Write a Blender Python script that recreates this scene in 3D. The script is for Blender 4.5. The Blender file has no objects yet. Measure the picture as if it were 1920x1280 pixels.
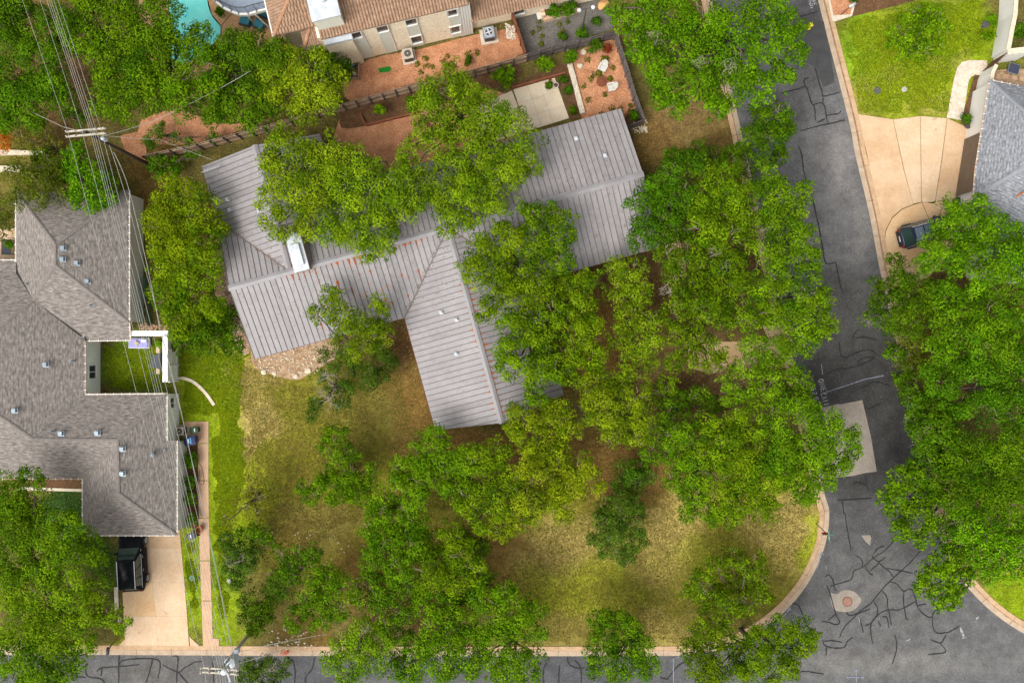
import bpy, bmesh, math, random
import numpy as np
from mathutils import Vector, Matrix

random.seed(7)
RNG = np.random.default_rng(11)
scene = bpy.context.scene
COL = scene.collection
R = math.radians

# ------------------------------------------------------------------ camera, sky, sun, exposure
H = 68.0            # height of the drone above the street, metres
PPM = 22.0          # photograph pixels per metre on the ground
cam_data = bpy.data.cameras.new("camera")
cam_data.sensor_fit = 'HORIZONTAL'
cam_data.angle_x = 2 * math.atan(1920 / PPM / 2 / H)
cam_data.clip_end = 2000
cam = bpy.data.objects.new("camera", cam_data)
cam.location = (0, 0, H)
COL.objects.link(cam)
scene.camera = cam

SUN_EL, SUN_AZ = R(55), R(222)      # azimuth clockwise from the top of the picture: light from the lower left
world = bpy.data.worlds.new("World")
scene.world = world
world.use_nodes = True
wn = world.node_tree
wn.nodes.clear()
w_out = wn.nodes.new('ShaderNodeOutputWorld')
w_bg = wn.nodes.new('ShaderNodeBackground')
w_sky = wn.nodes.new('ShaderNodeTexSky')
w_sky.sky_type = 'NISHITA'
w_sky.sun_disc = False
w_sky.sun_elevation = SUN_EL
w_sky.sun_rotation = SUN_AZ
w_sky.air_density = 1.0
w_sky.dust_density = 4.0
w_hs = wn.nodes.new('ShaderNodeHueSaturation')     # cloud cover: the sky light is nearly grey
w_hs.inputs['Saturation'].default_value = 0.12
wn.links.new(w_sky.outputs[0], w_hs.inputs['Color'])
wn.links.new(w_hs.outputs[0], w_bg.inputs[0])
w_bg.inputs[1].default_value = 0.15
wn.links.new(w_bg.outputs[0], w_out.inputs[0])

sun_data = bpy.data.lights.new("sun", 'SUN')
sun_data.energy = 1.5
sun_data.angle = R(38)
sun_data.color = (1.0, 0.95, 0.86)
sun = bpy.data.objects.new("sun", sun_data)
sdir = Vector((math.sin(SUN_AZ) * math.cos(SUN_EL), math.cos(SUN_AZ) * math.cos(SUN_EL), math.sin(SUN_EL)))
sun.rotation_euler = sdir.to_track_quat('Z', 'Y').to_euler()
sun.location = sdir * 120
COL.objects.link(sun)

vs = scene.view_settings
vs.view_transform = 'Standard'
vs.look = 'None'
vs.gamma = 1.0
vs.use_curve_mapping = False
vs.exposure = 0.66


def P(px, py, z=0.0):
    """point of the place at height z that the photograph shows at pixel (px, py)"""
    k = (H - z) / H / PPM
    return Vector(((px - 960) * k, (640 - py) * k, z))


def P2(px, py):
    p = P(px, py)
    return (p.x, p.y)


# ------------------------------------------------------------------ materials
def _nodes(name):
    m = bpy.data.materials.new(name)
    m.use_nodes = True
    nt = m.node_tree
    nt.nodes.clear()
    out = nt.nodes.new('ShaderNodeOutputMaterial')
    bs = nt.nodes.new('ShaderNodeBsdfPrincipled')
    nt.links.new(bs.outputs[0], out.inputs[0])
    return m, nt, bs, out


def _noise(nt, scale, detail=4, rough=0.6, vec=None, stretch=None):
    n = nt.nodes.new('ShaderNodeTexNoise')
    n.inputs['Scale'].default_value = scale
    n.inputs['Detail'].default_value = detail
    n.inputs['Roughness'].default_value = rough
    if vec is None:
        tc = nt.nodes.new('ShaderNodeTexCoord')
        vec = tc.outputs['Object']
    if stretch:
        mp = nt.nodes.new('ShaderNodeMapping')
        mp.inputs['Scale'].default_value = stretch
        nt.links.new(vec, mp.inputs[0])
        vec = mp.outputs[0]
    nt.links.new(vec, n.inputs['Vector'])
    return n


def _ramp(nt, fac, stops):
    r = nt.nodes.new('ShaderNodeValToRGB')
    el = r.color_ramp.elements
    while len(el) < len(stops):
        el.new(0.5)
    for e, (p, c) in zip(el, stops):
        e.position = p
        e.color = (*c, 1)
    nt.links.new(fac, r.inputs[0])
    return r


def _mix(nt, a, b, fac, mode='MIX'):
    m = nt.nodes.new('ShaderNodeMix')
    m.data_type = 'RGBA'
    m.blend_type = mode
    for sock, val in ((m.inputs[6], a), (m.inputs[7], b), (m.inputs[0], fac)):
        if isinstance(val, (int, float)):
            sock.default_value = val
        elif isinstance(val, tuple):
            sock.default_value = (*val, 1)
        else:
            nt.links.new(val, sock)
    return m.outputs[2]


def _bump(nt, bs, height, strength, dist=0.02):
    b = nt.nodes.new('ShaderNodeBump')
    b.inputs['Strength'].default_value = strength
    b.inputs['Distance'].default_value = dist
    nt.links.new(height, b.inputs['Height'])
    nt.links.new(b.outputs[0], bs.inputs['Normal'])


def M(name, c1, c2=None, scale=3.0, rough=0.85, bump=0.0, metal=0.0, spec=0.3, fine=None, fine_amt=0.25,
      stretch=None, lo=0.35, hi=0.65, coat=0.0, spots=None):
    m, nt, bs, out = _nodes(name)
    bs.inputs['Roughness'].default_value = rough
    bs.inputs['Metallic'].default_value = metal
    bs.inputs['Specular IOR Level'].default_value = spec
    if coat:
        bs.inputs['Coat Weight'].default_value = coat
        bs.inputs['Coat Roughness'].default_value = 0.05
    if c2 is None:
        c2 = tuple(c * 0.8 for c in c1)
    n = _noise(nt, scale, 6, 0.65, stretch=stretch)
    col = _ramp(nt, n.outputs[0], [(lo, c1), (hi, c2)]).outputs[0]
    h = n.outputs[0]
    if fine:
        f = _noise(nt, fine, 3, 0.7)
        g = _ramp(nt, f.outputs[0], [(0.3, (1 - fine_amt,) * 3), (0.7, (1 + fine_amt,) * 3)]).outputs[0]
        col = _mix(nt, col, g, 1.0, 'MULTIPLY')
        h = f.outputs[0]
    if spots:
        sc, frac, c = spots
        v = _noise(nt, sc, 2, 0.5)
        s = _ramp(nt, v.outputs[0], [(frac, (0, 0, 0)), (frac + 0.03, (1, 1, 1))]).outputs[0]
        col = _mix(nt, col, c, s)
    nt.links.new(col, bs.inputs['Base Color'])
    if bump:
        _bump(nt, bs, h, bump)
    return m


def M_attr(name, fine=30.0, amt=0.35, rough=0.95, bump=0.4, speck=None, mid=2.2, mid_amt=0.2):
    """colour painted on the mesh as the stuff changes from place to place, broken up by noise"""
    m, nt, bs, out = _nodes(name)
    bs.inputs['Roughness'].default_value = rough
    bs.inputs['Specular IOR Level'].default_value = 0.08
    a = nt.nodes.new('ShaderNodeAttribute')
    a.attribute_name = 'Col'
    f = _noise(nt, fine, 4, 0.75)
    g = _ramp(nt, f.outputs[0], [(0.3, (1 - amt,) * 3), (0.7, (1 + amt,) * 3)]).outputs[0]
    col = _mix(nt, a.outputs['Color'], g, 1.0, 'MULTIPLY')
    f2 = _noise(nt, mid, 5, 0.7)
    g2 = _ramp(nt, f2.outputs[0], [(0.35, (1 - mid_amt,) * 3), (0.65, (1 + mid_amt,) * 3)]).outputs[0]
    col = _mix(nt, col, g2, 1.0, 'MULTIPLY')
    if speck:
        for sc, frac, c in speck:
            v = _noise(nt, sc, 2, 0.5)
            s = _ramp(nt, v.outputs[0], [(frac, (0, 0, 0)), (frac + 0.05, (1, 1, 1))]).outputs[0]
            col = _mix(nt, col, c, s)
    nt.links.new(col, bs.inputs['Base Color'])
    if bump:
        _bump(nt, bs, f.outputs[0], bump, 0.05)
    return m


def M_leaf(name, trans=0.34, rough=0.65):
    m, nt, bs, out = _nodes(name)
    a = nt.nodes.new('ShaderNodeAttribute')
    a.attribute_name = 'Col'
    bs.inputs['Roughness'].default_value = rough
    bs.inputs['Specular IOR Level'].default_value = 0.04
    nt.links.new(a.outputs['Color'], bs.inputs['Base Color'])
    t = nt.nodes.new('ShaderNodeBsdfTranslucent')
    tcol = _mix(nt, a.outputs['Color'], (1.25, 1.15, 0.45), 1.0, 'MULTIPLY')
    nt.links.new(tcol, t.inputs[0])
    mx = nt.nodes.new('ShaderNodeMixShader')
    mx.inputs[0].default_value = trans
    nt.links.new(bs.outputs[0], mx.inputs[1])
    nt.links.new(t.outputs[0], mx.inputs[2])
    nt.links.new(mx.outputs[0], out.inputs[0])
    return m


def M_shingle(name, ca, cb, cc, bw=0.36, row=0.15, gap=0.0):
    m, nt, bs, out = _nodes(name)
    bs.inputs['Roughness'].default_value = 0.92
    bs.inputs['Specular IOR Level'].default_value = 0.2
    uv = nt.nodes.new('ShaderNodeUVMap')
    b = nt.nodes.new('ShaderNodeTexBrick')
    b.offset = 0.37
    b.offset_frequency = 3
    b.inputs['Scale'].default_value = 1.0
    b.inputs['Brick Width'].default_value = bw
    b.inputs['Row Height'].default_value = row
    b.inputs['Mortar Size'].default_value = 0.012 + gap
    b.inputs['Mortar Smooth'].default_value = 0.3
    b.inputs['Color1'].default_value = (*ca, 1)
    b.inputs['Color2'].default_value = (*cb, 1)
    b.inputs['Mortar'].default_value = (*[c * 0.55 for c in cc], 1)
    nt.links.new(uv.outputs[0], b.inputs['Vector'])
    n = _noise(nt, 2.2, 4, 0.7, vec=uv.outputs[0], stretch=(0.8, 2.4, 1))
    g = _ramp(nt, n.outputs[0], [(0.36, cc), (0.64, tuple(min(1, c * 1.5) for c in ca))]).outputs[0]
    col = _mix(nt, b.outputs['Color'], g, 0.4)
    f = _noise(nt, 4.2, 2, 0.6, vec=uv.outputs[0], stretch=(0.55, 1.5, 1))
    g2 = _ramp(nt, f.outputs[0], [(0.36, (0.72,) * 3), (0.64, (1.28,) * 3)]).outputs[0]
    col = _mix(nt, col, g2, 1.0, 'MULTIPLY')
    nt.links.new(col, bs.inputs['Base Color'])
    _bump(nt, bs, b.outputs['Fac'], 0.35, -0.02)
    return m


def M_glass(name, c=(0.02, 0.03, 0.035), rough=0.06):
    m, nt, bs, out = _nodes(name)
    n = _noise(nt, 0.8, 2)
    col = _ramp(nt, n.outputs[0], [(0.3, c), (0.7, tuple(x * 1.5 for x in c))]).outputs[0]
    nt.links.new(col, bs.inputs['Base Color'])
    bs.inputs['Roughness'].default_value = rough
    bs.inputs['Specular IOR Level'].default_value = 0.7
    return m


MAT = {}
MAT['ground'] = M_attr('ground_cover', 6.0, 0.50, bump=0.7, mid=1.6, mid_amt=0.30,
                       speck=[(4.5, 0.66, (0.085, 0.06, 0.016)), (7.5, 0.66, (0.40, 0.28, 0.10)), (12.0, 0.68, (0.44, 0.33, 0.15))])
MAT['asphalt'] = M_attr('asphalt', 7.0, 0.30, rough=0.95, bump=0.35, mid=0.8, mid_amt=0.22,
                        speck=[(9.0, 0.70, (0.30, 0.27, 0.22))])
MAT['tar'] = M('crack_tar', (0.020, 0.020, 0.023), (0.030, 0.030, 0.033), 6, 0.7, spec=0.15)
MAT['gutter_pan'] = M('gutter_concrete', (0.47, 0.36, 0.26), (0.36, 0.27, 0.19), 1.4, 0.92, 0.25, fine=14, fine_amt=0.2)
MAT['kerb_dirt'] = M('kerb_face_dirt', (0.20, 0.11, 0.06), (0.34, 0.22, 0.14), 2.0, 0.95)
MAT['patch_light'] = M('asphalt_patch_pale', (0.27, 0.235, 0.195), (0.22, 0.19, 0.16), 2.0, 0.95, 0.3, fine=22, fine_amt=0.3)
MAT['patch_dark'] = M('asphalt_patch_dark', (0.045, 0.045, 0.047), (0.06, 0.06, 0.06), 1.2, 0.9, 0.3, fine=18, fine_amt=0.25)
MAT['paint_white'] = M('spray_paint_white', (0.44, 0.45, 0.47), (0.16, 0.16, 0.17), 5, 0.9)
MAT['paint_blue'] = M('spray_paint_pale_blue', (0.32, 0.35, 0.44), (0.13, 0.14, 0.17), 5, 0.9)
MAT['paint_red'] = M('spray_paint_red', (0.6, 0.06, 0.02), (0.45, 0.05, 0.02), 6, 0.8)
MAT['concrete'] = M('kerb_concrete', (0.52, 0.355, 0.215), (0.40, 0.26, 0.15), 1.6, 0.92, 0.25, fine=14, fine_amt=0.18)
MAT['drive'] = M('drive_concrete_tan', (0.60, 0.42, 0.27), (0.50, 0.325, 0.185), 0.45, 0.9, 0.15, fine=4, fine_amt=0.08, spots=(0.9, 0.69, (0.44, 0.29, 0.17)))
MAT['drive2'] = M('drive_concrete_pale', (0.63, 0.465, 0.315), (0.55, 0.38, 0.235), 0.6, 0.9, 0.15, fine=4, fine_amt=0.09, spots=(1.4, 0.70, (0.47, 0.33, 0.21)))
MAT['drive3'] = M('drive_concrete_orange', (0.56, 0.35, 0.175), (0.62, 0.44, 0.27), 0.5, 0.9, 0.15, fine=9, fine_amt=0.14)
MAT['path'] = M('path_concrete_pink', (0.56, 0.37, 0.235), (0.48, 0.30, 0.19), 0.8, 0.9, 0.15, fine=10, fine_amt=0.15)
MAT['pebble_path'] = M('pale_pebble_concrete', (0.66, 0.57, 0.47), (0.52, 0.42, 0.32), 2.2, 0.95, 0.4, fine=12, fine_amt=0.3)
MAT['limestone'] = M('limestone_slab', (0.72, 0.61, 0.46), (0.65, 0.53, 0.38), 1.0, 0.85, 0.1, fine=8, fine_amt=0.1)
MAT['gravel_orange'] = M('orange_gravel', (0.52, 0.25, 0.13), (0.36, 0.155, 0.075), 1.2, 0.95, 0.6, fine=11, fine_amt=0.5, spots=(9, 0.66, (0.62, 0.42, 0.3)))
MAT['gravel_grey'] = M('grey_gravel', (0.105, 0.098, 0.09), (0.15, 0.135, 0.115), 1.4, 0.95, 0.6, fine=12, fine_amt=0.5, spots=(10, 0.68, (0.42, 0.37, 0.3)))
MAT['gravel_tan'] = M('tan_gravel', (0.42, 0.29, 0.18), (0.25, 0.15, 0.08), 1.5, 0.95, 0.6, fine=9, fine_amt=0.5, spots=(7, 0.64, (0.66, 0.56, 0.44)))
MAT['mulch'] = M('dark_mulch', (0.15, 0.075, 0.035), (0.085, 0.045, 0.02), 2.0, 0.97, 0.7, fine=11, fine_amt=0.5, spots=(9, 0.7, (0.35, 0.22, 0.11)))
MAT['deck_stone'] = M('pool_deck_stone', (0.52, 0.31, 0.16), (0.42, 0.23, 0.11), 1.0, 0.85, 0.3, fine=5, fine_amt=0.2)
MAT['water'] = M('pool_water', (0.13, 0.72, 0.68), (0.22, 0.80, 0.74), 0.8, 0.08, 0.05, spec=0.5)
MAT['white_pebble'] = M('white_pebbles', (0.72, 0.66, 0.56), (0.42, 0.37, 0.3), 9, 0.9, 0.8, lo=0.42, hi=0.58)
MAT['white_rock'] = M('white_limestone_rock', (0.66, 0.58, 0.45), (0.50, 0.42, 0.31), 4, 0.9, 0.4)
MAT['orange_rock'] = M('orange_sandstone', (0.66, 0.38, 0.15), (0.55, 0.28, 0.10), 3, 0.9, 0.3)
MAT['metal_roof'] = M('grey_metal_panel', (0.285, 0.268, 0.272), (0.235, 0.22, 0.224), 0.35, 0.55, 0.0, spec=0.3, fine=2.2, fine_amt=0.09, spots=(3.1, 0.72, (0.17, 0.12, 0.09)))
MAT['metal_roof2'] = M('grey_metal_panel_weathered', (0.262, 0.246, 0.249), (0.215, 0.202, 0.204), 0.4, 0.55, 0.0, spec=0.3, fine=2.2, fine_amt=0.12, spots=(2.7, 0.70, (0.17, 0.11, 0.08)))
MAT['seam'] = M('roof_seam', (0.125, 0.11, 0.108), (0.155, 0.125, 0.115), 2.0, 0.7)
MAT['ridge'] = M('roof_ridge_cap', (0.265, 0.255, 0.262), (0.215, 0.205, 0.212), 1.0, 0.5, spec=0.4)
MAT['rust'] = M('rust', (0.46, 0.135, 0.035), (0.32, 0.08, 0.02), 7, 0.95)
MAT['rust_brown'] = M('rusted_steel', (0.20, 0.065, 0.03), (0.13, 0.045, 0.025), 7, 0.9, 0.2)
MAT['white_metal'] = M('white_metal', (0.55, 0.57, 0.60), (0.42, 0.45, 0.48), 1.4, 0.5, spec=0.3, fine=4, fine_amt=0.12)
MAT['grey_metal'] = M('galvanised_metal', (0.25, 0.30, 0.34), (0.18, 0.22, 0.25), 4.0, 0.4, metal=0.4)
MAT['dark_metal'] = M('dark_metal', (0.035, 0.036, 0.04), (0.055, 0.055, 0.06), 4.0, 0.5)
MAT['brick'] = M('chimney_brick', (0.30, 0.17, 0.11), (0.42, 0.33, 0.26), 6, 0.95, 0.5)
MAT['wall_grey'] = M('painted_wall_pale', (0.78, 0.775, 0.73), (0.72, 0.715, 0.67), 0.7, 0.85, fine=4, fine_amt=0.05)
MAT['wall_white'] = M('painted_wall_white', (0.72, 0.70, 0.66), (0.66, 0.64, 0.60), 0.7, 0.85)
MAT['white_paint'] = M('white_paint', (0.80, 0.79, 0.78), (0.72, 0.71, 0.70), 1.5, 0.6)
MAT['wall_dark'] = M('house_wall_brown', (0.17, 0.09, 0.055), (0.13, 0.07, 0.04), 2, 0.9)
MAT['wall_cream'] = M('cream_stone_wall', (0.86, 0.74, 0.56), (0.78, 0.65, 0.47), 1.2, 0.92, 0.4, fine=5, fine_amt=0.16, spots=(4.2, 0.68, (0.62, 0.47, 0.31)))
MAT['wall_panel'] = M('sage_wall_panel', (0.64, 0.63, 0.54), (0.59, 0.58, 0.49), 1, 0.8, stretch=(6, 6, 1))
MAT['glass'] = M_glass('window_glass')
MAT['frame'] = M('window_frame', (0.74, 0.73, 0.68), (0.68, 0.67, 0.62), 3, 0.6)
MAT['garage'] = M('garage_door_taupe', (0.13, 0.095, 0.065), (0.16, 0.12, 0.085), 1, 0.7)
MAT['gutter'] = M('gutter_cream', (0.66, 0.60, 0.52), (0.56, 0.48, 0.40), 2, 0.6)
MAT['gutter_rust'] = M('gutter_brown', (0.36, 0.20, 0.12), (0.52, 0.40, 0.30), 3, 0.7)
MAT['shingle'] = M_shingle('grey_brown_shingle', (0.225, 0.20, 0.18), (0.135, 0.118, 0.108), (0.15, 0.13, 0.118), 0.36, 0.18)
MAT['shingle_cap'] = M('shingle_ridge_cap', (0.22, 0.195, 0.175), (0.15, 0.13, 0.12), 5, 0.92, 0.3)
MAT['shingle_blue'] = M_shingle('blue_grey_shingle', (0.235, 0.245, 0.265), (0.165, 0.172, 0.188), (0.17, 0.175, 0.19), 0.34, 0.22, 0.012)
MAT['shingle_blue_cap'] = M('blue_shingle_cap', (0.25, 0.26, 0.28), (0.20, 0.21, 0.23), 5, 0.92, 0.3)
MAT['tile'] = M('clay_tile', (0.36, 0.235, 0.155), (0.225, 0.135, 0.088), 1.8, 0.9, 0.2, fine=4, fine_amt=0.22, lo=0.3, hi=0.7)
MAT['tile_cap'] = M('clay_hip_tile', (0.42, 0.235, 0.14), (0.30, 0.155, 0.09), 2.5, 0.9, 0.2)
MAT['deck_blue'] = M('blue_grey_deck', (0.25, 0.30, 0.38), (0.20, 0.24, 0.31), 2.0, 0.7, fine=5, fine_amt=0.1)
MAT['fence'] = M('weathered_cedar', (0.40, 0.28, 0.19), (0.27, 0.18, 0.12), 1.5, 0.92, 0.3, fine=8, fine_amt=0.25)
MAT['fence_dark'] = M('dark_weathered_cedar', (0.15, 0.125, 0.115), (0.10, 0.082, 0.078), 1.5, 0.92, 0.3, fine=8, fine_amt=0.25)
MAT['fence_red'] = M('red_cedar', (0.25, 0.09, 0.045), (0.18, 0.06, 0.03), 2, 0.9)
MAT['pole'] = M('creosote_pole', (0.045, 0.028, 0.018), (0.075, 0.048, 0.03), 2, 0.9, 0.2, stretch=(4, 4, 0.3))
MAT['pole_grey'] = M('weathered_pole', (0.42, 0.41, 0.37), (0.30, 0.29, 0.26), 3, 0.9)
MAT['crossarm'] = M('crossarm_timber', (0.50, 0.47, 0.38), (0.38, 0.35, 0.28), 5, 0.9)
MAT['wire'] = M('wire', (0.40, 0.39, 0.34), (0.32, 0.31, 0.28), 1.0, 0.5)
MAT['porcelain'] = M('insulator', (0.55, 0.5, 0.47), (0.45, 0.38, 0.35), 4, 0.3)
MAT['transformer'] = M('transformer_grey', (0.47, 0.52, 0.57), (0.40, 0.45, 0.50), 3, 0.5)
MAT['litter'] = M('fallen_leaf_brown', (0.22, 0.12, 0.045), (0.13, 0.07, 0.03), 9, 0.95)
MAT['bark'] = M('oak_bark', (0.12, 0.09, 0.07), (0.07, 0.05, 0.038), 4, 0.95, 0.5)
MAT['twig'] = M('grey_twigs', (0.27, 0.23, 0.16), (0.17, 0.14, 0.09), 4, 0.95)
MAT['dead_twig'] = M('lichen_grey_dead_wood', (0.36, 0.32, 0.25), (0.25, 0.22, 0.165), 4, 0.95)
MAT['leaf'] = M_leaf('leaves')
MAT['needle'] = M_leaf('cedar_foliage', 0.2, 0.7)
MAT['grass'] = M_leaf('grass_blades', 0.25, 0.8)
MAT['car_black'] = M('car_paint_black', (0.006, 0.007, 0.009), (0.010, 0.011, 0.013), 1, 0.12, spec=0.03, coat=0.03)
MAT['car_blue'] = M('car_paint_dark_blue', (0.018, 0.026, 0.045), (0.024, 0.033, 0.055), 1, 0.2, spec=0.25, coat=0.3)
MAT['car_glass'] = M_glass('car_glass', (0.022, 0.042, 0.036), 0.04)
MAT['car_glass_pale'] = M_glass('car_roof_glass', (0.10, 0.125, 0.17), 0.08)
MAT['tyre'] = M('tyre_rubber', (0.018, 0.017, 0.016), (0.026, 0.025, 0.024), 6, 0.9)
MAT['rim'] = M('alloy_rim', (0.45, 0.45, 0.45), (0.34, 0.34, 0.34), 4, 0.35, metal=0.8)
MAT['chrome'] = M('chrome_trim', (0.72, 0.74, 0.78), (0.62, 0.64, 0.68), 3, 0.25, metal=0.7)
MAT['car_plastic'] = M('car_black_plastic', (0.022, 0.022, 0.024), (0.03, 0.03, 0.032), 4, 0.7)
MAT['lamp_red'] = M('tail_lamp_red', (0.30, 0.012, 0.01), (0.22, 0.01, 0.008), 3, 0.2, spec=0.6)
MAT['lamp_clear'] = M('headlamp', (0.65, 0.66, 0.68), (0.55, 0.56, 0.6), 3, 0.12, spec=0.7)
MAT['bin_blue'] = M('bin_blue_plastic', (0.012, 0.028, 0.10), (0.016, 0.036, 0.12), 3, 0.5)
MAT['bin_green'] = M('bin_green_plastic', (0.012, 0.045, 0.014), (0.016, 0.06, 0.02), 3, 0.5)
MAT['bin_grey'] = M('bin_grey_plastic', (0.05, 0.055, 0.065), (0.065, 0.07, 0.08), 3, 0.5)
MAT['label_white'] = M('white_print', (0.75, 0.78, 0.8), (0.65, 0.68, 0.7), 3, 0.6)
MAT['label_cyan'] = M('sky_blue_print', (0.12, 0.38, 0.72), (0.10, 0.33, 0.62), 3, 0.6)
MAT['terracotta'] = M('terracotta', (0.42, 0.12, 0.03), (0.36, 0.10, 0.025), 3, 0.8)
MAT['teal'] = M('teal_cushion', (0.045, 0.20, 0.26), (0.035, 0.16, 0.21), 4, 0.9, stretch=(1, 5, 1))
MAT['purple'] = M('lilac_cover', (0.36, 0.35, 0.66), (0.30, 0.29, 0.58), 2, 0.9)
MAT['tan_cloth'] = M('tan_cloth', (0.55, 0.45, 0.30), (0.48, 0.39, 0.25), 4, 0.9)
MAT['slate'] = M('slate_panel', (0.06, 0.068, 0.078), (0.08, 0.088, 0.098), 2, 0.7)
MAT['solar'] = M('solar_panel', (0.03, 0.035, 0.06), (0.045, 0.05, 0.08), 3, 0.2, spec=0.6)
MAT['white_plastic'] = M('white_chair_paint', (0.62, 0.60, 0.55), (0.54, 0.52, 0.47), 3, 0.6)
MAT['sign_red'] = M('stop_sign_red', (0.60, 0.03, 0.02), (0.52, 0.025, 0.02), 3, 0.5)
MAT['sign_green'] = M('street_sign_green', (0.02, 0.33, 0.20), (0.02, 0.28, 0.17), 3, 0.5)
MAT['yellow'] = M('yellow_paint', (0.72, 0.62, 0.03), (0.62, 0.52, 0.03), 3, 0.6)
MAT['lid_green'] = M('utility_lid_green', (0.12, 0.22, 0.13), (0.10, 0.18, 0.11), 4, 0.7)
MAT['lid_white'] = M('utility_lid_white', (0.46, 0.46, 0.42), (0.38, 0.38, 0.34), 4, 0.8)
MAT['lid_dark'] = M('cast_iron_lid', (0.07, 0.068, 0.072), (0.10, 0.095, 0.1), 5, 0.7, 0.3)
MAT['manhole'] = M('rusty_manhole', (0.23, 0.125, 0.09), (0.30, 0.17, 0.13), 8, 0.9, 0.6)
MAT['artificial_turf'] = M('bright_green_mat', (0.015, 0.20, 0.02), (0.012, 0.15, 0.015), 6, 0.95, 0.5)
MAT['ac_beige'] = M('condenser_beige', (0.50, 0.44, 0.36), (0.42, 0.37, 0.30), 4, 0.6)
MAT['ac_blue'] = M('condenser_grey', (0.28, 0.33, 0.38), (0.24, 0.28, 0.33), 4, 0.5)
MAT['ac_dark'] = M('condenser_grille', (0.06, 0.052, 0.046), (0.09, 0.075, 0.06), 8, 0.7)


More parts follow.
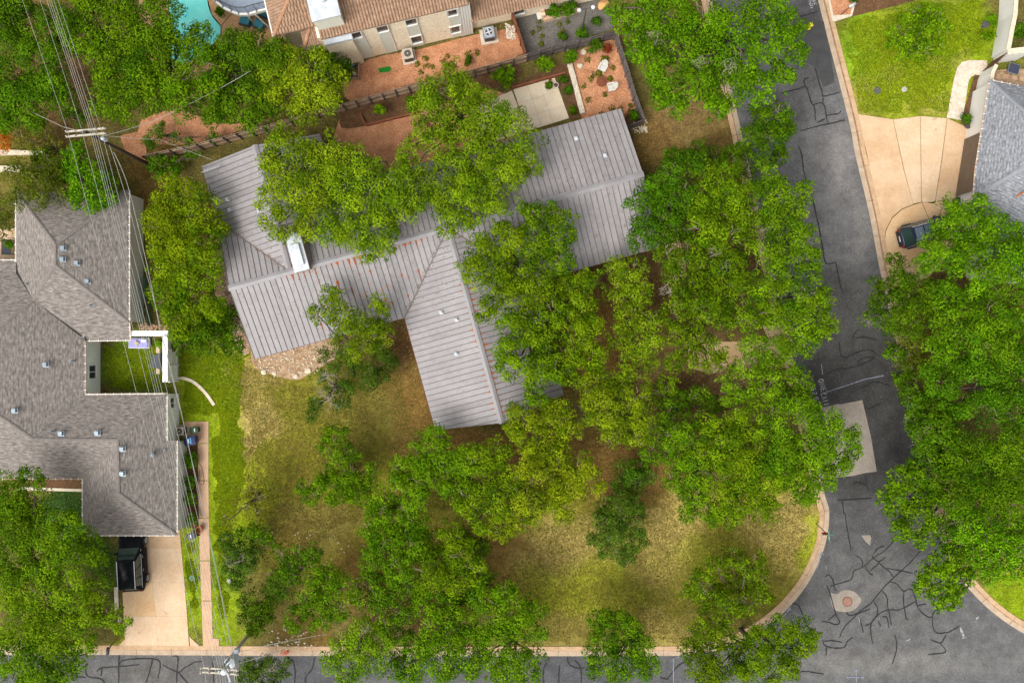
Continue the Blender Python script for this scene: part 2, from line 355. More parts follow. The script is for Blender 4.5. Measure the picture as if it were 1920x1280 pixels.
# ------------------------------------------------------------------ mesh builder
class MB:
    def __init__(self):
        self.v, self.f, self.m, self.smooth = [], [], [], []
        self.cur = 0
        self.sm = False

    def mat(self, i):
        self.cur = i
        return self

    def add(self, vs, fs):
        o = len(self.v)
        self.v += [tuple(x) for x in vs]
        for f in fs:
            self.f.append(tuple(i + o for i in f))
            self.m.append(self.cur)
            self.smooth.append(self.sm)
        return self

    def box(self, c, s, rz=0.0, taper=1.0):
        cx, cy, cz = c
        hx, hy, hz = s[0] / 2, s[1] / 2, s[2] / 2
        co, si = math.cos(rz), math.sin(rz)
        vs = []
        for dz, t in ((-hz, 1.0), (hz, taper)):
            for dx, dy in ((-hx, -hy), (hx, -hy), (hx, hy), (-hx, hy)):
                dx, dy = dx * t, dy * t
                vs.append((cx + dx * co - dy * si, cy + dx * si + dy * co, cz + dz))
        return self.add(vs, [(3, 2, 1, 0), (4, 5, 6, 7), (0, 1, 5, 4), (1, 2, 6, 5), (2, 3, 7, 6), (3, 0, 4, 7)])

    def prism(self, poly, z0, z1, bottom=True):
        """poly: list of (x, y), either winding"""
        a = sum(poly[i][0] * poly[(i + 1) % len(poly)][1] - poly[(i + 1) % len(poly)][0] * poly[i][1] for i in range(len(poly)))
        if a < 0:
            poly = poly[::-1]
        n = len(poly)
        vs = [(x, y, z0) for x, y in poly] + [(x, y, z1) for x, y in poly]
        fs = [tuple(range(n, 2 * n))]
        if bottom:
            fs.append(tuple(range(n - 1, -1, -1)))
        for i in range(n):
            j = (i + 1) % n
            fs.append((i, j, n + j, n + i))
        return self.add(vs, fs)

    def sheet(self, poly, z):
        a = sum(poly[i][0] * poly[(i + 1) % len(poly)][1] - poly[(i + 1) % len(poly)][0] * poly[i][1] for i in range(len(poly)))
        if a < 0:
            poly = poly[::-1]
        return self.add([(x, y, z) for x, y in poly], [tuple(range(len(poly)))])

    def poly3(self, pts):
        """flat-ish 3D polygon facing up"""
        n = Vector((0, 0, 0))
        for i in range(len(pts)):
            a, b = Vector(pts[i]), Vector(pts[(i + 1) % len(pts)])
            n += a.cross(b)
        if n.z < 0:
            pts = pts[::-1]
        return self.add(pts, [tuple(range(len(pts)))])

    def tube(self, path, radii, n=6, caps=True):
        pts = [Vector(p) for p in path]
        if isinstance(radii, (int, float)):
            radii = [radii] * len(pts)
        vs, fs = [], []
        for i, p in enumerate(pts):
            d = (pts[min(i + 1, len(pts) - 1)] - pts[max(i - 1, 0)])
            d = d.normalized() if d.length > 1e-9 else Vector((0, 0, 1))
            ref = Vector((1, 0, 0)) if abs(d.x) < 0.8 else Vector((0, 1, 0))
            s = d.cross(ref).normalized()
            t = d.cross(s)
            for k in range(n):
                a = 2 * math.pi * k / n
                vs.append(p + (s * math.cos(a) + t * math.sin(a)) * radii[i])
        for i in range(len(pts) - 1):
            for k in range(n):
                k2 = (k + 1) % n
                fs.append((i * n + k, i * n + k2, (i + 1) * n + k2, (i + 1) * n + k))
        if caps:
            fs.append(tuple(range(n - 1, -1, -1)))
            fs.append(tuple((len(pts) - 1) * n + k for k in range(n)))
        return self.add(vs, fs)

    def lathe(self, c, prof, n=16):
        cx, cy, cz = c
        vs, fs = [], []
        for r, z in prof:
            for k in range(n):
                a = 2 * math.pi * k / n
                vs.append((cx + r * math.cos(a), cy + r * math.sin(a), cz + z))
        for i in range(len(prof) - 1):
            for k in range(n):
                k2 = (k + 1) % n
                fs.append((i * n + k, i * n + k2, (i + 1) * n + k2, (i + 1) * n + k))
        fs.append(tuple(range(n - 1, -1, -1)))
        fs.append(tuple((len(prof) - 1) * n + k for k in range(n)))
        return self.add(vs, fs)

    def ribbon(self, pts, w, z, jitter=0.0):
        """flat strip of width w (number or list) along (x, y) points"""
        pp = [Vector((p[0], p[1])) for p in pts]
        vs = []
        for i, p in enumerate(pp):
            d = pp[min(i + 1, len(pp) - 1)] - pp[max(i - 1, 0)]
            d = d.normalized() if d.length > 1e-9 else Vector((1, 0))
            nrm = Vector((-d.y, d.x))
            ww = (w[i] if isinstance(w, (list, tuple)) else w) * 0.5
            if jitter:
                ww *= 1 + random.uniform(-jitter, jitter)
            vs += [(p.x - nrm.x * ww, p.y - nrm.y * ww, z), (p.x + nrm.x * ww, p.y + nrm.y * ww, z)]
        fs = [(2 * i + 2, 2 * i + 3, 2 * i + 1, 2 * i) for i in range(len(pp) - 1)]
        fs = [f[::-1] if True else f for f in fs]
        o = []
        for f in fs:       # make every quad face up
            a, b, c = Vector(vs[f[0]]), Vector(vs[f[1]]), Vector(vs[f[2]])
            o.append(f if (b - a).cross(c - b).z > 0 else f[::-1])
        return self.add(vs, o)

    def build(self, name, mats, parent=None, uv=False):
        me = bpy.data.meshes.new(name)
        off = parent_loc(parent) if parent else Vector((0, 0, 0))
        if off.length > 0:
            vs = [(x - off.x, y - off.y, z - off.z) for x, y, z in self.v]
        else:
            vs = self.v
        me.from_pydata(vs, [], self.f)
        if not isinstance(mats, (list, tuple)):
            mats = [mats]
        for mm in mats:
            me.materials.append(MAT[mm] if isinstance(mm, str) else mm)
        if len(mats) > 1:
            me.polygons.foreach_set('material_index', self.m)
        if any(self.smooth):
            me.polygons.foreach_set('use_smooth', self.smooth)
        if uv:
            slope_uv(me)
        me.update()
        o = bpy.data.objects.new(name, me)
        COL.objects.link(o)
        if parent:
            o.parent = parent
        return o


def parent_loc(p):
    v = Vector((0, 0, 0))
    while p is not None:
        v += Vector(p.location)
        p = p.parent
    return v


def slope_uv(me):
    """u along the courses, v up the slope, in metres"""
    me.calc_loop_triangles()
    uvl = me.uv_layers.new(name='UVMap')
    for poly in me.polygons:
        n = poly.normal
        h = Vector((-n.y, n.x, 0))
        h = h.normalized() if h.length > 1e-4 else Vector((1, 0, 0))
        s = n.cross(h).normalized()
        for li in poly.loop_indices:
            co = me.vertices[me.loops[li].vertex_index].co
            uvl.data[li].uv = (co.dot(h), co.dot(s))


def thing(name, loc, label, cat, group=None):
    o = bpy.data.objects.new(name, None)
    o.empty_display_size = 0.3
    COL.objects.link(o)
    o.location = loc
    o['label'] = label
    o['category'] = cat
    if group:
        o['group'] = group
    return o


def tag(o, label, cat, group=None):
    o['label'] = label
    o['category'] = cat
    if group:
        o['group'] = group
    return o


def struct(o, label=None):
    o['kind'] = 'structure'
    if label:
        o['label'] = label
    return o


def struct_root(name, loc=(0, 0, 0), label=None):
    o = bpy.data.objects.new(name, None)
    COL.objects.link(o)
    o.location = loc
    return struct(o, label)


def copy_tree(o, parent=None, delta=None, rz=None):
    c = o.copy()
    COL.objects.link(c)
    if parent:
        c.parent = parent
    if delta is not None:
        c.location = delta
    if rz is not None:
        c.rotation_euler = (0, 0, rz)
    for ch in list(o.children):
        copy_tree(ch, c)
    return c


def set_colors(me, cols):
    ca = me.color_attributes.new('Col', 'FLOAT_COLOR', 'POINT')
    a = np.ones((len(cols), 4), dtype=np.float32)
    a[:, :3] = cols
    ca.data.foreach_set('color', a.ravel())


def vnoise(x, y, s, seed=0):
    """smooth value noise, numpy"""
    x = np.asarray(x) / s + 1000.0
    y = np.asarray(y) / s + 1000.0
    xi, yi = np.floor(x).astype(np.int64), np.floor(y).astype(np.int64)
    fx, fy = x - xi, y - yi
    fx, fy = fx * fx * (3 - 2 * fx), fy * fy * (3 - 2 * fy)

    def h(a, b):
        n = (a * 374761393 + b * 668265263 + seed * 974634777) & 0x7fffffff
        n = ((n ^ (n >> 13)) * 1274126177) & 0x7fffffff
        return ((n ^ (n >> 16)) & 0xffff) / 65535.0
    return (h(xi, yi) * (1 - fx) + h(xi + 1, yi) * fx) * (1 - fy) + (h(xi, yi + 1) * (1 - fx) + h(xi + 1, yi + 1) * fx) * fy


def smooth_path(pts, n=6):
    """Catmull-Rom through 2D points"""
    pts = [Vector((p[0], p[1])) for p in pts]
    out = []
    for i in range(len(pts) - 1):
        p0, p1, p2, p3 = pts[max(i - 1, 0)], pts[i], pts[i + 1], pts[min(i + 2, len(pts) - 1)]
        for k in range(n):
            t = k / n
            out.append(0.5 * ((2 * p1) + (p2 - p0) * t + (2 * p0 - 5 * p1 + 4 * p2 - p3) * t * t + (3 * p1 - p0 - 3 * p2 + p3) * t ** 3))
    out.append(pts[-1])
    return [(p.x, p.y) for p in out]


def px_path(pts, n=0):
    q = [P2(*p) for p in pts]
    return smooth_path(q, n) if n else q

# ------------------------------------------------------------------ road outline
EDGE_L = [(1289, -200), (1335, 0), (1403, 300), (1480, 636), (1530, 855), (1548, 930), (1556, 962), (1548, 1022),
          (1520, 1087), (1478, 1141), (1430, 1180), (1370, 1212), (1300, 1227), (1200, 1230), (600, 1230), (180, 1228), (-260, 1228)]
EDGE_R = [(1489, -200), (1535, 0), (1590, 215), (1605, 290), (1632, 405), (1651, 505), (1690, 676), (1740, 900), (1753, 955), (1766, 1012),
          (1787, 1060), (1817, 1103), (1865, 1150), (1925, 1190), (2020, 1238), (2240, 1262)]
ROAD = EDGE_L + [(-260, 1470), (2240, 1470)] + EDGE_R[::-1]
ROAD_W = [P2(*p) for p in ROAD]
ZR = -0.12


def inside(x, y, poly):
    r = np.zeros(x.shape, bool)
    n = len(poly)
    for i in range(n):
        x1, y1 = poly[i]
        x2, y2 = poly[(i + 1) % n]
        c = ((y1 > y) != (y2 > y))
        with np.errstate(divide='ignore', invalid='ignore'):
            xi = (x2 - x1) * (y - y1) / (y2 - y1) + x1
        r ^= c & (x < xi)
    return r


def dist_line(x, y, pts):
    d = np.full(x.shape, 1e9)
    for (x1, y1), (x2, y2) in zip(pts[:-1], pts[1:]):
        dx, dy = x2 - x1, y2 - y1
        t = np.clip(((x - x1) * dx + (y - y1) * dy) / (dx * dx + dy * dy + 1e-9), 0, 1)
        d = np.minimum(d, np.hypot(x - x1 - t * dx, y - y1 - t * dy))
    return d


# ------------------------------------------------------------------ ground
G1 = (0.172, 0.242, 0.005)     # watered lawn
G2 = (0.055, 0.115, 0.010)     # deep green lawn
GY = (0.23, 0.26, 0.014)      # yellowing lawn
TN = (0.305, 0.235, 0.070)      # dry tan grass
OL = (0.160, 0.150, 0.016)     # olive thin grass
BR = (0.150, 0.088, 0.024)     # brown leaf litter
DK = (0.095, 0.055, 0.022)     # dark soil and litter
GROUND_PAINT = [
    # px, py, rx, ry, colour, weight
    (520, 800, 260, 200, OL, 1.0), (640, 980, 220, 150, OL, 1.0), (1060, 1060, 300, 180, OL, 1.0), (1420, 1020, 200, 160, OL, 1.0),
    (400, 690, 80, 90, G1, 1.0), (400, 800, 70, 120, G1, 1.0), (425, 900, 90, 120, G1, 0.95), (430, 990, 60, 90, G1, 0.9), (410, 1100, 48, 150, G1, 1.0),
    (470, 880, 70, 90, GY, 0.7), (352, 1090, 26, 130, G1, 1.0), (420, 740, 40, 60, GY, 0.6), (440, 1060, 50, 60, G2, 0.6),
    (490, 800, 38, 52, TN, 1.0), (470, 730, 40, 40, TN, 0.75), (520, 700, 60, 30, TN, 0.8), (560, 730, 50, 40, OL, 0.8), (440, 700, 26, 40, TN, 0.4),
    (600, 980, 90, 50, TN, 0.55), (560, 860, 60, 50, OL, 0.8), (650, 800, 90, 60, OL, 0.8), (700, 770, 70, 60, TN, 0.35),
    (740, 690, 45, 60, BR, 0.8), (770, 780, 40, 80, BR, 0.6), (760, 640, 40, 40, BR, 0.9), (530, 1010, 50, 50, BR, 0.6), (660, 1060, 60, 50, BR, 0.5),
    (690, 1090, 70, 60, BR, 0.9), (760, 1160, 80, 50, DK, 0.8), (560, 1180, 60, 40, BR, 0.7),
    (1050, 1020, 120, 60, TN, 0.95), (990, 1060, 70, 60, TN, 0.6), (1250, 980, 80, 70, TN, 1.0), (1230, 1060, 70, 70, TN, 0.7), (1100, 1110, 120, 60, GY, 0.55),
    (1180, 1125, 90, 30, (0.15, 0.15, 0.015), 0.9), (1300, 1040, 60, 50, GY, 0.4), (970, 1120, 60, 80, GY, 0.5), (1040, 1190, 70, 30, TN, 0.5), (1240, 1180, 50, 40, TN, 0.6),
    (1470, 1010, 70, 80, TN, 1.0), (1500, 960, 60, 40, TN, 0.9), (1525, 1030, 26, 70, GY, 0.85), (1430, 1080, 60, 50, OL, 0.6), (1410, 990, 40, 40, TN, 0.6),
    (930, 1060, 60, 60, BR, 0.8), (1150, 880, 110, 70, BR, 1.0), (1230, 905, 50, 40, BR, 0.8), (1130, 620, 150, 120, BR, 1.0), (1340, 690, 150, 80, (0.27, 0.16, 0.075), 1.0),
    (1260, 760, 120, 60, DK, 1.0), (1000, 840, 100, 60, BR, 1.0), (880, 830, 120, 40, BR, 0.9), (900, 1010, 90, 40, BR, 0.9), (1330, 470, 190, 160, DK, 0.9),
    (1270, 240, 90, 60, (0.20, 0.13, 0.048), 1.0), (1220, 270, 50, 50, BR, 0.7), (1370, 300, 60, 80, BR, 0.6), (1300, 250, 40, 30, TN, 0.25),
    (1710, 110, 180, 130, G1, 1.0), (1720, 170, 160, 70, GY, 0.55), (1610, 90, 40, 60, (0.16, 0.27, 0.012), 0.8), (1660, 55, 40, 40, GY, 0.6), (1600, 170, 40, 40, TN, 0.4), (1830, 90, 50, 90, G1, 0.9),
    (1750, 190, 60, 24, TN, 0.45), (1800, 115, 30, 20, TN, 0.35), (1760, 105, 30, 20, TN, 0.3), (1680, 150, 36, 20, TN, 0.35),
    (1780, 700, 220, 260, DK, 0.9), (1690, 660, 50, 90, (0.15, 0.13, 0.02), 0.9), (1840, 900, 160, 140, (0.10, 0.10, 0.02), 0.8), (1890, 1130, 80, 60, G1, 1.0), (1920, 900, 40, 60, G2, 0.7),
    (250, 690, 75, 70, G2, 1.0), (250, 690, 60, 45, GY, 0.35), (110, 960, 60, 70, (0.022, 0.06, 0.008), 1.0), (180, 1060, 45, 90, (0.03, 0.075, 0.008), 1.0),
    (215, 1205, 34, 20, GY, 0.8), (60, 290, 140, 60, (0.14, 0.12, 0.025), 1.0), (120, 260, 80, 60, DK, 0.6), (60, 120, 160, 160, DK, 0.9),
    (290, 340, 60, 100, BR, 0.8), (440, 150, 130, 90, DK, 0.8), (360, 600, 60, 100, DK, 0.7),
    (755, 640, 36, 60, DK, 0.9), (790, 760, 26, 90, BR, 0.9), (815, 825, 40, 26, DK, 0.7), (1140, 520, 110, 40, DK, 0.8),
    (110, 1150, 130, 110, (0.09, 0.08, 0.02), 0.9), (330, 650, 30, 30, OL, 0.5), (450, 590, 30, 60, DK, 0.9),
]


def ground_color(x, y):
    px = x * PPM + 960
    py = 640 - y * PPM
    wx = (vnoise(x, y, 2.3, 1) - 0.5) * 46 + (vnoise(x, y, 0.8, 2) - 0.5) * 26
    wy = (vnoise(x, y, 2.3, 3) - 0.5) * 46 + (vnoise(x, y, 0.8, 4) - 0.5) * 26
    c = np.empty(x.shape + (3,))
    c[:] = (0.115, 0.095, 0.026)
    for bx, by, rx, ry, col, w in GROUND_PAINT:
        d = np.hypot((px + wx - bx) / rx, (py + wy - by) / ry)
        a = np.clip((1.3 - d) / 0.8, 0, 1)
        a = (a * a * (3 - 2 * a) * w)[..., None]
        c = c * (1 - a) + np.array(col) * a
    k = 0.8 + 0.4 * vnoise(x, y, 1.2, 5)
    far = np.clip(np.maximum((np.abs(x) - 46) / 4, (np.abs(y) - 32) / 4), 0, 1)[..., None]
    return c * k[..., None] * (1 - far) + np.array((0.13, 0.13, 0.025)) * far


gx = np.concatenate([[-600, -250, -120, -70], np.arange(-50, 50.01, 0.4), [70, 120, 250, 600]])
gy = np.concatenate([[-600, -250, -120, -60], np.arange(-36, 36.01, 0.4), [60, 120, 250, 600]])
GX, GY_ = np.meshgrid(gx, gy)
rd = dist_line(GX, GY_, [P2(*p) for p in EDGE_L])
rd = np.minimum(rd, dist_line(GX, GY_, [P2(*p) for p in EDGE_R]))
low = inside(GX, GY_, ROAD_W) | (rd < 0.56)
low &= (np.abs(GX) < 60) & (np.abs(GY_) < 37)
POOL = [(318, -70), (385, -70), (388, 0), (397, 30), (413, 50), (414, 68), (396, 84), (360, 112), (330, 122), (312, 96), (322, 60), (316, 20)]
low |= inside(GX, GY_, [P2(*p) for p in POOL])
GZ = np.where(low, -0.35, 0.0) + np.where(low, 0, (vnoise(GX, GY_, 3.0, 8) - 0.5) * 0.02 - 0.01)
nx, ny = len(gx), len(gy)
verts = np.stack([GX.ravel(), GY_.ravel(), GZ.ravel()], 1)
idx = np.arange(nx * ny).reshape(ny, nx)
faces = np.stack([idx[:-1, :-1].ravel(), idx[:-1, 1:].ravel(), idx[1:, 1:].ravel(), idx[1:, :-1].ravel()], 1)
me = bpy.data.meshes.new('ground')
me.from_pydata(verts.tolist(), [], faces.tolist())
set_colors(me, ground_color(GX, GY_).reshape(-1, 3))
me.materials.append(MAT['ground'])
me.polygons.foreach_set('use_smooth', [True] * len(me.polygons))
ground = bpy.data.objects.new('ground', me)
COL.objects.link(ground)
struct(ground)

# ------------------------------------------------------------------ road
bm = bmesh.new()
bm.faces.new([bm.verts.new((x, y, ZR)) for x, y in ROAD_W])
bm.normal_update()
if bm.faces[:][0].normal.z < 0:
    bmesh.ops.reverse_faces(bm, faces=bm.faces[:])
bmesh.ops.triangulate(bm, faces=bm.faces[:])
for k in range(-54, 59):
    bmesh.ops.bisect_plane(bm, geom=bm.verts[:] + bm.edges[:] + bm.faces[:], plane_co=(k, 0, 0), plane_no=(1, 0, 0))
for k in range(-38, 39):
    bmesh.ops.bisect_plane(bm, geom=bm.verts[:] + bm.edges[:] + bm.faces[:], plane_co=(0, k, 0), plane_no=(0, 1, 0))
me = bpy.data.meshes.new('road')
bm.to_mesh(me)
bm.free()
co = np.empty(len(me.vertices) * 3)
me.vertices.foreach_get('co', co)
co = co.reshape(-1, 3)
rx_, ry_ = co[:, 0] * PPM + 960, 640 - co[:, 1] * PPM
rc = np.empty((len(co), 3))
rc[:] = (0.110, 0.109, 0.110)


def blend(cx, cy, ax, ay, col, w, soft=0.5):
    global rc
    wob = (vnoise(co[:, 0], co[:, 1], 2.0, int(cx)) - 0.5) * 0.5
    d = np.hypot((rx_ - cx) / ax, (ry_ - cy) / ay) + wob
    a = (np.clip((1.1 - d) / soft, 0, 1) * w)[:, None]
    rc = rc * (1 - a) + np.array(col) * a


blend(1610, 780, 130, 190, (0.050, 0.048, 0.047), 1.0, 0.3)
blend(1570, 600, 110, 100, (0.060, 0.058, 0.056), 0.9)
blend(1640, 1000, 120, 70, (0.078, 0.077, 0.077), 0.9)
blend(1600, 1150, 260, 130, (0.105, 0.102, 0.10), 0.7)
blend(1720, 1245, 280, 24, (0.17, 0.165, 0.155), 0.8, 0.9)
blend(1560, 1250, 120, 30, (0.15, 0.145, 0.135), 0.6, 0.9)
blend(1580, 290, 36, 110, (0.21, 0.195, 0.19), 0.75, 0.9)
blend(1620, 420, 24, 80, (0.19, 0.175, 0.165), 0.6, 0.9)
blend(1520, 60, 60, 100, (0.062, 0.06, 0.06), 0.9)
blend(1480, 200, 60, 60, (0.085, 0.083, 0.082), 0.8)
blend(300, 1260, 180, 40, (0.115, 0.11, 0.105), 0.9)
blend(580, 1260, 100, 40, (0.082, 0.082, 0.088), 0.9)
blend(1050, 1260, 300, 40, (0.078, 0.078, 0.084), 0.9)
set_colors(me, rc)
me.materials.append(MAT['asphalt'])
road = bpy.data.objects.new('road', me)
COL.objects.link(road)
struct(road)

# dark tar lines poured over the cracks; each list is (crop x0, crop y0, polylines at 4x)
CRACKS = [
    (1440, 960, [
        [(580, 0), (600, 130), (625, 280)],
        [(960, 200), (880, 290), (800, 340), (720, 410), (650, 440), (630, 500), (560, 530), (500, 545), (470, 560)],
        [(1150, 290), (1080, 370), (950, 490), (850, 590), (780, 680), (700, 740), (640, 800), (580, 860), (540, 940)],
        [(660, 325), (700, 350), (715, 380), (705, 415)], [(780, 325), (830, 370), (885, 340)],
        [(830, 370), (880, 420), (910, 440), (945, 490)], [(735, 410), (765, 460), (795, 470)], [(775, 440), (840, 380)],
        [(890, 420), (1000, 440), (1090, 460)], [(880, 255), (830, 270), (790, 320)],
        [(920, 525), (970, 540), (1020, 590), (1080, 580), (1110, 640), (1130, 720), (1180, 770), (1230, 790), (1260, 740), (1350, 720), (1410, 700)],
        [(1025, 590), (1020, 660), (1040, 790), (1060, 805)], [(860, 590), (895, 640), (905, 720), (930, 850)],
        [(1110, 670), (1000, 730), (900, 735), (830, 770), (780, 830), (735, 850)],
        [(800, 675), (825, 720), (820, 775), (780, 830), (775, 900), (790, 985)],
        [(1240, 790), (1240, 860), (1270, 905), (1340, 905), (1400, 880), (1440, 855)],
        [(1340, 920), (1300, 980), (1220, 955)], [(1295, 985), (1335, 1050), (1200, 1070)],
        [(955, 920), (970, 980), (965, 1050), (935, 1140)], [(590, 755), (620, 775), (680, 760), (770, 725)],
        [(430, 490), (460, 470), (490, 510), (500, 560), (515, 590)],
        [(445, 550), (465, 600), (510, 760), (540, 820), (520, 845), (450, 825), (405, 820)], [(515, 760), (455, 815)],
        [(185, 685), (230, 700), (260, 760), (290, 840)], [(415, 960), (430, 1000), (500, 1020), (570, 1015), (600, 970), (640, 940)],
        [(420, 970), (500, 965), (560, 978)], [(440, 1000), (440, 1075)], [(225, 1210), (280, 1195), (420, 1215)],
        [(860, 785), (895, 790), (910, 870)], [(690, 790), (720, 905)], [(1130, 700), (1190, 690)], [(830, 820), (850, 855)]]),
    (0, 960, [
        [(890, 1070), (885, 1160), (885, 1300)], [(720, 1195), (760, 1170), (880, 1160), (1045, 1145)],
        [(890, 1150), (930, 1110), (1180, 1110), (1180, 1250)], [(1290, 1080), (1330, 1090), (1325, 1180), (1320, 1300)],
        [(1215, 1145), (1325, 1200), (1380, 1170), (1450, 1130), (1510, 1120)], [(1330, 1200), (1410, 1290)],
        [(1140, 1110), (1110, 1220), (1080, 1300)], [(640, 1140), (650, 1230), (750, 1250), (790, 1300)],
        [(515, 1260), (560, 1240), (640, 1240)], [(760, 1160), (755, 1230)], [(1590, 1090), (1600, 1290)]]),
    (480, 960, [
        [(265, 1100), (290, 1180), (285, 1300)], [(435, 1090), (420, 1170), (370, 1240), (370, 1300)],
        [(180, 1300), (190, 1240), (270, 1220)]]),
    (960, 960, [
        [(280, 1090), (235, 1190), (240, 1300)], [(355, 1150), (350, 1300)], [(415, 1090), (430, 1140), (480, 1170), (545, 1170)],
        [(475, 1115), (515, 1170), (520, 1300)], [(1170, 1250), (1240, 1160), (1310, 1130), (1385, 1225), (1450, 1215)],
        [(1110, 1240), (1170, 1255)], [(1385, 1225), (1370, 1300)]]),
    (1440, 0, [
        [(245, 120), (380, 85)], [(105, 695), (250, 660), (290, 655), (330, 770), (350, 800), (360, 900)], [(310, 580), (275, 600), (285, 650)],
        [(355, 510), (380, 590), (410, 700), (425, 720), (540, 690)], [(345, 785), (400, 770), (430, 800), (440, 880), (455, 920)],
        [(415, 730), (415, 770)], [(440, 865), (530, 850), (550, 825)], [(370, 920), (430, 890)], [(245, 980), (400, 940), (580, 900)],
        [(230, 1090), (260, 1180), (270, 1290)]]),
    (1440, 320, [
        [(270, 0), (290, 70), (320, 150), (370, 350), (410, 560), (435, 690), (510, 685)], [(510, 680), (530, 780), (550, 880), (570, 920)],
        [(640, 1255), (660, 1210), (690, 1190)], [(660, 1255), (740, 1250), (820, 1270)]]),
    (1440, 640, [
        [(535, 0), (550, 100), (580, 120), (690, 75), (770, 65), (820, 95)],
        [(440, 250), (520, 210), (610, 200), (700, 175), (800, 125), (740, 120), (690, 140), (675, 170)],
        [(700, 350), (740, 335), (790, 305), (870, 315), (920, 340)], [(755, 510), (790, 490), (850, 465)],
        [(735, 1005), (745, 1080), (760, 1120)], [(640, 1065), (690, 1060), (740, 1080)], [(525, 1190), (640, 1185), (780, 1175)],
        [(560, 1190), (570, 1290)]]),
]
kk = 0
for x0, y0, lines in CRACKS:
    for ln in lines:
        pts = px_path([(x0 + a / 4, y0 + b / 4) for a, b in ln], 5)
        pts = [(x + random.uniform(-.02, .02), y + random.uniform(-.02, .02)) for x, y in pts]
        n = len(pts)
        w = [0.11 * (0.55 + 0.45 * math.sin(math.pi * (0.12 + 0.76 * i / max(1, n - 1)))) * random.uniform(0.75, 1.25) for i in range(n)]
        o = MB().ribbon(pts, w, ZR + 0.008 + 0.0004 * kk).build('crack_seal', 'tar', road)
        kk += 1

# patches of other surfacing
o = MB().sheet(px_path([(1480, 28), (1512, 27), (1546, 40), (1567, 154), (1545, 163), (1527, 124), (1500, 110)]), ZR + 0.004).build('surface_patch', 'patch_dark', road)
o = MB().sheet(px_path([(1505, 778), (1530, 767), (1574, 757), (1577, 758), (1618, 750), (1634, 818), (1645, 884), (1622, 887), (1601, 892), (1535, 899)]), ZR + 0.004).build('surface_patch', 'patch_light', road)
o['label'] = 'pale tan rectangular surface patch'
man = [(1556, 1110), (1570, 1114), (1581, 1107), (1600, 1108), (1611, 1117), (1616, 1126), (1608, 1139), (1596, 1146), (1577, 1147), (1563, 1141), (1558, 1124)]
o = MB().sheet(px_path(man, 3), ZR + 0.004).build('surface_patch', 'patch_light', road)
o = MB().sheet(px_path([(1616, 1004), (1632, 1003), (1635, 1009), (1632, 1023), (1623, 1014)]), ZR + 0.004).build('surface_patch', 'patch_light', road)
c = P(1590, 1128)
root = thing('manhole_cover', (c.x, c.y, ZR), 'round rust-red manhole cover set in a pale patch of the intersection', 'manhole')
mb = MB()
mb.lathe((c.x, c.y, ZR + 0.006), [(0.36, 0), (0.36, 0.012), (0.30, 0.014)], 24)
mb.build('cover', 'manhole', root)
mb = MB()
mb.lathe((c.x, c.y, ZR + 0.005), [(0.43, 0), (0.43, 0.008), (0.36, 0.008)], 24)
mb.build('rim', 'rust_brown', root)
for i in range(-2, 3):
    MB().box((c.x + i * 0.11, c.y, ZR + 0.026), (0.04, 0.62 - abs(i) * 0.12, 0.012)).build('raised_bar', 'manhole', root)


# ------------------------------------------------------------------ painted marks on the road
def stroke(pts, w=0.07, mat='paint_white', z=ZR + 0.05, sm=0, name='painted_mark'):
    q = px_path(pts, sm)
    q = [(x + random.uniform(-.01, .01), y + random.uniform(-.01, .01)) for x, y in q]
    return MB().ribbon(q, w, z, 0.15).build(name, mat, road)


def glyph(ch):
    """handwritten capital as strokes on a unit cell, y up"""
    ell = lambda cx, cy, rx, ry, a0, a1: [(cx + rx * math.cos(R(a)), cy + ry * math.sin(R(a))) for a in range(a0, a1 + 1, 24)]
    return {
        'O': [ell(.5, .5, .45, .5, 0, 360)], 'N': [[(0, 0), (0, 1), (.9, 0), (.9, 1)]], 'E': [[(.8, 0), (0, 0), (0, 1), (.8, 1)], [(0, .5), (.65, .5)]],
        'C': [ell(.5, .5, .45, .5, 48, 312)], 'A': [[(0, 0), (.45, 1), (.9, 0)], [(.2, .4), (.7, .4)]], 'l': [[(.3, 0), (.35, 1)]],
        '8': [ell(.45, .73, .33, .27, 0, 360), ell(.45, .24, .42, .26, 0, 360)], '2': [[(.05, .8), (.3, 1), (.7, .9), (.7, .65), (0, 0), (.85, 0)]],
        '5': [[(.8, 1), (.1, 1), (.08, .55), (.6, .58), (.8, .3), (.55, .02), (.05, .05)]], 'P': [[(0, 0), (0, 1), (.6, 1), (.75, .75), (.6, .5), (0, .5)]],
        'o': [ell(.4, .3, .35, .3, 0, 360)], 'e': [[(.05, .32), (.75, .32), (.6, .6), (.2, .6), (.05, .3), (.3, 0), (.75, .1)]],
    }.get(ch, [])


def write(text, p0, adv, up, w=0.06, mat='paint_white', k=0):
    """text along pixel vector adv per character, letters as tall as pixel vector up"""
    for i, ch in enumerate(text):
        for s in glyph(ch):
            stroke([(p0[0] + adv[0] * (i + a * 0.72) + up[0] * b, p0[1] + adv[1] * (i + a * 0.72) + up[1] * b) for a, b in s], w, mat, ZR + 0.05 + 0.0005 * i)


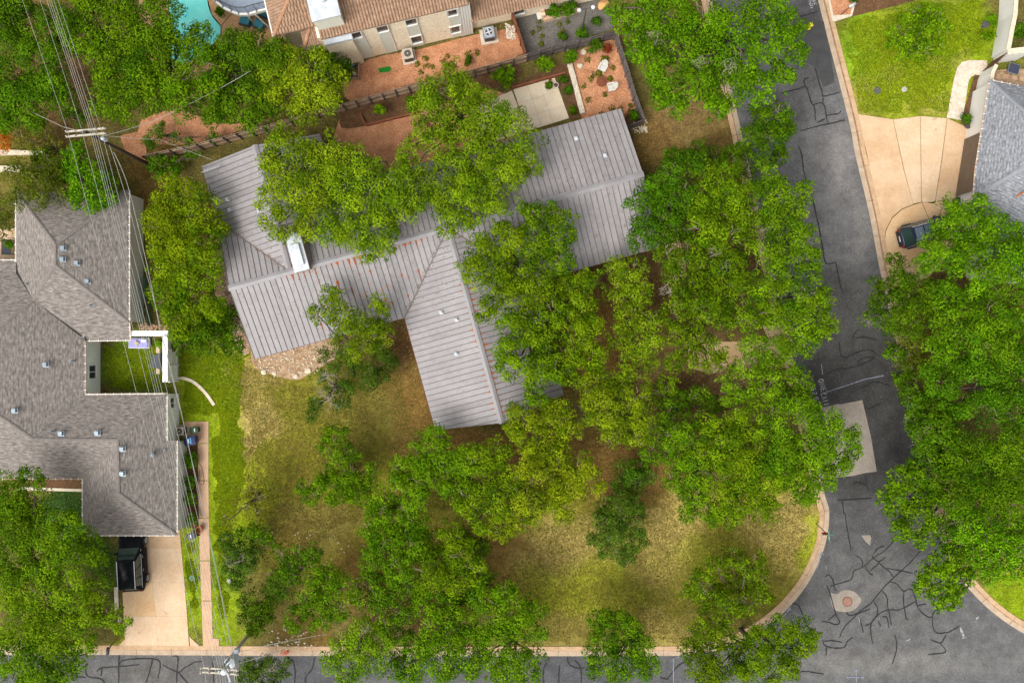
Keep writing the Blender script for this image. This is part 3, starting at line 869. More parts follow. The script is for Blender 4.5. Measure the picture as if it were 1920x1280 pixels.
write('ONE', (1535.0, 712), (2.3, 8.6), (8.6, -2.2))
write('CAll', (1539.5, 738), (1.9, 6.4), (9.2, -2.2))
write('825', (1521.5, 726), (2.2, 9.5), (7.5, -1.8), mat='paint_blue')
write('AE', (1523.0, 0.5), (1.2, 6.0), (6.5, -1.2))
write('Pole', (1516.0, 2), (1.3, 3.8), (6.0, -1.2), 0.05)
stroke([(1550, 735), (1590, 722), (1622, 711), (1657, 704)], 0.06, 'paint_blue')
stroke([(1541, 682), (1543, 702)], 0.06, 'paint_blue')
stroke([(1533, 1065), (1538, 1048), (1542, 1035)], 0.07, 'paint_blue')
stroke([(1538.5, 1041), (1542, 1034.5), (1544.5, 1040)], 0.07, 'paint_blue', ZR + 0.052)
stroke([(1465, 1160), (1475, 1149), (1482, 1139)], 0.07, 'paint_blue')
stroke([(1477, 1141), (1482, 1138.5), (1482, 1144)], 0.07, 'paint_blue', ZR + 0.052)
stroke([(1589, 1269.5), (1621, 1269.5)], 0.06, 'paint_blue')
stroke([(1606, 1254), (1606.5, 1290)], 0.06, 'paint_blue', ZR + 0.052)
for tip, d in (((1588, 1269.5), (1, 0)), ((1621, 1269.5), (-1, 0)), ((1606, 1254), (0, 1))):
    s = (d[1], d[0])
    stroke([(tip[0] + d[0] * 4 + s[0] * 3, tip[1] + d[1] * 4 + s[1] * 3), tip, (tip[0] + d[0] * 4 - s[0] * 3, tip[1] + d[1] * 4 - s[1] * 3)], 0.05, 'paint_blue', ZR + 0.054)
stroke([(1801, 1175), (1804, 1184), (1808, 1193)], [0.10, 0.2, 0.12], 'paint_white')
stroke([(1805, 1196), (1813, 1194)], 0.08, 'paint_white')
stroke([(1611, 1157), (1613, 1168)], 0.05, 'paint_white')
stroke([(1549, 1061), (1551, 1068)], 0.06, 'paint_white')
stroke([(1831, 1160), (1836, 1156)], 0.09, 'paint_white')
stroke([(1699, 1202), (1709, 1197)], 0.05, 'paint_white')
stroke([(1263, 1281), (1263, 1235), (1275, 1230), (1289, 1228)], 0.07, 'paint_blue')

# ------------------------------------------------------------------ kerbs
KPROF = [(0.0, -0.118), (0.42, -0.105), (0.50, 0.03), (0.86, 0.035), (0.92, -0.06)]


def kerb(edge, side, name_parent, step=3.0, prof=KPROF):
    pts = smooth_path([P2(*p) for p in edge], 10)
    # resample
    d = [0.0]
    for a, b in zip(pts[:-1], pts[1:]):
        d.append(d[-1] + math.hypot(b[0] - a[0], b[1] - a[1]))

    def at(s):
        s = min(max(s, 0), d[-1])
        i = min(max(np.searchsorted(d, s) - 1, 0), len(pts) - 2)
        t = (s - d[i]) / max(1e-9, d[i + 1] - d[i])
        return Vector((pts[i][0] * (1 - t) + pts[i + 1][0] * t, pts[i][1] * (1 - t) + pts[i + 1][1] * t))
    s = 0.0
    while s < d[-1] - 0.2:
        e = min(s + step, d[-1])
        mb = MB()
        vs, m = [], 6
        for k in range(m + 1):
            q = s + 0.012 + (e - s - 0.024) * k / m
            p = at(q)
            t = (at(q + 0.1) - at(q - 0.1)).normalized()
            nrm = Vector((-t.y, t.x)) * side
            for off, z in prof:
                vs.append((p.x + nrm.x * off, p.y + nrm.y * off, z))
        n = len(prof)
        fs = []
        for k in range(m):
            for j in range(n - 1):
                f = (k * n + j, k * n + j + 1, (k + 1) * n + j + 1, (k + 1) * n + j)
                a, b, c_ = Vector(vs[f[0]]), Vector(vs[f[1]]), Vector(vs[f[2]])
                fs.append(f if (b - a).cross(c_ - b).z > -1e-6 else f[::-1])
        for jj in range(n - 1):
            mb.cur = (1, 2, 0, 0)[jj]
            mb.add([], [])
        o0 = len(mb.v)
        mb.v += [tuple(x) for x in vs]
        for i_, f in enumerate(fs):
            mb.f.append(tuple(a + o0 for a in f)); mb.m.append((1, 2, 0, 0)[i_ % (n - 1)]); mb.smooth.append(False)
        mb.build('kerb_section', ['concrete', 'gutter_pan', 'kerb_dirt'], name_parent)
        s = e


kl = struct_root('kerb')
kerb(EDGE_L, -1, kl)
kr = struct_root('kerb')
kerb(EDGE_R, 1, kr)
for pts in ([(525, 1226), (531, 1217), (536, 1225), (541, 1217), (528, 1228)], [(533, 1229), (541, 1219), (537, 1228), (543, 1221)]):
    MB().ribbon(px_path(pts), 0.07, 0.046 + 0.004 * (pts[0][0] > 530)).build('sprayed_mark', 'paint_red', kl)


# ------------------------------------------------------------------ drives, paths and beds
def slabs(name, polys, mats, z, gap=0.007, zb=-0.1):
    root = struct_root(name)
    for i, poly in enumerate(polys):
        q = px_path(poly)
        cx, cy = sum(p[0] for p in q) / len(q), sum(p[1] for p in q) / len(q)
        q2 = []
        for x, y in q:
            d = math.hypot(x - cx, y - cy)
            q2.append((cx + (x - cx) * (1 - gap / d), cy + (y - cy) * (1 - gap / d)))
        mt = mats[i % len(mats)] if isinstance(mats, (list, tuple)) else mats
        MB().prism(q2, zb, z + 0.0007 * (i % 3)).build('slab', mt, root)
    return root


def lerp2(a, b, t):
    return (a[0] + (b[0] - a[0]) * t, a[1] + (b[1] - a[1]) * t)


# left drive: two columns of slabs
cols = [[(222, 985), (226, 1027), (229, 1091), (232, 1154), (236, 1214)],
        [(275, 985), (279, 1027), (286, 1091), (292, 1154), (297, 1215)],
        [(336, 985), (340, 1027), (346, 1091), (351, 1154), (355, 1215)]]
polys = []
for c in range(2):
    for r in range(4):
        polys.append([cols[c][r], cols[c + 1][r], cols[c + 1][r + 1], cols[c][r + 1]])
slabs('driveway', polys, ['drive3', 'drive', 'drive3', 'drive2', 'drive', 'drive2', 'drive2', 'drive2'], 0.03)
slabs('driveway_edge', [[(236, 1196), (237, 1216), (175, 1216), (181, 1213), (221, 1211)], [(355, 1192), (380, 1216), (357, 1216)], [(381, 1216), (358, 1216.5), (358, 1217), (381, 1217)]], 'drive', 0.028)
slabs('driveway_edge', [[(214, 1100), (221, 1100), (224, 1165), (216, 1165)]], 'pebble_path', 0.034)
slabs('path', [[(344, 790), (391, 790), (391, 830), (371, 830), (344, 826)], [(371, 831), (391, 831), (391, 900), (372, 900)],
               [(372, 901), (391, 901), (392, 970), (373, 970)], [(373, 971), (392, 971), (394, 1050), (375, 1050)],
               [(375, 1051), (394, 1051), (397, 1125), (378, 1125)], [(378, 1126), (397, 1126), (399, 1196), (411, 1197), (411, 1217), (381, 1217)]], 'path', 0.03)
# main house drive, seen between the trees
slabs('driveway', [[(1232, 400), (1262, 392), (1275, 450), (1246, 458)], [(1246, 459), (1275, 451), (1290, 520), (1262, 528)],
                   [(1430, 610), (1482, 612), (1488, 640), (1440, 640)], [(1330, 640), (1440, 641), (1489, 642), (1493, 662), (1335, 700)],
                   [(1290, 620), (1335, 640), (1335, 700), (1290, 690)]], ['drive3', 'drive', 'drive', 'drive3', 'path'], 0.02)
# right drive, joints fan out from the kerb
slabs('driveway', [[(1607, 214), (1674, 224), (1694, 318), (1712, 383), (1690, 392), (1672, 408), (1660, 432), (1656, 470), (1626, 290)],
                   [(1675, 224), (1725, 218), (1727, 379), (1712, 382), (1695, 318)], [(1726, 218), (1775, 222), (1765, 300), (1752, 382), (1728, 379)],
                   [(1776, 222), (1815, 240), (1806, 372), (1753, 382), (1766, 300)],
                   [(1657, 471), (1661, 433), (1673, 409), (1691, 393), (1713, 384), (1728, 380), (1745, 420), (1760, 500), (1700, 500), (1668, 512)],
                   [(1729, 380), (1806, 373), (1850, 420), (1850, 470), (1762, 495), (1746, 420)],
                   [(1667, 513), (1700, 501), (1764, 496), (1740, 520), (1674, 540)]],
      ['drive', 'drive2', 'drive2', 'drive', 'drive3', 'drive3', 'drive3'], 0.03)
slabs('path', [[(1775, 221), (1804, 226), (1816, 152), (1822, 143), (1853, 138), (1850, 114), (1818, 113), (1803, 117), (1794, 128), (1788, 150)]], 'pebble_path', 0.04)
slabs('kerb_planter', [[(1560, 30), (1563, 42), (1597, 31), (1602, 12), (1598, 9), (1594, 28)], [(1548, -20), (1552, -20), (1564, 41), (1560, 42)]], 'white_rock', 0.10)


def bed(name, poly, mat, z=0.012, sm=3):
    q = px_path(poly + [poly[0]], sm)[:-1] if sm else px_path(poly)
    return struct(MB().prism(q, -0.06, z).build(name, mat))


bed('gravel_bed', [(1550, -40), (1562, 30), (1594, 28), (1600, 8), (1600, -40)], 'gravel_orange', 0.02, 0)
bed('mulch_bed', [(1601, -40), (1602, 12), (1597, 32), (1650, 18), (1715, 2), (1715, -40)], 'mulch', 0.02, 0)
bed('gravel_bed', [(640, 150), (690, 112), (790, 92), (890, 66), (1000, 52), (985, 98), (900, 128), (770, 158), (660, 192)], 'gravel_orange', 0.014)
bed('gravel_bed', [(966, 30), (1075, -20), (1135, -20), (1150, 55), (1060, 82), (988, 100)], 'gravel_grey', 0.018, 0)
bed('gravel_bed', [(1072, 100), (1120, 82), (1160, 80), (1185, 150), (1198, 205), (1175, 214), (1100, 236), (1085, 170)], 'gravel_orange', 0.02)
bed('mulch_bed', [(1046, 145), (1074, 128), (1096, 216), (1070, 226)], 'mulch', 0.016, 0)
bed('mulch_bed', [(960, 160), (1030, 125), (1070, 118), (1072, 128), (1040, 145), (965, 168)], 'mulch', 0.022, 0)
bed('mulch_bed', [(1160, 225), (1195, 212), (1206, 228), (1168, 242)], 'mulch', 0.03, 0)
bed('gravel_bed', [(640, 215), (770, 185), (900, 160), (1010, 230), (860, 300), (700, 330), (620, 300)], 'gravel_orange', 0.01)
bed('mulch_bed', [(640, 205), (720, 186), (800, 165), (960, 120), (965, 150), (850, 190), (760, 215), (690, 235), (640, 240)], 'mulch', 0.02)
bed('gravel_bed', [(265, 225), (330, 205), (410, 232), (470, 232), (430, 252), (340, 272), (262, 262)], 'gravel_orange', 0.012)
bed('gravel_bed', [(225, 255), (268, 250), (272, 300), (240, 290)], 'gravel_orange', 0.016)
bed('gravel_bed', [(470, 655), (500, 640), (600, 625), (640, 660), (580, 700), (550, 712), (480, 690)], 'gravel_tan', 0.012)
bed('gravel_bed', [(400, 470), (425, 480), (440, 560), (470, 650), (450, 660), (420, 590), (400, 540)], 'gravel_tan', 0.016)
bed('mulch_bed', [(356, 826), (371, 830), (373, 990), (352, 990), (352, 840)], 'mulch', 0.012, 0)
bed('mulch_bed', [(1827, 140), (1837, 143), (1815, 240), (1802, 228)], 'mulch', 0.045, 0)
bed('mulch_bed', [(60, 897), (158, 897), (158, 918), (60, 918)], 'mulch', 0.016, 0)
bed('gravel_bed', [(1850, 135), (1885, 130), (1925, 130), (1925, 175), (1855, 160)], 'gravel_tan', 0.02, 0)
slabs('stepping_stones', [[(1868, 140), (1875, 140), (1874, 149), (1867, 148)], [(1881, 139), (1892, 140), (1889, 149), (1880, 148)],
                          [(1897, 142), (1906, 142), (1906, 151), (1896, 150)], [(1911, 144), (1925, 145), (1925, 154), (1911, 152)]], 'path', 0.05)
slabs('stone_border', [[(30, 912), (155, 916), (155, 921), (30, 918)]], 'white_rock', 0.08)
slabs('garden_terrace', [[(-10, 281), (85, 285), (85, 291), (-10, 292)], [(-10, 312), (45, 312), (42, 323), (-10, 324)]], 'white_rock', 0.3)
slabs('patio', [[(-20, 430), (30, 428), (30, 485), (-20, 485)]], 'drive2', 0.03)

# pool and its deck
pool_w = px_path(POOL, 4)
struct(MB().sheet(pool_w, -0.08).build('pool_water', 'water'))
deck = struct_root('pool_deck')
tiles = [[(389, -60), (440, -60), (437, 0), (433, 27), (415, 48), (398, 28), (390, 0)], [(416, 49), (434, 28), (470, 22), (475, 60), (440, 72), (416, 66)],
         [(471, 22), (535, 8), (535, 90), (505, 96), (476, 60)], [(415, 67), (440, 73), (475, 61), (504, 97), (440, 110), (400, 88)],
         [(260, -30), (317, -60), (315, 20), (321, 60), (300, 70), (262, 40)], [(320, 61), (311, 96), (328, 124), (290, 120), (262, 90), (300, 71)],
         [(329, 124), (361, 114), (398, 87), (440, 112), (400, 150), (340, 150)], [(345, 160), (380, 165), (372, 192), (340, 185)]]
for t in tiles:
    q = px_path(t)
    MB().prism(q, -0.15, 0.022).build('stone_slab', 'deck_stone', deck)

# limestone patio: big slabs
pat = []
A, B, C_, D_ = (962, 168), (1040, 146), (1067, 222), (990, 246)
us, vs_ = [0, 0.34, 0.62, 1.0], [0, 0.33, 0.68, 1.0]
for i in range(3):
    for j in range(3):
        def q(u, v):
            return lerp2(lerp2(A, B, u), lerp2(D_, C_, u), v)
        pat.append([q(us[i], vs_[j]), q(us[i + 1], vs_[j]), q(us[i + 1], vs_[j + 1]), q(us[i], vs_[j + 1])])
slabs('patio', pat, ['limestone'], 0.035, 0.012)
slabs('patio', [[(880, 205), (960, 170), (988, 246), (915, 270)]], ['limestone'], 0.03, 0.012)

# curved white edging on the lawn
pts = px_path([(334, 709), (345, 709), (362, 715), (378, 728), (391, 743), (402, 759)], 6)
mb = MB()
n = len(pts)
for i in range(0, n - 1, 3):
    seg = pts[i:i + 4]
    if len(seg) > 1:
        mb.ribbon(seg, 0.26, 0.10).ribbon(seg, 0.30, 0.04)
edg = thing('garden_edging', P(368, 730), 'curved white concrete edging lying on the green lawn beside the courtyard wall', 'edging')
vv = [(p[0], p[1]) for p in pts]
for i in range(0, n - 1, 5):
    seg = pts[i:i + 6]
    L_, R_ = [], []
    for j, p in enumerate(seg):
        a, b = Vector(seg[max(j - 1, 0)]), Vector(seg[min(j + 1, len(seg) - 1)])
        t = (b - a).normalized()
        L_.append((p[0] - t.y * 0.13, p[1] + t.x * 0.13))
        R_.append((p[0] + t.y * 0.13, p[1] - t.x * 0.13))
    MB().prism(L_ + R_[::-1], -0.05, 0.11).build('edging_block', 'white_rock', edg)

# ------------------------------------------------------------------ metal-roofed house in the middle
ZE, ZT = 2.8, 4.35
SW, SE, NW = P(478, 673, ZE), P(1236, 464, ZE), P(385, 310, ZE)
U = (SE - SW); LEN = U.length; U.normalize()
V = Vector((-U.y, U.x, 0))                # up the picture
DEP = 5.89
ORG = Vector((SW.x, SW.y, 0)) + V * DEP   # west end of the main ridge, on the ground


def frame(p):
    d = Vector((p.x, p.y, 0)) - ORG
    return d.dot(U), d.dot(V)


AS = (frame(P(880, 567, ZT))[0] + frame(P(941, 790, ZT))[0]) / 2
AW = (frame(P(770, 640, ZE))[0] + frame(P(815, 805, ZE))[0]) / 2
AE = frame(P(1057, 742, ZE))[0]
WH = (AE - AW) / 2
AS = (AW + AE) / 2 * 0.5 + AS * 0.5
BS = frame(P(816, 806, ZE))[1]
BPROW = frame(P(943, 792, ZT))[1]
AJ = 5.0
BN = frame(NW)[1]


def W3(a, b, z):
    p = ORG + U * a + V * b
    return Vector((p.x, p.y, z))


def clip_half(poly, n, d):
    out = []
    for i in range(len(poly)):
        p, q = poly[i], poly[(i + 1) % len(poly)]
        dp, dq = p[0] * n[0] + p[1] * n[1] - d, q[0] * n[0] + q[1] * n[1] - d
        if dp >= 0:
            out.append(p)
        if (dp >= 0) != (dq >= 0):
            t = dp / (dp - dq)
            out.append((p[0] + (q[0] - p[0]) * t, p[1] + (q[1] - p[1]) * t))
    return out


house = thing('house', ORG + U * 16, 'long T-shaped house with grey standing-seam metal roof streaked with rust', 'house')
slopes = []          # polygon in (a, b), z function, strip axis
mz = lambda a, b: ZT - (ZT - ZE) * abs(b) / DEP
wz = lambda a, b: ZT - (ZT - ZE) * abs(a - AS) / WH
nz = lambda a, b: ZT - (ZT - ZE) * abs(a - AJ) / AJ
slopes.append(([(0, 0), (AS, 0), (AS - WH, -DEP), (0, -DEP)], mz, 0))
slopes.append(([(AS, 0), (LEN, 0), (LEN, -DEP), (AS + WH, -DEP)], mz, 0))
slopes.append(([(AS, 0), (AS - WH, -DEP), (AS - WH, BS), (AS, BPROW)], wz, 1))
slopes.append(([(AS, 0), (AS + WH, -DEP), (AS + WH, BS), (AS, BPROW)], wz, 1))
slopes.append(([(0, 0), (AJ, 0), (0, DEP)], mz, 0))
slopes.append(([(AJ, 0), (0, DEP), (0, BN), (AJ, BN)], nz, 1))
slopes.append(([(AJ, 0), (2 * AJ, DEP), (2 * AJ, BN), (AJ, BN)], nz, 1))
slopes.append(([(AJ, 0), (LEN, 0), (LEN, DEP), (2 * AJ, DEP)], mz, 0))
PITCH = 0.465
npan = 0
for poly, zf, ax in slopes:
    lo = min(p[ax] for p in poly)
    hi = max(p[ax] for p in poly)
    k0 = math.floor(lo / PITCH)
    k = k0
    while k * PITCH < hi - 1e-6:
        n = (1, 0) if ax == 0 else (0, 1)
        q = clip_half(poly, n, k * PITCH)
        q = clip_half(q, (-n[0], -n[1]), -(k + 1) * PITCH) if q else q
        k += 1
        if len(q) < 3:
            continue
        oth = 1 - ax
        span = max(p[oth] for p in q) - min(p[oth] for p in q)
        if span < 0.12:
            continue
        mb = MB()
        dz = random.uniform(-0.004, 0.004)
        top = [W3(a, b, zf(a, b) + dz) for a, b in q]
        mb.poly3(top)
        bot = [(p.x, p.y, p.z - 0.05) for p in top]
        mb.add(top + [Vector(b) for b in bot], [(i, (i + 1) % len(top), len(top) + (i + 1) % len(top), len(top) + i) for i in range(len(top))])
        # standing seam along the low-coordinate edge
        c0 = (k - 1) * PITCH
        e = [p for p in q if abs(p[ax] - c0) < 1e-4]
        if len(e) >= 2:
            e = sorted(e, key=lambda p: p[oth])
            a0, a1 = e[0], e[-1]
            mb.mat(1)
            hw = 0.018
            pa, pb = [], []
            for (a, b) in (a0, a1):
                z = zf(a, b) + 0.004
                s = (hw, 0) if ax == 0 else (0, hw)
                pa.append((W3(a - s[0], b - s[1], z), W3(a + s[0], b + s[1], z), W3(a + s[0], b + s[1], z + 0.05), W3(a - s[0], b - s[1], z + 0.05)))
            vs_ = list(pa[0]) + list(pa[1])
            mb.add(vs_, [(0, 1, 5, 4), (1, 2, 6, 5), (2, 3, 7, 6), (3, 0, 4, 7), (0, 3, 2, 1), (4, 5, 6, 7)])
        mb.build('roof_panel', [random.choice(['metal_roof', 'metal_roof', 'metal_roof2']), 'seam'], house)
        npan += 1


def cap_strip(p0, p1, zf_side, w, name='ridge_cap', mat='ridge', lift=0.06):
    """folded cap along a ridge from (a, b) to (a, b); zf_side gives heights either side"""
    d = Vector((p1[0] - p0[0], p1[1] - p0[1])).normalized()
    s = Vector((-d.y, d.x)) * w / 2
    mb = MB()
    rows = []
    for p in (p0, p1):
        l, r = (p[0] + s.x, p[1] + s.y), (p[0] - s.x, p[1] - s.y)
        rows.append((W3(l[0], l[1], zf_side(*l) + lift), W3(p[0], p[1], zf_side(*p) + lift + 0.01), W3(r[0], r[1], zf_side(*r) + lift)))
    v = list(rows[0]) + list(rows[1])
    fs = []
    for f in ((0, 1, 4, 3), (1, 2, 5, 4)):
        n = (v[f[1]] - v[f[0]]).cross(v[f[2]] - v[f[1]])
        fs.append(f if n.z > 0 else f[::-1])
    mb.add(v, fs)
    lowv = [Vector((p.x, p.y, p.z - 0.05)) for p in v]
    mb.add(v + lowv, [(0, 3, 9, 6), (2, 8, 11, 5), (0, 6, 7, 1), (1, 7, 8, 2), (3, 4, 10, 9), (4, 5, 11, 10)])
    return mb.build(name, mat, house)


cap_strip((-0.05, 0), (LEN + 0.05, 0), mz, 0.50)
cap_strip((AS, -0.3), (AS, BPROW - 0.04), wz, 0.46, lift=0.07)
cap_strip((AJ, 0.3), (AJ, BN + 0.05), nz, 0.46, lift=0.07)
for p0, p1, zf in (((AS, 0), (AS - WH, -DEP), mz), ((AS, 0), (AS + WH, -DEP), mz), ((AJ, 0), (0, DEP), mz), ((AJ, 0), (2 * AJ, DEP), mz)):
    a, b = Vector(p0), Vector(p1)
    a = a + (b - a) * 0.05
    mb = MB()
    for side, wd in ((-1, 0.05), (1, 0.05)):
        pass
    d = (b - a).normalized()
    s = Vector((-d.y, d.x)) * 0.045
    v = [W3(a.x + s.x, a.y + s.y, zf(*a) + 0.035), W3(a.x - s.x, a.y - s.y, zf(*a) + 0.035), W3(b.x - s.x, b.y - s.y, zf(*b) + 0.035), W3(b.x + s.x, b.y + s.y, zf(*b) + 0.035)]
    mb.poly3(v)
    mb.build('valley_flashing', 'seam', house)

# walls, set in under the eaves
IN = 0.55
fp = [(IN, -DEP + IN), (AW + IN, -DEP + IN), (AW + IN, BS + IN + 0.3), (AE - IN, BS + IN + 0.3), (AE - IN, -DEP + IN), (LEN - IN, -DEP + IN), (LEN - IN, DEP - IN),
      (2 * AJ - IN, DEP - IN), (2 * AJ - IN, BN - IN), (IN, BN - IN)]
mb = MB()
mb.prism([tuple(W3(a, b, 0))[:2] for a, b in fp], -0.05, 2.72)
mb.build('wall', 'wall_dark', house)
# gable ends close the roof volume
for tri in ([(IN, -DEP + IN), (IN, 0), (IN, DEP - IN)], [(LEN - IN, -DEP + IN), (LEN - IN, 0), (LEN - IN, DEP - IN)]):
    mb = MB()
    mb.add([W3(a, b, 2.7) for a, b in (tri[0], tri[2])] + [W3(*tri[1], ZT - 0.12)], [(0, 1, 2)])
    mb.build('gable', 'wall_dark', house)
mb = MB()
mb.add([W3(AW + IN, BS + 0.85, 2.7), W3(AE - IN, BS + 0.85, 2.7), W3(AS, BS + 0.85, ZT - 0.12)], [(0, 1, 2)])
mb.build('gable', 'wall_dark', house)
mb = MB()
mb.add([W3(IN, BN - IN, 2.7), W3(2 * AJ - IN, BN - IN, 2.7), W3(AJ, BN - IN, ZT - 0.12)], [(0, 1, 2)])
mb.build('gable', 'wall_dark', house)
# fascia boards along the eaves
for p0, p1 in (((0, -DEP), (AW, -DEP)), ((AW, -DEP), (AW, BS)), ((AE, BS), (AE, -DEP)), ((AE, -DEP), (LEN, -DEP)), ((2 * AJ, DEP), (LEN, DEP)), ((0, BN), (0, DEP))):
    a, b = W3(*p0, ZE - 0.12), W3(*p1, ZE - 0.12)
    d = (b - a)
    c = (a + b) / 2
    MB().box((c.x, c.y, c.z), (d.length, 0.05, 0.16), math.atan2(d.y, d.x)).build('fascia', 'rust_brown', house)

# rust where the seams meet the caps, and streaks down the south slope
mb = MB()


def rust_drop(a, b, zf, ax, l, w, sgn):
    """teardrop along the seam"""
    prof = [(-0.05, 0.2), (0.04, 1.0), (0.3, 0.55), (0.55, 0.35), (0.8, 0.28), (1.0, 0.06)]
    L_, R_ = [], []
    for t, k in prof:
        ww = w * 0.75 * k * random.uniform(0.4, 1.6)
        if ax == 0:
            p = (a, b + sgn * l * t)
            l2, r2 = (p[0] - ww / 2, p[1]), (p[0] + ww / 2, p[1])
        else:
            p = (a + sgn * l * t, b)
            l2, r2 = (p[0], p[1] - ww / 2), (p[0], p[1] + ww / 2)
        L_.append(W3(*l2, zf(*l2) + 0.012))
        R_.append(W3(*r2, zf(*r2) + 0.012))
    for i in range(len(prof) - 1):
        mb.poly3([L_[i], R_[i], R_[i + 1], L_[i + 1]])


for k in range(int(AS / PITCH)):
    a = k * PITCH
    if 4.5 < a < AS - 2 and random.random() < 0.8:
        rust_drop(a, -0.25, mz, 0, random.uniform(0.35, 1.1), random.uniform(0.2, 0.4), -1)
    elif random.random() < 0.25:
        rust_drop(a, -0.25, mz, 0, random.uniform(0.2, 0.4), 0.1, -1)
    if 6.0 < a < 15.0:
        for r in range(random.choice([0, 1, 2, 2])):
            b = random.uniform(-4.6, -1.2)
            rust_drop(a, b, mz, 0, random.uniform(0.6, 1.6), random.uniform(0.14, 0.26), -1)
for k in range(int(-BPROW / PITCH)):
    b = -k * PITCH
    if b < -4.5:
        if random.random() < 0.75:
            rust_drop(AS - 0.22, b, wz, 1, random.uniform(0.25, 0.5), random.uniform(0.18, 0.3), -1)
        rust_drop(AS + 0.22, b, wz, 1, random.uniform(0.4, 0.8), random.uniform(0.2, 0.36), 1)
    elif random.random() < 0.5:
        rust_drop(AS - 0.22, b, wz, 1, random.uniform(0.15, 0.5), 0.14, -1)
    if random.random() < 0.15:
        rust_drop(AS - random.uniform(1, 4), b, wz, 1, random.uniform(0.2, 0.5), 0.12, -1)
for k in range(int(AS / PITCH) + 4, int(LEN / PITCH)):
    if random.random() < 0.5:
        rust_drop(k * PITCH, -0.25, mz, 0, random.uniform(0.12, 0.3), 0.1, -1)
    if random.random() < 0.4:
        rust_drop(k * PITCH, 0.25, mz, 0, random.uniform(0.12, 0.3), 0.1, 1)
o = mb.build('rust_stains', 'rust', house)
o['kind'] = 'stuff'

# fallen oak leaves lying on the panels, thickest in the valleys and against the ridge
mb = MB()
for i in range(1500):
    k = random.random()
    if k < 0.45:
        t = random.random()
        c = random.choice([((AS, 0), (AS - WH, -DEP)), ((AS, 0), (AS + WH, -DEP)), ((AJ, 0), (0, DEP)), ((AJ, 0), (2 * AJ, DEP))])
        a = c[0][0] + (c[1][0] - c[0][0]) * t + random.gauss(0, 0.12)
        b = c[0][1] + (c[1][1] - c[0][1]) * t + random.gauss(0, 0.12)
    else:
        a, b = random.uniform(0.2, LEN - 0.2), random.uniform(-DEP + 0.1, DEP - 0.1)
    if b < 0 and abs(a - AS) < WH * min(1, -b / DEP):
        z = wz(a, b)
    elif b > 0 and a < 2 * AJ and abs(a - AJ) < AJ * min(1, b / DEP):
        z = nz(a, b)
    else:
        z = mz(a, b)
    s, r = random.uniform(0.03, 0.075), random.uniform(0, 6.28)
    mb.poly3([W3(a + s * math.cos(r + j * 1.571) * (1.0 if j % 2 else 0.5), b + s * math.sin(r + j * 1.571) * (1.0 if j % 2 else 0.5), z + 0.02 + 0.01 * (j % 2)) for j in range(4)])
mb.build('fallen_leaves', 'litter', house)['kind'] = 'stuff'

# chimney: long brick stack with a white metal cap in two levels
ca, cb = frame(P(556, 470, 5.2))
crot = math.atan2(U.y, U.x)
c = W3(ca, cb - 0.1, 0)
ch = MB().box((c.x, c.y, 4.1), (1.15, 3.0, 1.9), crot).build('chimney', 'brick', house)
MB().box((c.x, c.y, 5.12), (1.22, 3.1, 0.14), crot).build('chimney_cap', 'white_metal', ch)
c2 = W3(ca - 0.05, cb - 0.35, 0)
MB().box((c2.x, c2.y, 5.32), (0.75, 1.7, 0.26), crot).build('chimney_flue', 'white_metal', ch)
# small white roof vents
for px, py in ((425, 373), (428, 392), (489, 396), (1081, 258), (1134, 293), (828, 586), (857, 600), (856, 663)):
    p = P(px, py, 3.6)
    a, b = frame(p)
    z = [zf(a, b) for poly, zf, ax in slopes if len(clip_half(poly, (1, 0), a)) > 2]
    if a < 2 * AJ and b > 1.5 and b > abs(a - AJ):
        z = nz(a, b)
    elif abs(a - AS) < WH and b < -2:
        z = wz(a, b)
    else:
        z = mz(a, b)
    v = MB().box((p.x, p.y, z + 0.06), (0.3, 0.3, 0.14), crot).build('roof_vent', 'white_metal', house)
    MB().lathe((p.x, p.y, z + 0.12), [(0.09, 0), (0.09, 0.2), (0.06, 0.22)], 10).build('vent_pipe', 'white_metal', v)
p = P(401, 324, 3.4)
mb = MB()
mb.tube([(p.x, p.y, 3.0), (p.x, p.y, 4.6)], 0.03)
for k in range(4):
    mb.tube([(p.x - 0.6, p.y - 0.2 + 0.1 * k, 4.5 - 0.25 * k), (p.x + 0.6, p.y + 0.2 + 0.1 * k, 4.5 - 0.25 * k)], 0.018, 4)
mb.build('antenna', 'white_metal', house)

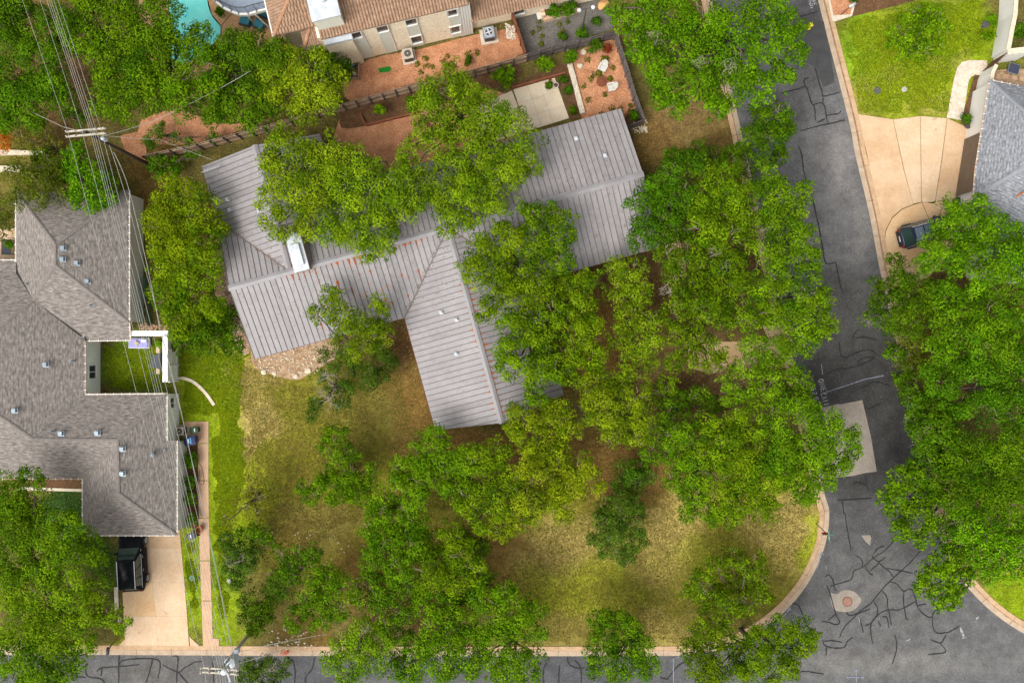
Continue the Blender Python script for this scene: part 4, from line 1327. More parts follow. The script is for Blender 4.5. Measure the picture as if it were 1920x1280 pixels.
# ------------------------------------------------------------------ shingle-roofed house on the left
lh = thing('house', P(190, 760, 0), 'rambling neighbour house with grey-brown shingle hip roof and pale walls', 'house')
K = 2.7
F = dict(
    a_n=[(30, 360, K), (103, 457, 5.05), (107, 457, 5.05), (243, 356, K)],
    a_w=[(30, 360, K), (103, 457, 5.05), (103, 497, 5.05), (62, 562, 4.1), (30, 512, K)],
    a_e=[(103, 457, 5.05), (103, 497, 5.05), (243, 605, K), (243, 356, K)],
    a_s=[(103, 497, 5.05), (62, 562, 4.1), (160, 638, 2.45), (245, 637, 2.45), (243, 605, K)],
    b_n=[(-120, 487, K), (30, 487, K), (30, 512, 3.0), (62, 562, 4.1), (-5, 619, 5.3), (-120, 619, 5.3)],
    b_e=[(62, 562, 4.1), (160, 638, K), (160, 740, K), (62, 822, 4.5), (-5, 777, 5.3), (-60, 720, 6.2), (-60, 665, 6.2), (-5, 619, 5.3)],
    c_n=[(160, 740, K), (313, 738, K), (220, 825, 4.5), (62, 823, 4.5)],
    c_s=[(62, 823, 4.5), (220, 825, 4.5), (155, 897, K), (-60, 897, K), (-60, 800, 4.8), (-5, 777, 5.3)],
    d_e=[(220, 825, 4.5), (313, 738, K), (313, 826, K), (332, 826, 2.4), (332, 1003, 2.4), (222, 925, 4.6)],
    d_w=[(220, 825, 4.5), (222, 925, 4.6), (155, 1003, K), (155, 897, K)],
    d_s=[(222, 925, 4.6), (332, 1003, 2.45), (155, 1003, K)],
)
for k, pts in F.items():
    mb = MB()
    q = [P(*p) for p in pts]
    mb.poly3(q)
    ob = mb.build('roof_slope', 'shingle', lh)
    bm = bmesh.new()
    bm.from_mesh(ob.data)
    bmesh.ops.triangulate(bm, faces=bm.faces[:])
    bm.to_mesh(ob.data)
    bm.free()
    # one mean course direction for the whole slope
    me = ob.data
    n = Vector((0, 0, 0))
    for pl in me.polygons:
        n += pl.normal * pl.area
    n.normalize()
    hdir = {'n': (1, 0, 0), 's': (1, 0, 0), 'e': (0, 1, 0), 'w': (0, 1, 0)}[k[-1]]
    h = Vector(hdir)
    s = n.cross(h).normalized()
    uvl = me.uv_layers.new(name='UVMap')
    for lp in me.loops:
        cc = me.vertices[lp.vertex_index].co
        uvl.data[lp.index].uv = (cc.dot(h) + 7 * len(k), cc.dot(s))


def cap_line(p, q, parent, mat, r=0.12, name='ridge_cap'):
    a, b = P(*p), P(*q)
    d = (b - a)
    s = Vector((-d.y, d.x, 0)).normalized() * r
    up = Vector((0, 0, 0.05))
    v = [a - s + Vector((0, 0, 0.005)), a + up, a + s + Vector((0, 0, 0.005)), b - s + Vector((0, 0, 0.005)), b + up, b + s + Vector((0, 0, 0.005))]
    mb = MB()
    fs = []
    for f in ((0, 1, 4, 3), (1, 2, 5, 4)):
        nn = (v[f[1]] - v[f[0]]).cross(v[f[2]] - v[f[1]])
        fs.append(f if nn.z > 0 else f[::-1])
    mb.add(v, fs)
    mb.build(name, mat, parent)


for a, b in (((30, 360, K), (103, 457, 5.05)), ((103, 457, 5.05), (103, 497, 5.05)), ((107, 457, 5.05), (243, 356, K)), ((103, 497, 5.05), (243, 605, K)), ((103, 497, 5.05), (62, 562, 4.1)),
             ((62, 562, 4.1), (-5, 619, 5.3)), ((62, 823, 4.5), (-5, 777, 5.3)), ((62, 823, 4.5), (220, 825, 4.5)), ((220, 825, 4.5), (313, 738, K)), ((220, 825, 4.5), (222, 925, 4.6)),
             ((222, 925, 4.6), (332, 1003, 2.42)), ((222, 925, 4.6), (155, 1003, K))):
    cap_line(a, b, lh, 'shingle_cap')
# walls: one closed box for each wing
def wall_box(parent, x0, y0, x1, y1, z, mat, inset=0.12, zt=None):
    q = [P(x0, y0, z), P(x1, y0, z), P(x1, y1, z), P(x0, y1, z)]
    cx, cy = sum(p.x for p in q) / 4, sum(p.y for p in q) / 4
    poly = [(p.x - math.copysign(inset, p.x - cx), p.y - math.copysign(inset, p.y - cy)) for p in q]
    return MB().prism(poly, -0.05, (zt or z) - 0.04).build('wall', mat, parent)


wall_box(lh, 30, 360, 243, 604, K, 'wall_grey')
wall_box(lh, -100, 489, 159, 780, K, 'wall_grey', zt=2.66)
wall_box(lh, 60, 739, 313, 896, K, 'wall_grey', zt=2.62)
wall_box(lh, 156, 830, 330, 1001, 2.45, 'wall_grey')
# gutters with hangers
def gutter(parent, pts, mat='gutter', tick=0.62, ticks=True):
    for p, q in zip(pts[:-1], pts[1:]):
        a, b = P(*p), P(*q)
        d = b - a
        g = MB().tube([a + Vector((0, 0, -0.02)), b + Vector((0, 0, -0.02))], 0.055, 6).build('gutter', mat, parent)
        if ticks:
            mb = MB()
            n = max(1, int(d.length / tick))
            s = Vector((-d.y, d.x, 0)).normalized()
            for i in range(n):
                c = a + d * ((i + 0.5) / n)
                mb.box((c.x, c.y, c.z + 0.045), (0.05, 0.16, 0.03), math.atan2(d.y, d.x))
            mb.build('gutter_hangers', 'white_paint', g)['kind'] = 'stuff'


gutter(lh, [(243, 356, K), (243, 605, K), (245, 637, 2.45)])
gutter(lh, [(245, 638, 2.45), (160, 639, 2.5)])
gutter(lh, [(160, 640, K), (160, 739, K)], 'gutter_rust')
gutter(lh, [(160, 739, K), (313, 737.5, K)])
gutter(lh, [(313.5, 738, K), (313.5, 826, K)])
gutter(lh, [(332.5, 826, 2.4), (332.5, 1003, 2.4)])
gutter(lh, [(332, 1003.5, 2.42), (155, 1003.5, K)])
gutter(lh, [(154.5, 1003, K), (154.5, 897, K)])
gutter(lh, [(155, 897.5, K), (-30, 897.5, K)], 'gutter_rust')
gutter(lh, [(29.5, 512, K), (29.5, 360, K)])
gutter(lh, [(29, 487, K), (-60, 487, K)])
# roof vents: grey boxes with a flashing apron
def roof_vent(parent, px, py, z, rz=0.0, s=1.0):
    p = P(px, py, z)
    v = MB().box((p.x, p.y, z + 0.14), (0.36 * s, 0.34 * s, 0.2), rz, 0.86).build('roof_vent', 'grey_metal', parent)
    MB().box((p.x + 0.03, p.y - 0.02, z + 0.045), (0.46 * s, 0.44 * s, 0.02), rz).build('flashing', 'grey_metal', v)


for px, py, z in ((119, 465, 4.85), (118, 486, 4.85), (145, 493, 4.35), (165, 527, 3.95), (86, 683, 4.1), (28, 769, 4.95), (115, 812, 4.35), (183, 811, 4.35), (230, 841, 4.4), (230, 887, 4.45)):
    roof_vent(lh, px, py, z)
for px, py, z in ((130, 412, 3.6), (137, 677, 3.2), (52, 532, 3.6), (171, 572, 3.9), (99, 808, 4.35), (312, 842, 2.8)):
    p = P(px, py, z)
    MB().lathe((p.x, p.y, z - 0.05), [(0.12, 0), (0.07, 0.06), (0.05, 0.08), (0.05, 0.42), (0.03, 0.43)], 10).build('vent_pipe', 'grey_metal', lh)
p = P(290, 851, 3.15)
fl = MB().lathe((p.x, p.y, 3.0), [(0.16, 0), (0.11, 0.08), (0.11, 0.5), (0.2, 0.52), (0.2, 0.62), (0.05, 0.72)], 12).build('flue', 'grey_metal', lh)
MB().tube([(p.x - 0.55, p.y - 0.32, 3.1), (p.x, p.y, 3.45)], 0.04).build('flue_brace', 'white_metal', fl)
# window facing the courtyard
def wall_window(parent, base_a, base_b, t0, t1, z0, z1, out=0.03, frame_m='frame', name='window', mull=1):
    """window on a wall that runs base_a -> base_b (world xy); t in metres along it, out = proud of the wall (left of a->b is outside when negative)"""
    a, b = Vector((*base_a, 0)), Vector((*base_b, 0))
    d = (b - a).normalized()
    nrm = Vector((d.y, -d.x, 0))
    def pt(t, z, o):
        q = a + d * t + nrm * o
        return Vector((q.x, q.y, z))
    mb = MB()
    def slab(ta, tb, za, zb, oa, ob):
        v = [pt(ta, za, oa), pt(tb, za, oa), pt(tb, zb, oa), pt(ta, zb, oa), pt(ta, za, ob), pt(tb, za, ob), pt(tb, zb, ob), pt(ta, zb, ob)]
        mb.add(v, [(0, 1, 2, 3), (7, 6, 5, 4), (0, 4, 5, 1), (1, 5, 6, 2), (2, 6, 7, 3), (3, 7, 4, 0)])
    f = 0.09
    slab(t0 - f, t0, z0 - f, z1 + f, -0.02, out + 0.05)
    slab(t1, t1 + f, z0 - f, z1 + f, -0.02, out + 0.05)
    slab(t0, t1, z0 - f * 1.4, z0, -0.02, out + 0.09)
    slab(t0, t1, z1, z1 + f, -0.02, out + 0.05)
    for i in range(mull):
        tm = t0 + (t1 - t0) * (i + 1) / (mull + 1)
        slab(tm - 0.03, tm + 0.03, z0, z1, 0.012, out + 0.03)
    w = mb.build(name, frame_m, parent)
    mb = MB()
    slab_g = [pt(t0, z0, 0.008), pt(t1, z0, 0.008), pt(t1, z1, 0.008), pt(t0, z1, 0.008)]
    mb.add(slab_g, [(0, 1, 2, 3)])
    mb.build('pane', 'glass', w)
    return w


ea = P(160, 740, K); eb = P(160, 638, K)
xw = ea.x - 0.12
# wall east face runs north: outside is +x, so go south -> north gives normal (d.y,-d.x) = (+1,0)
wall_window(lh, (xw, ea.y), (xw, eb.y), 1.3, 2.35, 0.9, 2.0, mull=1)
wall_window(lh, (P(313, 826, K).x - 0.12, P(313, 826, K).y), (P(313, 740, K).x - 0.12, P(313, 740, K).y), 2.6, 3.4, 1.1, 1.9)

# ------------------------------------------------------------------ two-storey house at the top
th = thing('house', P(760, 40, 0), 'two-storey cream stone house with ribbed clay-tile roof at top edge', 'house')
EV = 6.2
wa, wb = P(628, 123, 0), P(885, 62, 0)
wd = (wb - wa); WL = wd.length; wd.normalize()
wn_ = Vector((-wd.y, wd.x, 0))        # away from the camera, into the house


def T3(t, o, z):
    q = wa + wd * t + wn_ * o
    return Vector((q.x, q.y, z))


def tframe(p):
    d = Vector((p.x - wa.x, p.y - wa.y, 0))
    return d.dot(wd), d.dot(wn_)


t_w = tframe(P(517, 83, EV + 0.1))[0]          # west eave
body_w = tframe(P(546, 87, EV))[0]
MB().prism([tuple(T3(t, o, 0))[:2] for t, o in ((0, 0), (WL, 0), (WL, 9), (0, 9))], -0.05, EV - 0.05).build('wall', 'wall_cream', th)
MB().prism([tuple(T3(t, o, 0))[:2] for t, o in ((t_w + 0.6, 1.6), (-0.02, 1.6), (-0.02, 9), (t_w + 0.6, 9))], -0.05, EV - 0.05).build('wall', 'wall_cream', th)
# sage panels and windows between the stone
k0 = (P(650, 117, 0) - wa).length
SC = (WL - k0)
def tt(f):
    return k0 + f * SC
for f0, f1 in ((0.115, 0.217), (0.32, 0.404), (0.53, 0.617), (0.845, 0.912)):
    a, b = T3(tt(f0), -0.03, 0), T3(tt(f1), -0.03, 0)
    c = (a + b) / 2
    MB().box((c.x, c.y, 3.05), ((b - a).length, 0.06, 6.0), math.atan2(wd.y, wd.x)).build('wall_panel', 'wall_panel', th)
    for s in (a, b):
        MB().box((s.x, s.y, 3.05), (0.06, 0.10, 6.02), math.atan2(wd.y, wd.x)).build('panel_trim', 'frame', th)
for i in range(5):
    a = T3(tt(0.925) + i * 0.21, -0.04, 0)
    MB().box((a.x, a.y, 3.0), (0.17, 0.08, 6.1), math.atan2(wd.y, wd.x)).build('wall_board', 'frame', th)
a0, a1 = T3(0, -0.06, 0), T3(WL, -0.06, 0)
for f, z0, z1 in ((0.166, 4.7, 5.8), (0.362, 4.7, 5.8), (0.574, 4.7, 5.8), (0.574, 0.9, 2.3), (0.878, 4.6, 5.7), (0.878, 1.1, 2.4)):
    wall_window(th, tuple(a0)[:2], tuple(a1)[:2], tt(f) - 0.42, tt(f) + 0.42, z0, z1, mull=0)
# ribbed tile roof, one mesh for each course
def tile_field(t0, t1, o0, o1, z0, z1, left=None, right=None, rib=0.24, course=0.42, axis='s'):
    """courses from the eave (o0, z0) up to (o1, z1); left/right(o) limit t"""
    n = max(1, int(round((o1 - o0) / course)))
    for i in range(n):
        oa, ob = o0 + (o1 - o0) * i / n, o0 + (o1 - o0) * (i + 1) / n
        za, zb = z0 + (z1 - z0) * i / n, z0 + (z1 - z0) * (i + 1) / n
        la = left(oa) if left else t0
        ra = right(oa) if right else t1
        lb = left(ob) if left else t0
        rb = right(ob) if right else t1
        if ra - la < 0.3:
            continue
        m = int((ra - la) / rib) * 4
        vs, fs = [], []
        for row, (o_, z_, l_, r_, lift) in enumerate(((oa - 0.03, za, la, ra, 0.075), (ob, zb, la, ra, 0.02))):
            for k in range(m + 1):
                t = la + (ra - la) * k / m
                t = min(max(t, min(la, lb) if row == 0 else lb), max(ra, rb) if row == 0 else rb)
                hgt = 0.11 * abs(math.sin(math.pi * k / 4)) ** 0.8
                vs.append(T3(t, o_, z_ + lift + hgt) if axis == 's' else None)
        for k in range(m):
            fs.append((k, k + 1, m + 1 + k + 1, m + 1 + k))
        # front lip
        base = len(vs)
        for k in range(m + 1):
            p = vs[k]
            vs.append(Vector((p.x, p.y, za - 0.03)))
        for k in range(m):
            fs.append((base + k, base + k + 1, k + 1, k))
        mb = MB()
        mb.sm = False
        mb.add(vs, fs)
        mb.build('tile_course', 'tile', th)


t_chW, t_chE = tframe(P(577, 30, 6.5))[0], tframe(P(640, 30, 7.0))[0]
pit = 0.45
tile_field(0, WL, -0.22, 6.0, EV, EV + 6.35 * pit, left=lambda o: 0.25)
tile_field(t_w, 0.25, 0.9, 6.6, EV, EV + 5.7 * pit, left=lambda o: t_w + (o - 0.9) * 0.92)
# west hip slope
def hip_west():
    n = 13
    for i in range(n):
        ra, rb = i * 0.42, (i + 1) * 0.42
        mb = MB()
        o_start, o_end = 0.9, 12.0
        la, lb = o_start + ra / 0.92, o_start + rb / 0.92
        m = int((o_end - la) / 0.24) * 4
        vs = []
        for (r_, l_, lift) in ((ra - 0.02, la, 0.075), (rb, la, 0.02)):
            for k in range(m + 1):
                o_ = la + (o_end - la) * k / m
                o_ = max(o_, l_ if r_ == ra - 0.02 else lb)
                vs.append(T3(t_w + r_, o_, EV + max(r_, 0) * pit + lift + 0.11 * abs(math.sin(math.pi * k / 4)) ** 0.8))
        fs = [(k + 1, k, m + 1 + k, m + 2 + k) for k in range(m)]
        base = len(vs)
        for k in range(m + 1):
            p = vs[k]
            vs.append(Vector((p.x, p.y, EV + ra * pit - 0.03)))
        fs += [(k, k + 1, base + k + 1, base + k) for k in range(m)]
        mb.add(vs, fs)
        mb.build('tile_course', 'tile', th)


hip_west()
# rounded hip tiles
prev = None
for i in range(12):
    r0, r1 = i * 0.52, (i + 1) * 0.52 + 0.05
    mb = MB()
    mb.tube([T3(t_w + r0, 0.9 + r0 / 0.92, EV + r0 * pit + 0.10), T3(t_w + r1, 0.9 + r1 / 0.92, EV + r1 * pit + 0.07)], [0.17, 0.14], 8)
    mb.build('hip_tile', 'tile_cap', th)
# small lower hip beside the chimney
sx0, sx1 = tframe(P(571, 90, 5.2))[0], tframe(P(612, 78, 5.2))[0]
oo = tframe(P(573, 90, 5.2))[1]
for i in range(6):
    za, zb = 5.2 + i * 0.2, 5.2 + (i + 1) * 0.2
    oa, ob = oo + i * 0.4, oo + (i + 1) * 0.4
    m = 40
    vs = []
    for (o_, z_, lift, tl) in ((oa - 0.02, za, 0.07, sx0 + i * 0.3), (ob, zb, 0.02, sx0 + (i + 1) * 0.3)):
        for k in range(m + 1):
            t = max(sx0 + (sx1 - sx0) * k / m, tl)
            vs.append(T3(t, o_, z_ + lift + 0.07 * abs(math.sin(math.pi * k / 4))))
    MB().add(vs, [(k, k + 1, m + 2 + k, m + 1 + k) for k in range(m)]).build('tile_course', 'tile', th)
    vs = []
    for (t_, z_, lift, ol) in ((sx0 + i * 0.3 - 0.02, za, 0.07, oa), (sx0 + (i + 1) * 0.3, zb, 0.02, ob)):
        for k in range(m + 1):
            o_ = max(oo + 2.6 * k / m, ol)
            vs.append(T3(t_, o_, z_ + lift + 0.07 * abs(math.sin(math.pi * k / 4))))
    MB().add(vs, [(k + 1, k, m + 1 + k, m + 2 + k) for k in range(m)]).build('tile_course', 'tile', th)
MB().tube([T3(sx0, oo, 5.3), T3(sx0 + 1.8, oo + 2.4, 6.5)], [0.15, 0.13], 8).build('hip_tile', 'tile_cap', th)
MB().prism([tuple(T3(t, o, 0))[:2] for t, o in ((sx0 + 0.35, oo + 0.45), (sx1, oo + 0.45), (sx1, 2.2), (sx0 + 0.35, 2.2))], -0.05, 5.15).build('wall', 'wall_panel', th)
# white gutter on the west eave
MB().tube([T3(t_w - 0.08, 0.8, EV + 0.02), T3(t_w - 0.08, 12, EV + 0.02)], 0.06, 6).build('gutter', 'white_paint', th)
MB().tube([T3(t_w + 0.5, 1.45, 6.1), T3(t_w + 0.5, 1.45, 0.1)], 0.05, 6).build('downpipe', 'white_metal', th)
# big chimney: cream shaft, white metal cap with a round flue, white shoulder
cA, cB = tframe(P(586, 20, 8.2)), tframe(P(632, 12, 8.2))
tc0, tc1 = tframe(P(579, 8, 8.4))[0], tframe(P(632, 8, 8.4))[0]
o_front = 0.35
ch = MB().prism([tuple(T3(t, o, 0))[:2] for t, o in ((tc0, o_front), (tc1, o_front), (tc1, o_front + 2.2), (tc0, o_front + 2.2))], 5.0, 8.35).build('chimney', 'wall_panel', th)
MB().prism([tuple(T3(t, o, 0))[:2] for t, o in ((tc0 - 0.08, o_front - 0.08), (tc1 + 0.08, o_front - 0.08), (tc1 + 0.08, o_front + 2.28), (tc0 - 0.08, o_front + 2.28))], 8.35, 8.47).build('chimney_cap', 'white_metal', ch)
p = T3((tc0 + tc1) / 2 + 0.1, o_front + 1.35, 8.45)
MB().lathe(tuple(p), [(0.24, 0), (0.24, 0.3), (0.27, 0.3), (0.27, 0.42), (0.05, 0.45)], 16).build('flue', 'white_metal', ch)
mb = MB()
s0, s1 = tc0 + 0.05, tc1 + 0.25
v = [T3(s0, -0.45, 5.6), T3(s1, -0.45, 5.6), T3(s1, o_front + 0.02, 6.5), T3(s0, o_front + 0.02, 6.5), T3(s0, -0.45, 5.3), T3(s1, -0.45, 5.3), T3(s1, o_front + 0.02, 5.3), T3(s0, o_front + 0.02, 5.3)]
mb.add(v, [(0, 1, 2, 3), (4, 5, 1, 0), (5, 6, 2, 1), (7, 4, 0, 3), (7, 6, 5, 4)])
mb.build('chimney_shoulder', 'white_metal', ch)
MB().prism([tuple(T3(t, o, 0))[:2] for t, o in ((s0, -0.4), (s1 - 0.1, -0.4), (s1 - 0.1, 0), (s0, 0))], -0.05, 5.3).build('chimney_breast', 'wall_cream', th)
# single-storey wing to the right
r0 = tframe(P(886, 57, 0))
wing_o = tframe(P(980, 32, 0))[1]
t1_ = tframe(P(1130, -10, 0))[0]
MB().prism([tuple(T3(t, o, 0))[:2] for t, o in ((WL + 0.02, wing_o), (t1_, wing_o), (t1_, wing_o + 8), (WL + 0.02, wing_o + 8))], -0.05, 2.7).build('wall', 'wall_cream', th)
_EV = EV
EV2 = 2.7
n = 10
for i in range(n):
    oa, ob = wing_o - 0.55 + i * 0.42, wing_o - 0.55 + (i + 1) * 0.42
    za, zb = EV2 + i * 0.42 * pit, EV2 + (i + 1) * 0.42 * pit
    m = int((t1_ - WL) / 0.24) * 4
    vs = []
    for (o_, z_, lift) in ((oa - 0.03, za, 0.075), (ob, zb, 0.02)):
        for k in range(m + 1):
            vs.append(T3(WL + 0.03 + (t1_ - WL) * k / m, o_, z_ + lift + 0.11 * abs(math.sin(math.pi * k / 4)) ** 0.8))
    MB().add(vs, [(k, k + 1, m + 2 + k, m + 1 + k) for k in range(m)]).build('tile_course', 'tile', th)
b0, b1 = T3(0, wing_o - 0.02, 0), T3(t1_, wing_o - 0.02, 0)
tq = tframe(P(973, 20, 1.5))[0]
wall_window(th, tuple(b0)[:2], tuple(b1)[:2], tq - 0.45, tq + 0.45, 0.9, 2.0, mull=0)

# raised round deck of that house, on posts, with railing
dk = thing('balcony', P(450, -10, 0), 'raised blue-grey curved balcony with black railing and white edge above the pool deck', 'balcony')
cz = 3.1
ring = [P(398, -50, cz), P(397, -12, cz), (P(404, 3, cz)), P(418, 14, cz), P(434, 22, cz), P(448, 27, cz), P(466, 27, cz), P(482, 22, cz), P(505, 16, cz), P(520, 12, cz), P(520, -50, cz)]
MB().prism([(p.x, p.y) for p in ring], cz - 0.25, cz).build('deck_floor', 'deck_blue', dk)
mb = MB()
for a, b in zip(ring[:-2], ring[1:-1]):
    d = b - a
    c = (a + b) / 2
    mb.box((c.x, c.y, cz - 0.11), (d.length + 0.1, 0.16, 0.34), math.atan2(d.y, d.x))
mb.build('deck_edge', 'frame', dk)
cx_, cy_ = P(455, -40, cz).x, P(455, -40, cz).y
for a, b in zip(ring[1:-2], ring[2:-1]):
    a2, b2 = a + (Vector((cx_, cy_, cz)) - a).normalized() * 0.15, b + (Vector((cx_, cy_, cz)) - b).normalized() * 0.15
    rl = MB().tube([a2 + Vector((0, 0, 1.0)), b2 + Vector((0, 0, 1.0))], 0.035, 6).build('railing', 'dark_metal', dk)
    mb = MB()
    n = max(2, int((b2 - a2).length / 0.14))
    for i in range(n + 1):
        q = a2 + (b2 - a2) * i / n
        mb.tube([q, q + Vector((0, 0, 1.0))], 0.035 if i == 0 else 0.012, 4)
    mb.build('balusters', 'dark_metal', rl)['kind'] = 'stuff'
for px, py in ((405, 0), (450, 22), (498, 14)):
    p = P(px, py, cz)
    q = p + (Vector((cx_, cy_, cz)) - p).normalized() * 0.4
    MB().tube([(q.x, q.y, 0), (q.x, q.y, cz - 0.2)], 0.09, 8).build('post', 'frame', dk)
a, b = P(478, 27, 2.9), P(505, 52, 0.3)
MB().tube([a, b], 0.07, 6).build('stair_rail', 'white_paint', dk)

# ------------------------------------------------------------------ house on the right edge
rh = thing('house', P(1880, 270, 0), 'house with blue-grey shingle roof and taupe garage door at right edge', 'house')
RF = dict(
    r_w=[(1855, 150, K), (1828, 320, K), (1824, 372, K), (1935, 305, 4.9), (1940, 225, 4.9)],
    r_n=[(1855, 150, K), (1940, 225, 4.9), (2100, 255, 4.9), (2100, 195, K)],
    r_s=[(1824, 372, K), (1935, 305, 4.9), (2100, 335, 4.9), (2100, 560, K), (1850, 520, 2.5), (1840, 440, 2.6)],
)
for k, pts in RF.items():
    mb = MB().poly3([P(*p) for p in pts])
    ob = mb.build('roof_slope', 'shingle_blue', rh)
    bm = bmesh.new()
    bm.from_mesh(ob.data)
    bmesh.ops.triangulate(bm, faces=bm.faces[:])
    bm.to_mesh(ob.data)
    bm.free()
    me = ob.data
    n = Vector((0, 0, 0))
    for pl in me.polygons:
        n += pl.normal * pl.area
    n.normalize()
    h = Vector((-n.y, n.x, 0)).normalized()
    s = n.cross(h).normalized()
    uvl = me.uv_layers.new(name='UVMap')
    for lp in me.loops:
        cc = me.vertices[lp.vertex_index].co
        uvl.data[lp.index].uv = (cc.dot(h), cc.dot(s))
cap_line((1855, 150, K), (1940, 225, 4.92), rh, 'shingle_blue_cap', 0.16)
cap_line((1824, 372, K), (1935, 305, 4.92), rh, 'shingle_blue_cap', 0.16)
mb = MB()
a, b = P(1864, 390, 2.95), P(1935, 352, 4.5)
mb.tube([a, b], 0.07, 5)
mb.build('valley_debris', 'rust', rh)
gutter(rh, [(1855, 150, K), (1828, 320, K), (1824, 372, K)], 'gutter_rust')
gutter(rh, [(1855, 150, K), (1960, 172, K)])
q = [P(1857, 153, K), P(1830, 320, K), P(1827, 371, K), P(1845, 515, K), P(2090, 550, K), P(2090, 200, K)]
MB().prism([(p.x + 0.1, p.y) for p in q], -0.05, 2.64).build('wall', 'wall_white', rh)
# garage door: taupe, panelled
ga, gb = Vector((q[0].x + 0.1, q[0].y, 0)), Vector((q[1].x + 0.1, q[1].y, 0))
def rw(t, z, o):
    d = (gb - ga).normalized()
    n_ = Vector((d.y, -d.x, 0))
    n_ = n_ if n_.x < 0 else -n_
    p = ga + d * t + n_ * o
    return Vector((p.x, p.y, z))
L1 = (gb - ga).length
tg0 = frame and (gb - ga).normalized().dot(Vector((P(1838, 245, K).x, P(1838, 245, K).y, 0)) - ga)
door = MB()
def rslab(t0, t1, z0, z1, o0, o1, mb):
    v = [rw(t0, z0, o0), rw(t1, z0, o0), rw(t1, z1, o0), rw(t0, z1, o0), rw(t0, z0, o1), rw(t1, z0, o1), rw(t1, z1, o1), rw(t0, z1, o1)]
    mb.add(v, [(3, 2, 1, 0), (4, 5, 6, 7), (0, 1, 5, 4), (1, 2, 6, 5), (2, 3, 7, 6), (3, 0, 4, 7)])
rslab(tg0, tg0 + 4.9, 0, 2.3, -0.02, 0.05, door)
gd = door.build('garage_door', 'garage', rh)
for i in range(4):
    mb = MB()
    rslab(tg0 + 0.1, tg0 + 4.8, 0.08 + i * 0.56, 0.56 + i * 0.56, 0.05, 0.065, mb)
    mb.build('door_panel', 'garage', gd)

# white garden walls with the dark opening, north of that house
def garden_wall(name, pts, h, th_, label, mat='wall_white', cap='white_rock'):
    """wall through top-edge pixels seen at height h"""
    root = thing(name, P(*pts[0], 0), label, 'wall')
    for a, b in zip(pts[:-1], pts[1:]):
        pa, pb = P(*a, h), P(*b, h)
        d = pb - pa
        c = (pa + pb) / 2
        MB().box((c.x, c.y, h / 2 - 0.06), (d.length, th_, h), math.atan2(d.y, d.x)).build('wall_section', mat, root)
        MB().box((c.x, c.y, h - 0.03 + 0.004 * pts.index(a)), (d.length + th_ * 0.8, th_ + 0.08, 0.08), math.atan2(d.y, d.x)).build('coping', cap, root)
    return root


garden_wall('garden_wall', [(1907, -30), (1904, 25), (1897, 60), (1891, 92)], 2.1, 0.28, 'white rendered garden wall running along the right lawn to the top edge')
garden_wall('garden_wall', [(1893, 97), (1935, 92)], 2.2, 0.4, 'short white wall with flat top at the right edge above the dark gateway')
garden_wall('garden_wall', [(1868, 123), (1862, 135), (1842, 236)], 2.0, 0.22, 'white wall beside the mulch strip and the pale pebble path by the garage')
g = thing('gate', P(1866, 120, 0), 'dark brown timber gate between the two white walls at the right edge', 'gate')
a, b = P(1872, 118, 0), P(1868, 98, 0)
for i in range(5):
    c = a + (P(1893, 98, 1.9) - P(1866, 122, 1.9)) * 0 + (P(1888, 99, 1.9) - P(1868, 120, 1.9)) * ((i + 0.5) / 5) + (P(1868, 120, 1.9) - a)
    MB().box((c.x, c.y, 0.95), (0.26, 0.06, 1.9), R(35)).build('plank', 'wall_dark', g)

# ------------------------------------------------------------------ fences
def fence(label, tops, mat, h=1.8, bay=1.15, post_mat=None, name='fence', shift=0):
    """board fence whose top edge is seen through the given pixels"""
    pts = smooth_path([tuple(P(x, y, h))[:2] for x, y in tops], 6)
    root = thing(name, (pts[0][0], pts[0][1], 0), label, 'fence')
    d = [0.0]
    for a, b in zip(pts[:-1], pts[1:]):
        d.append(d[-1] + math.hypot(b[0] - a[0], b[1] - a[1]))
    n = max(1, int(round(d[-1] / bay)))

    def at(s):
        i = min(max(int(np.searchsorted(d, s)) - 1, 0), len(pts) - 2)
        t = (s - d[i]) / max(1e-9, d[i + 1] - d[i])
        return Vector((pts[i][0] * (1 - t) + pts[i + 1][0] * t, pts[i][1] * (1 - t) + pts[i + 1][1] * t, 0))
    for i in range(n):
        a, b = at(d[-1] * i / n), at(d[-1] * (i + 1) / n)
        dd = b - a
        ang = math.atan2(dd.y, dd.x)
        c = (a + b) / 2
        nb = 8
        mb = MB()
        for k in range(nb):
            q = a + dd * ((k + 0.5) / nb)
            hh = h + random.uniform(-0.04, 0.03)
            mb.box((q.x, q.y, hh / 2), (dd.length / nb * 0.95, 0.025 + 0.012 * (k % 2), hh), ang)
        mb.build('panel', mat, root)
        s = Vector((dd.y, -dd.x, 0)).normalized() * 0.07
        MB().box((a.x + s.x, a.y + s.y, h / 2 + 0.03), (0.1, 0.1, h + 0.06), ang).build('post', post_mat or mat, root)
        MB().box((c.x + s.x * 0.7, c.y + s.y * 0.7, 0.45), (dd.length, 0.05, 0.09), ang).build('rail', mat, root)
        MB().box((c.x + s.x * 0.7, c.y + s.y * 0.7, 1.4), (dd.length, 0.05, 0.09), ang).build('rail', mat, root)
    return root


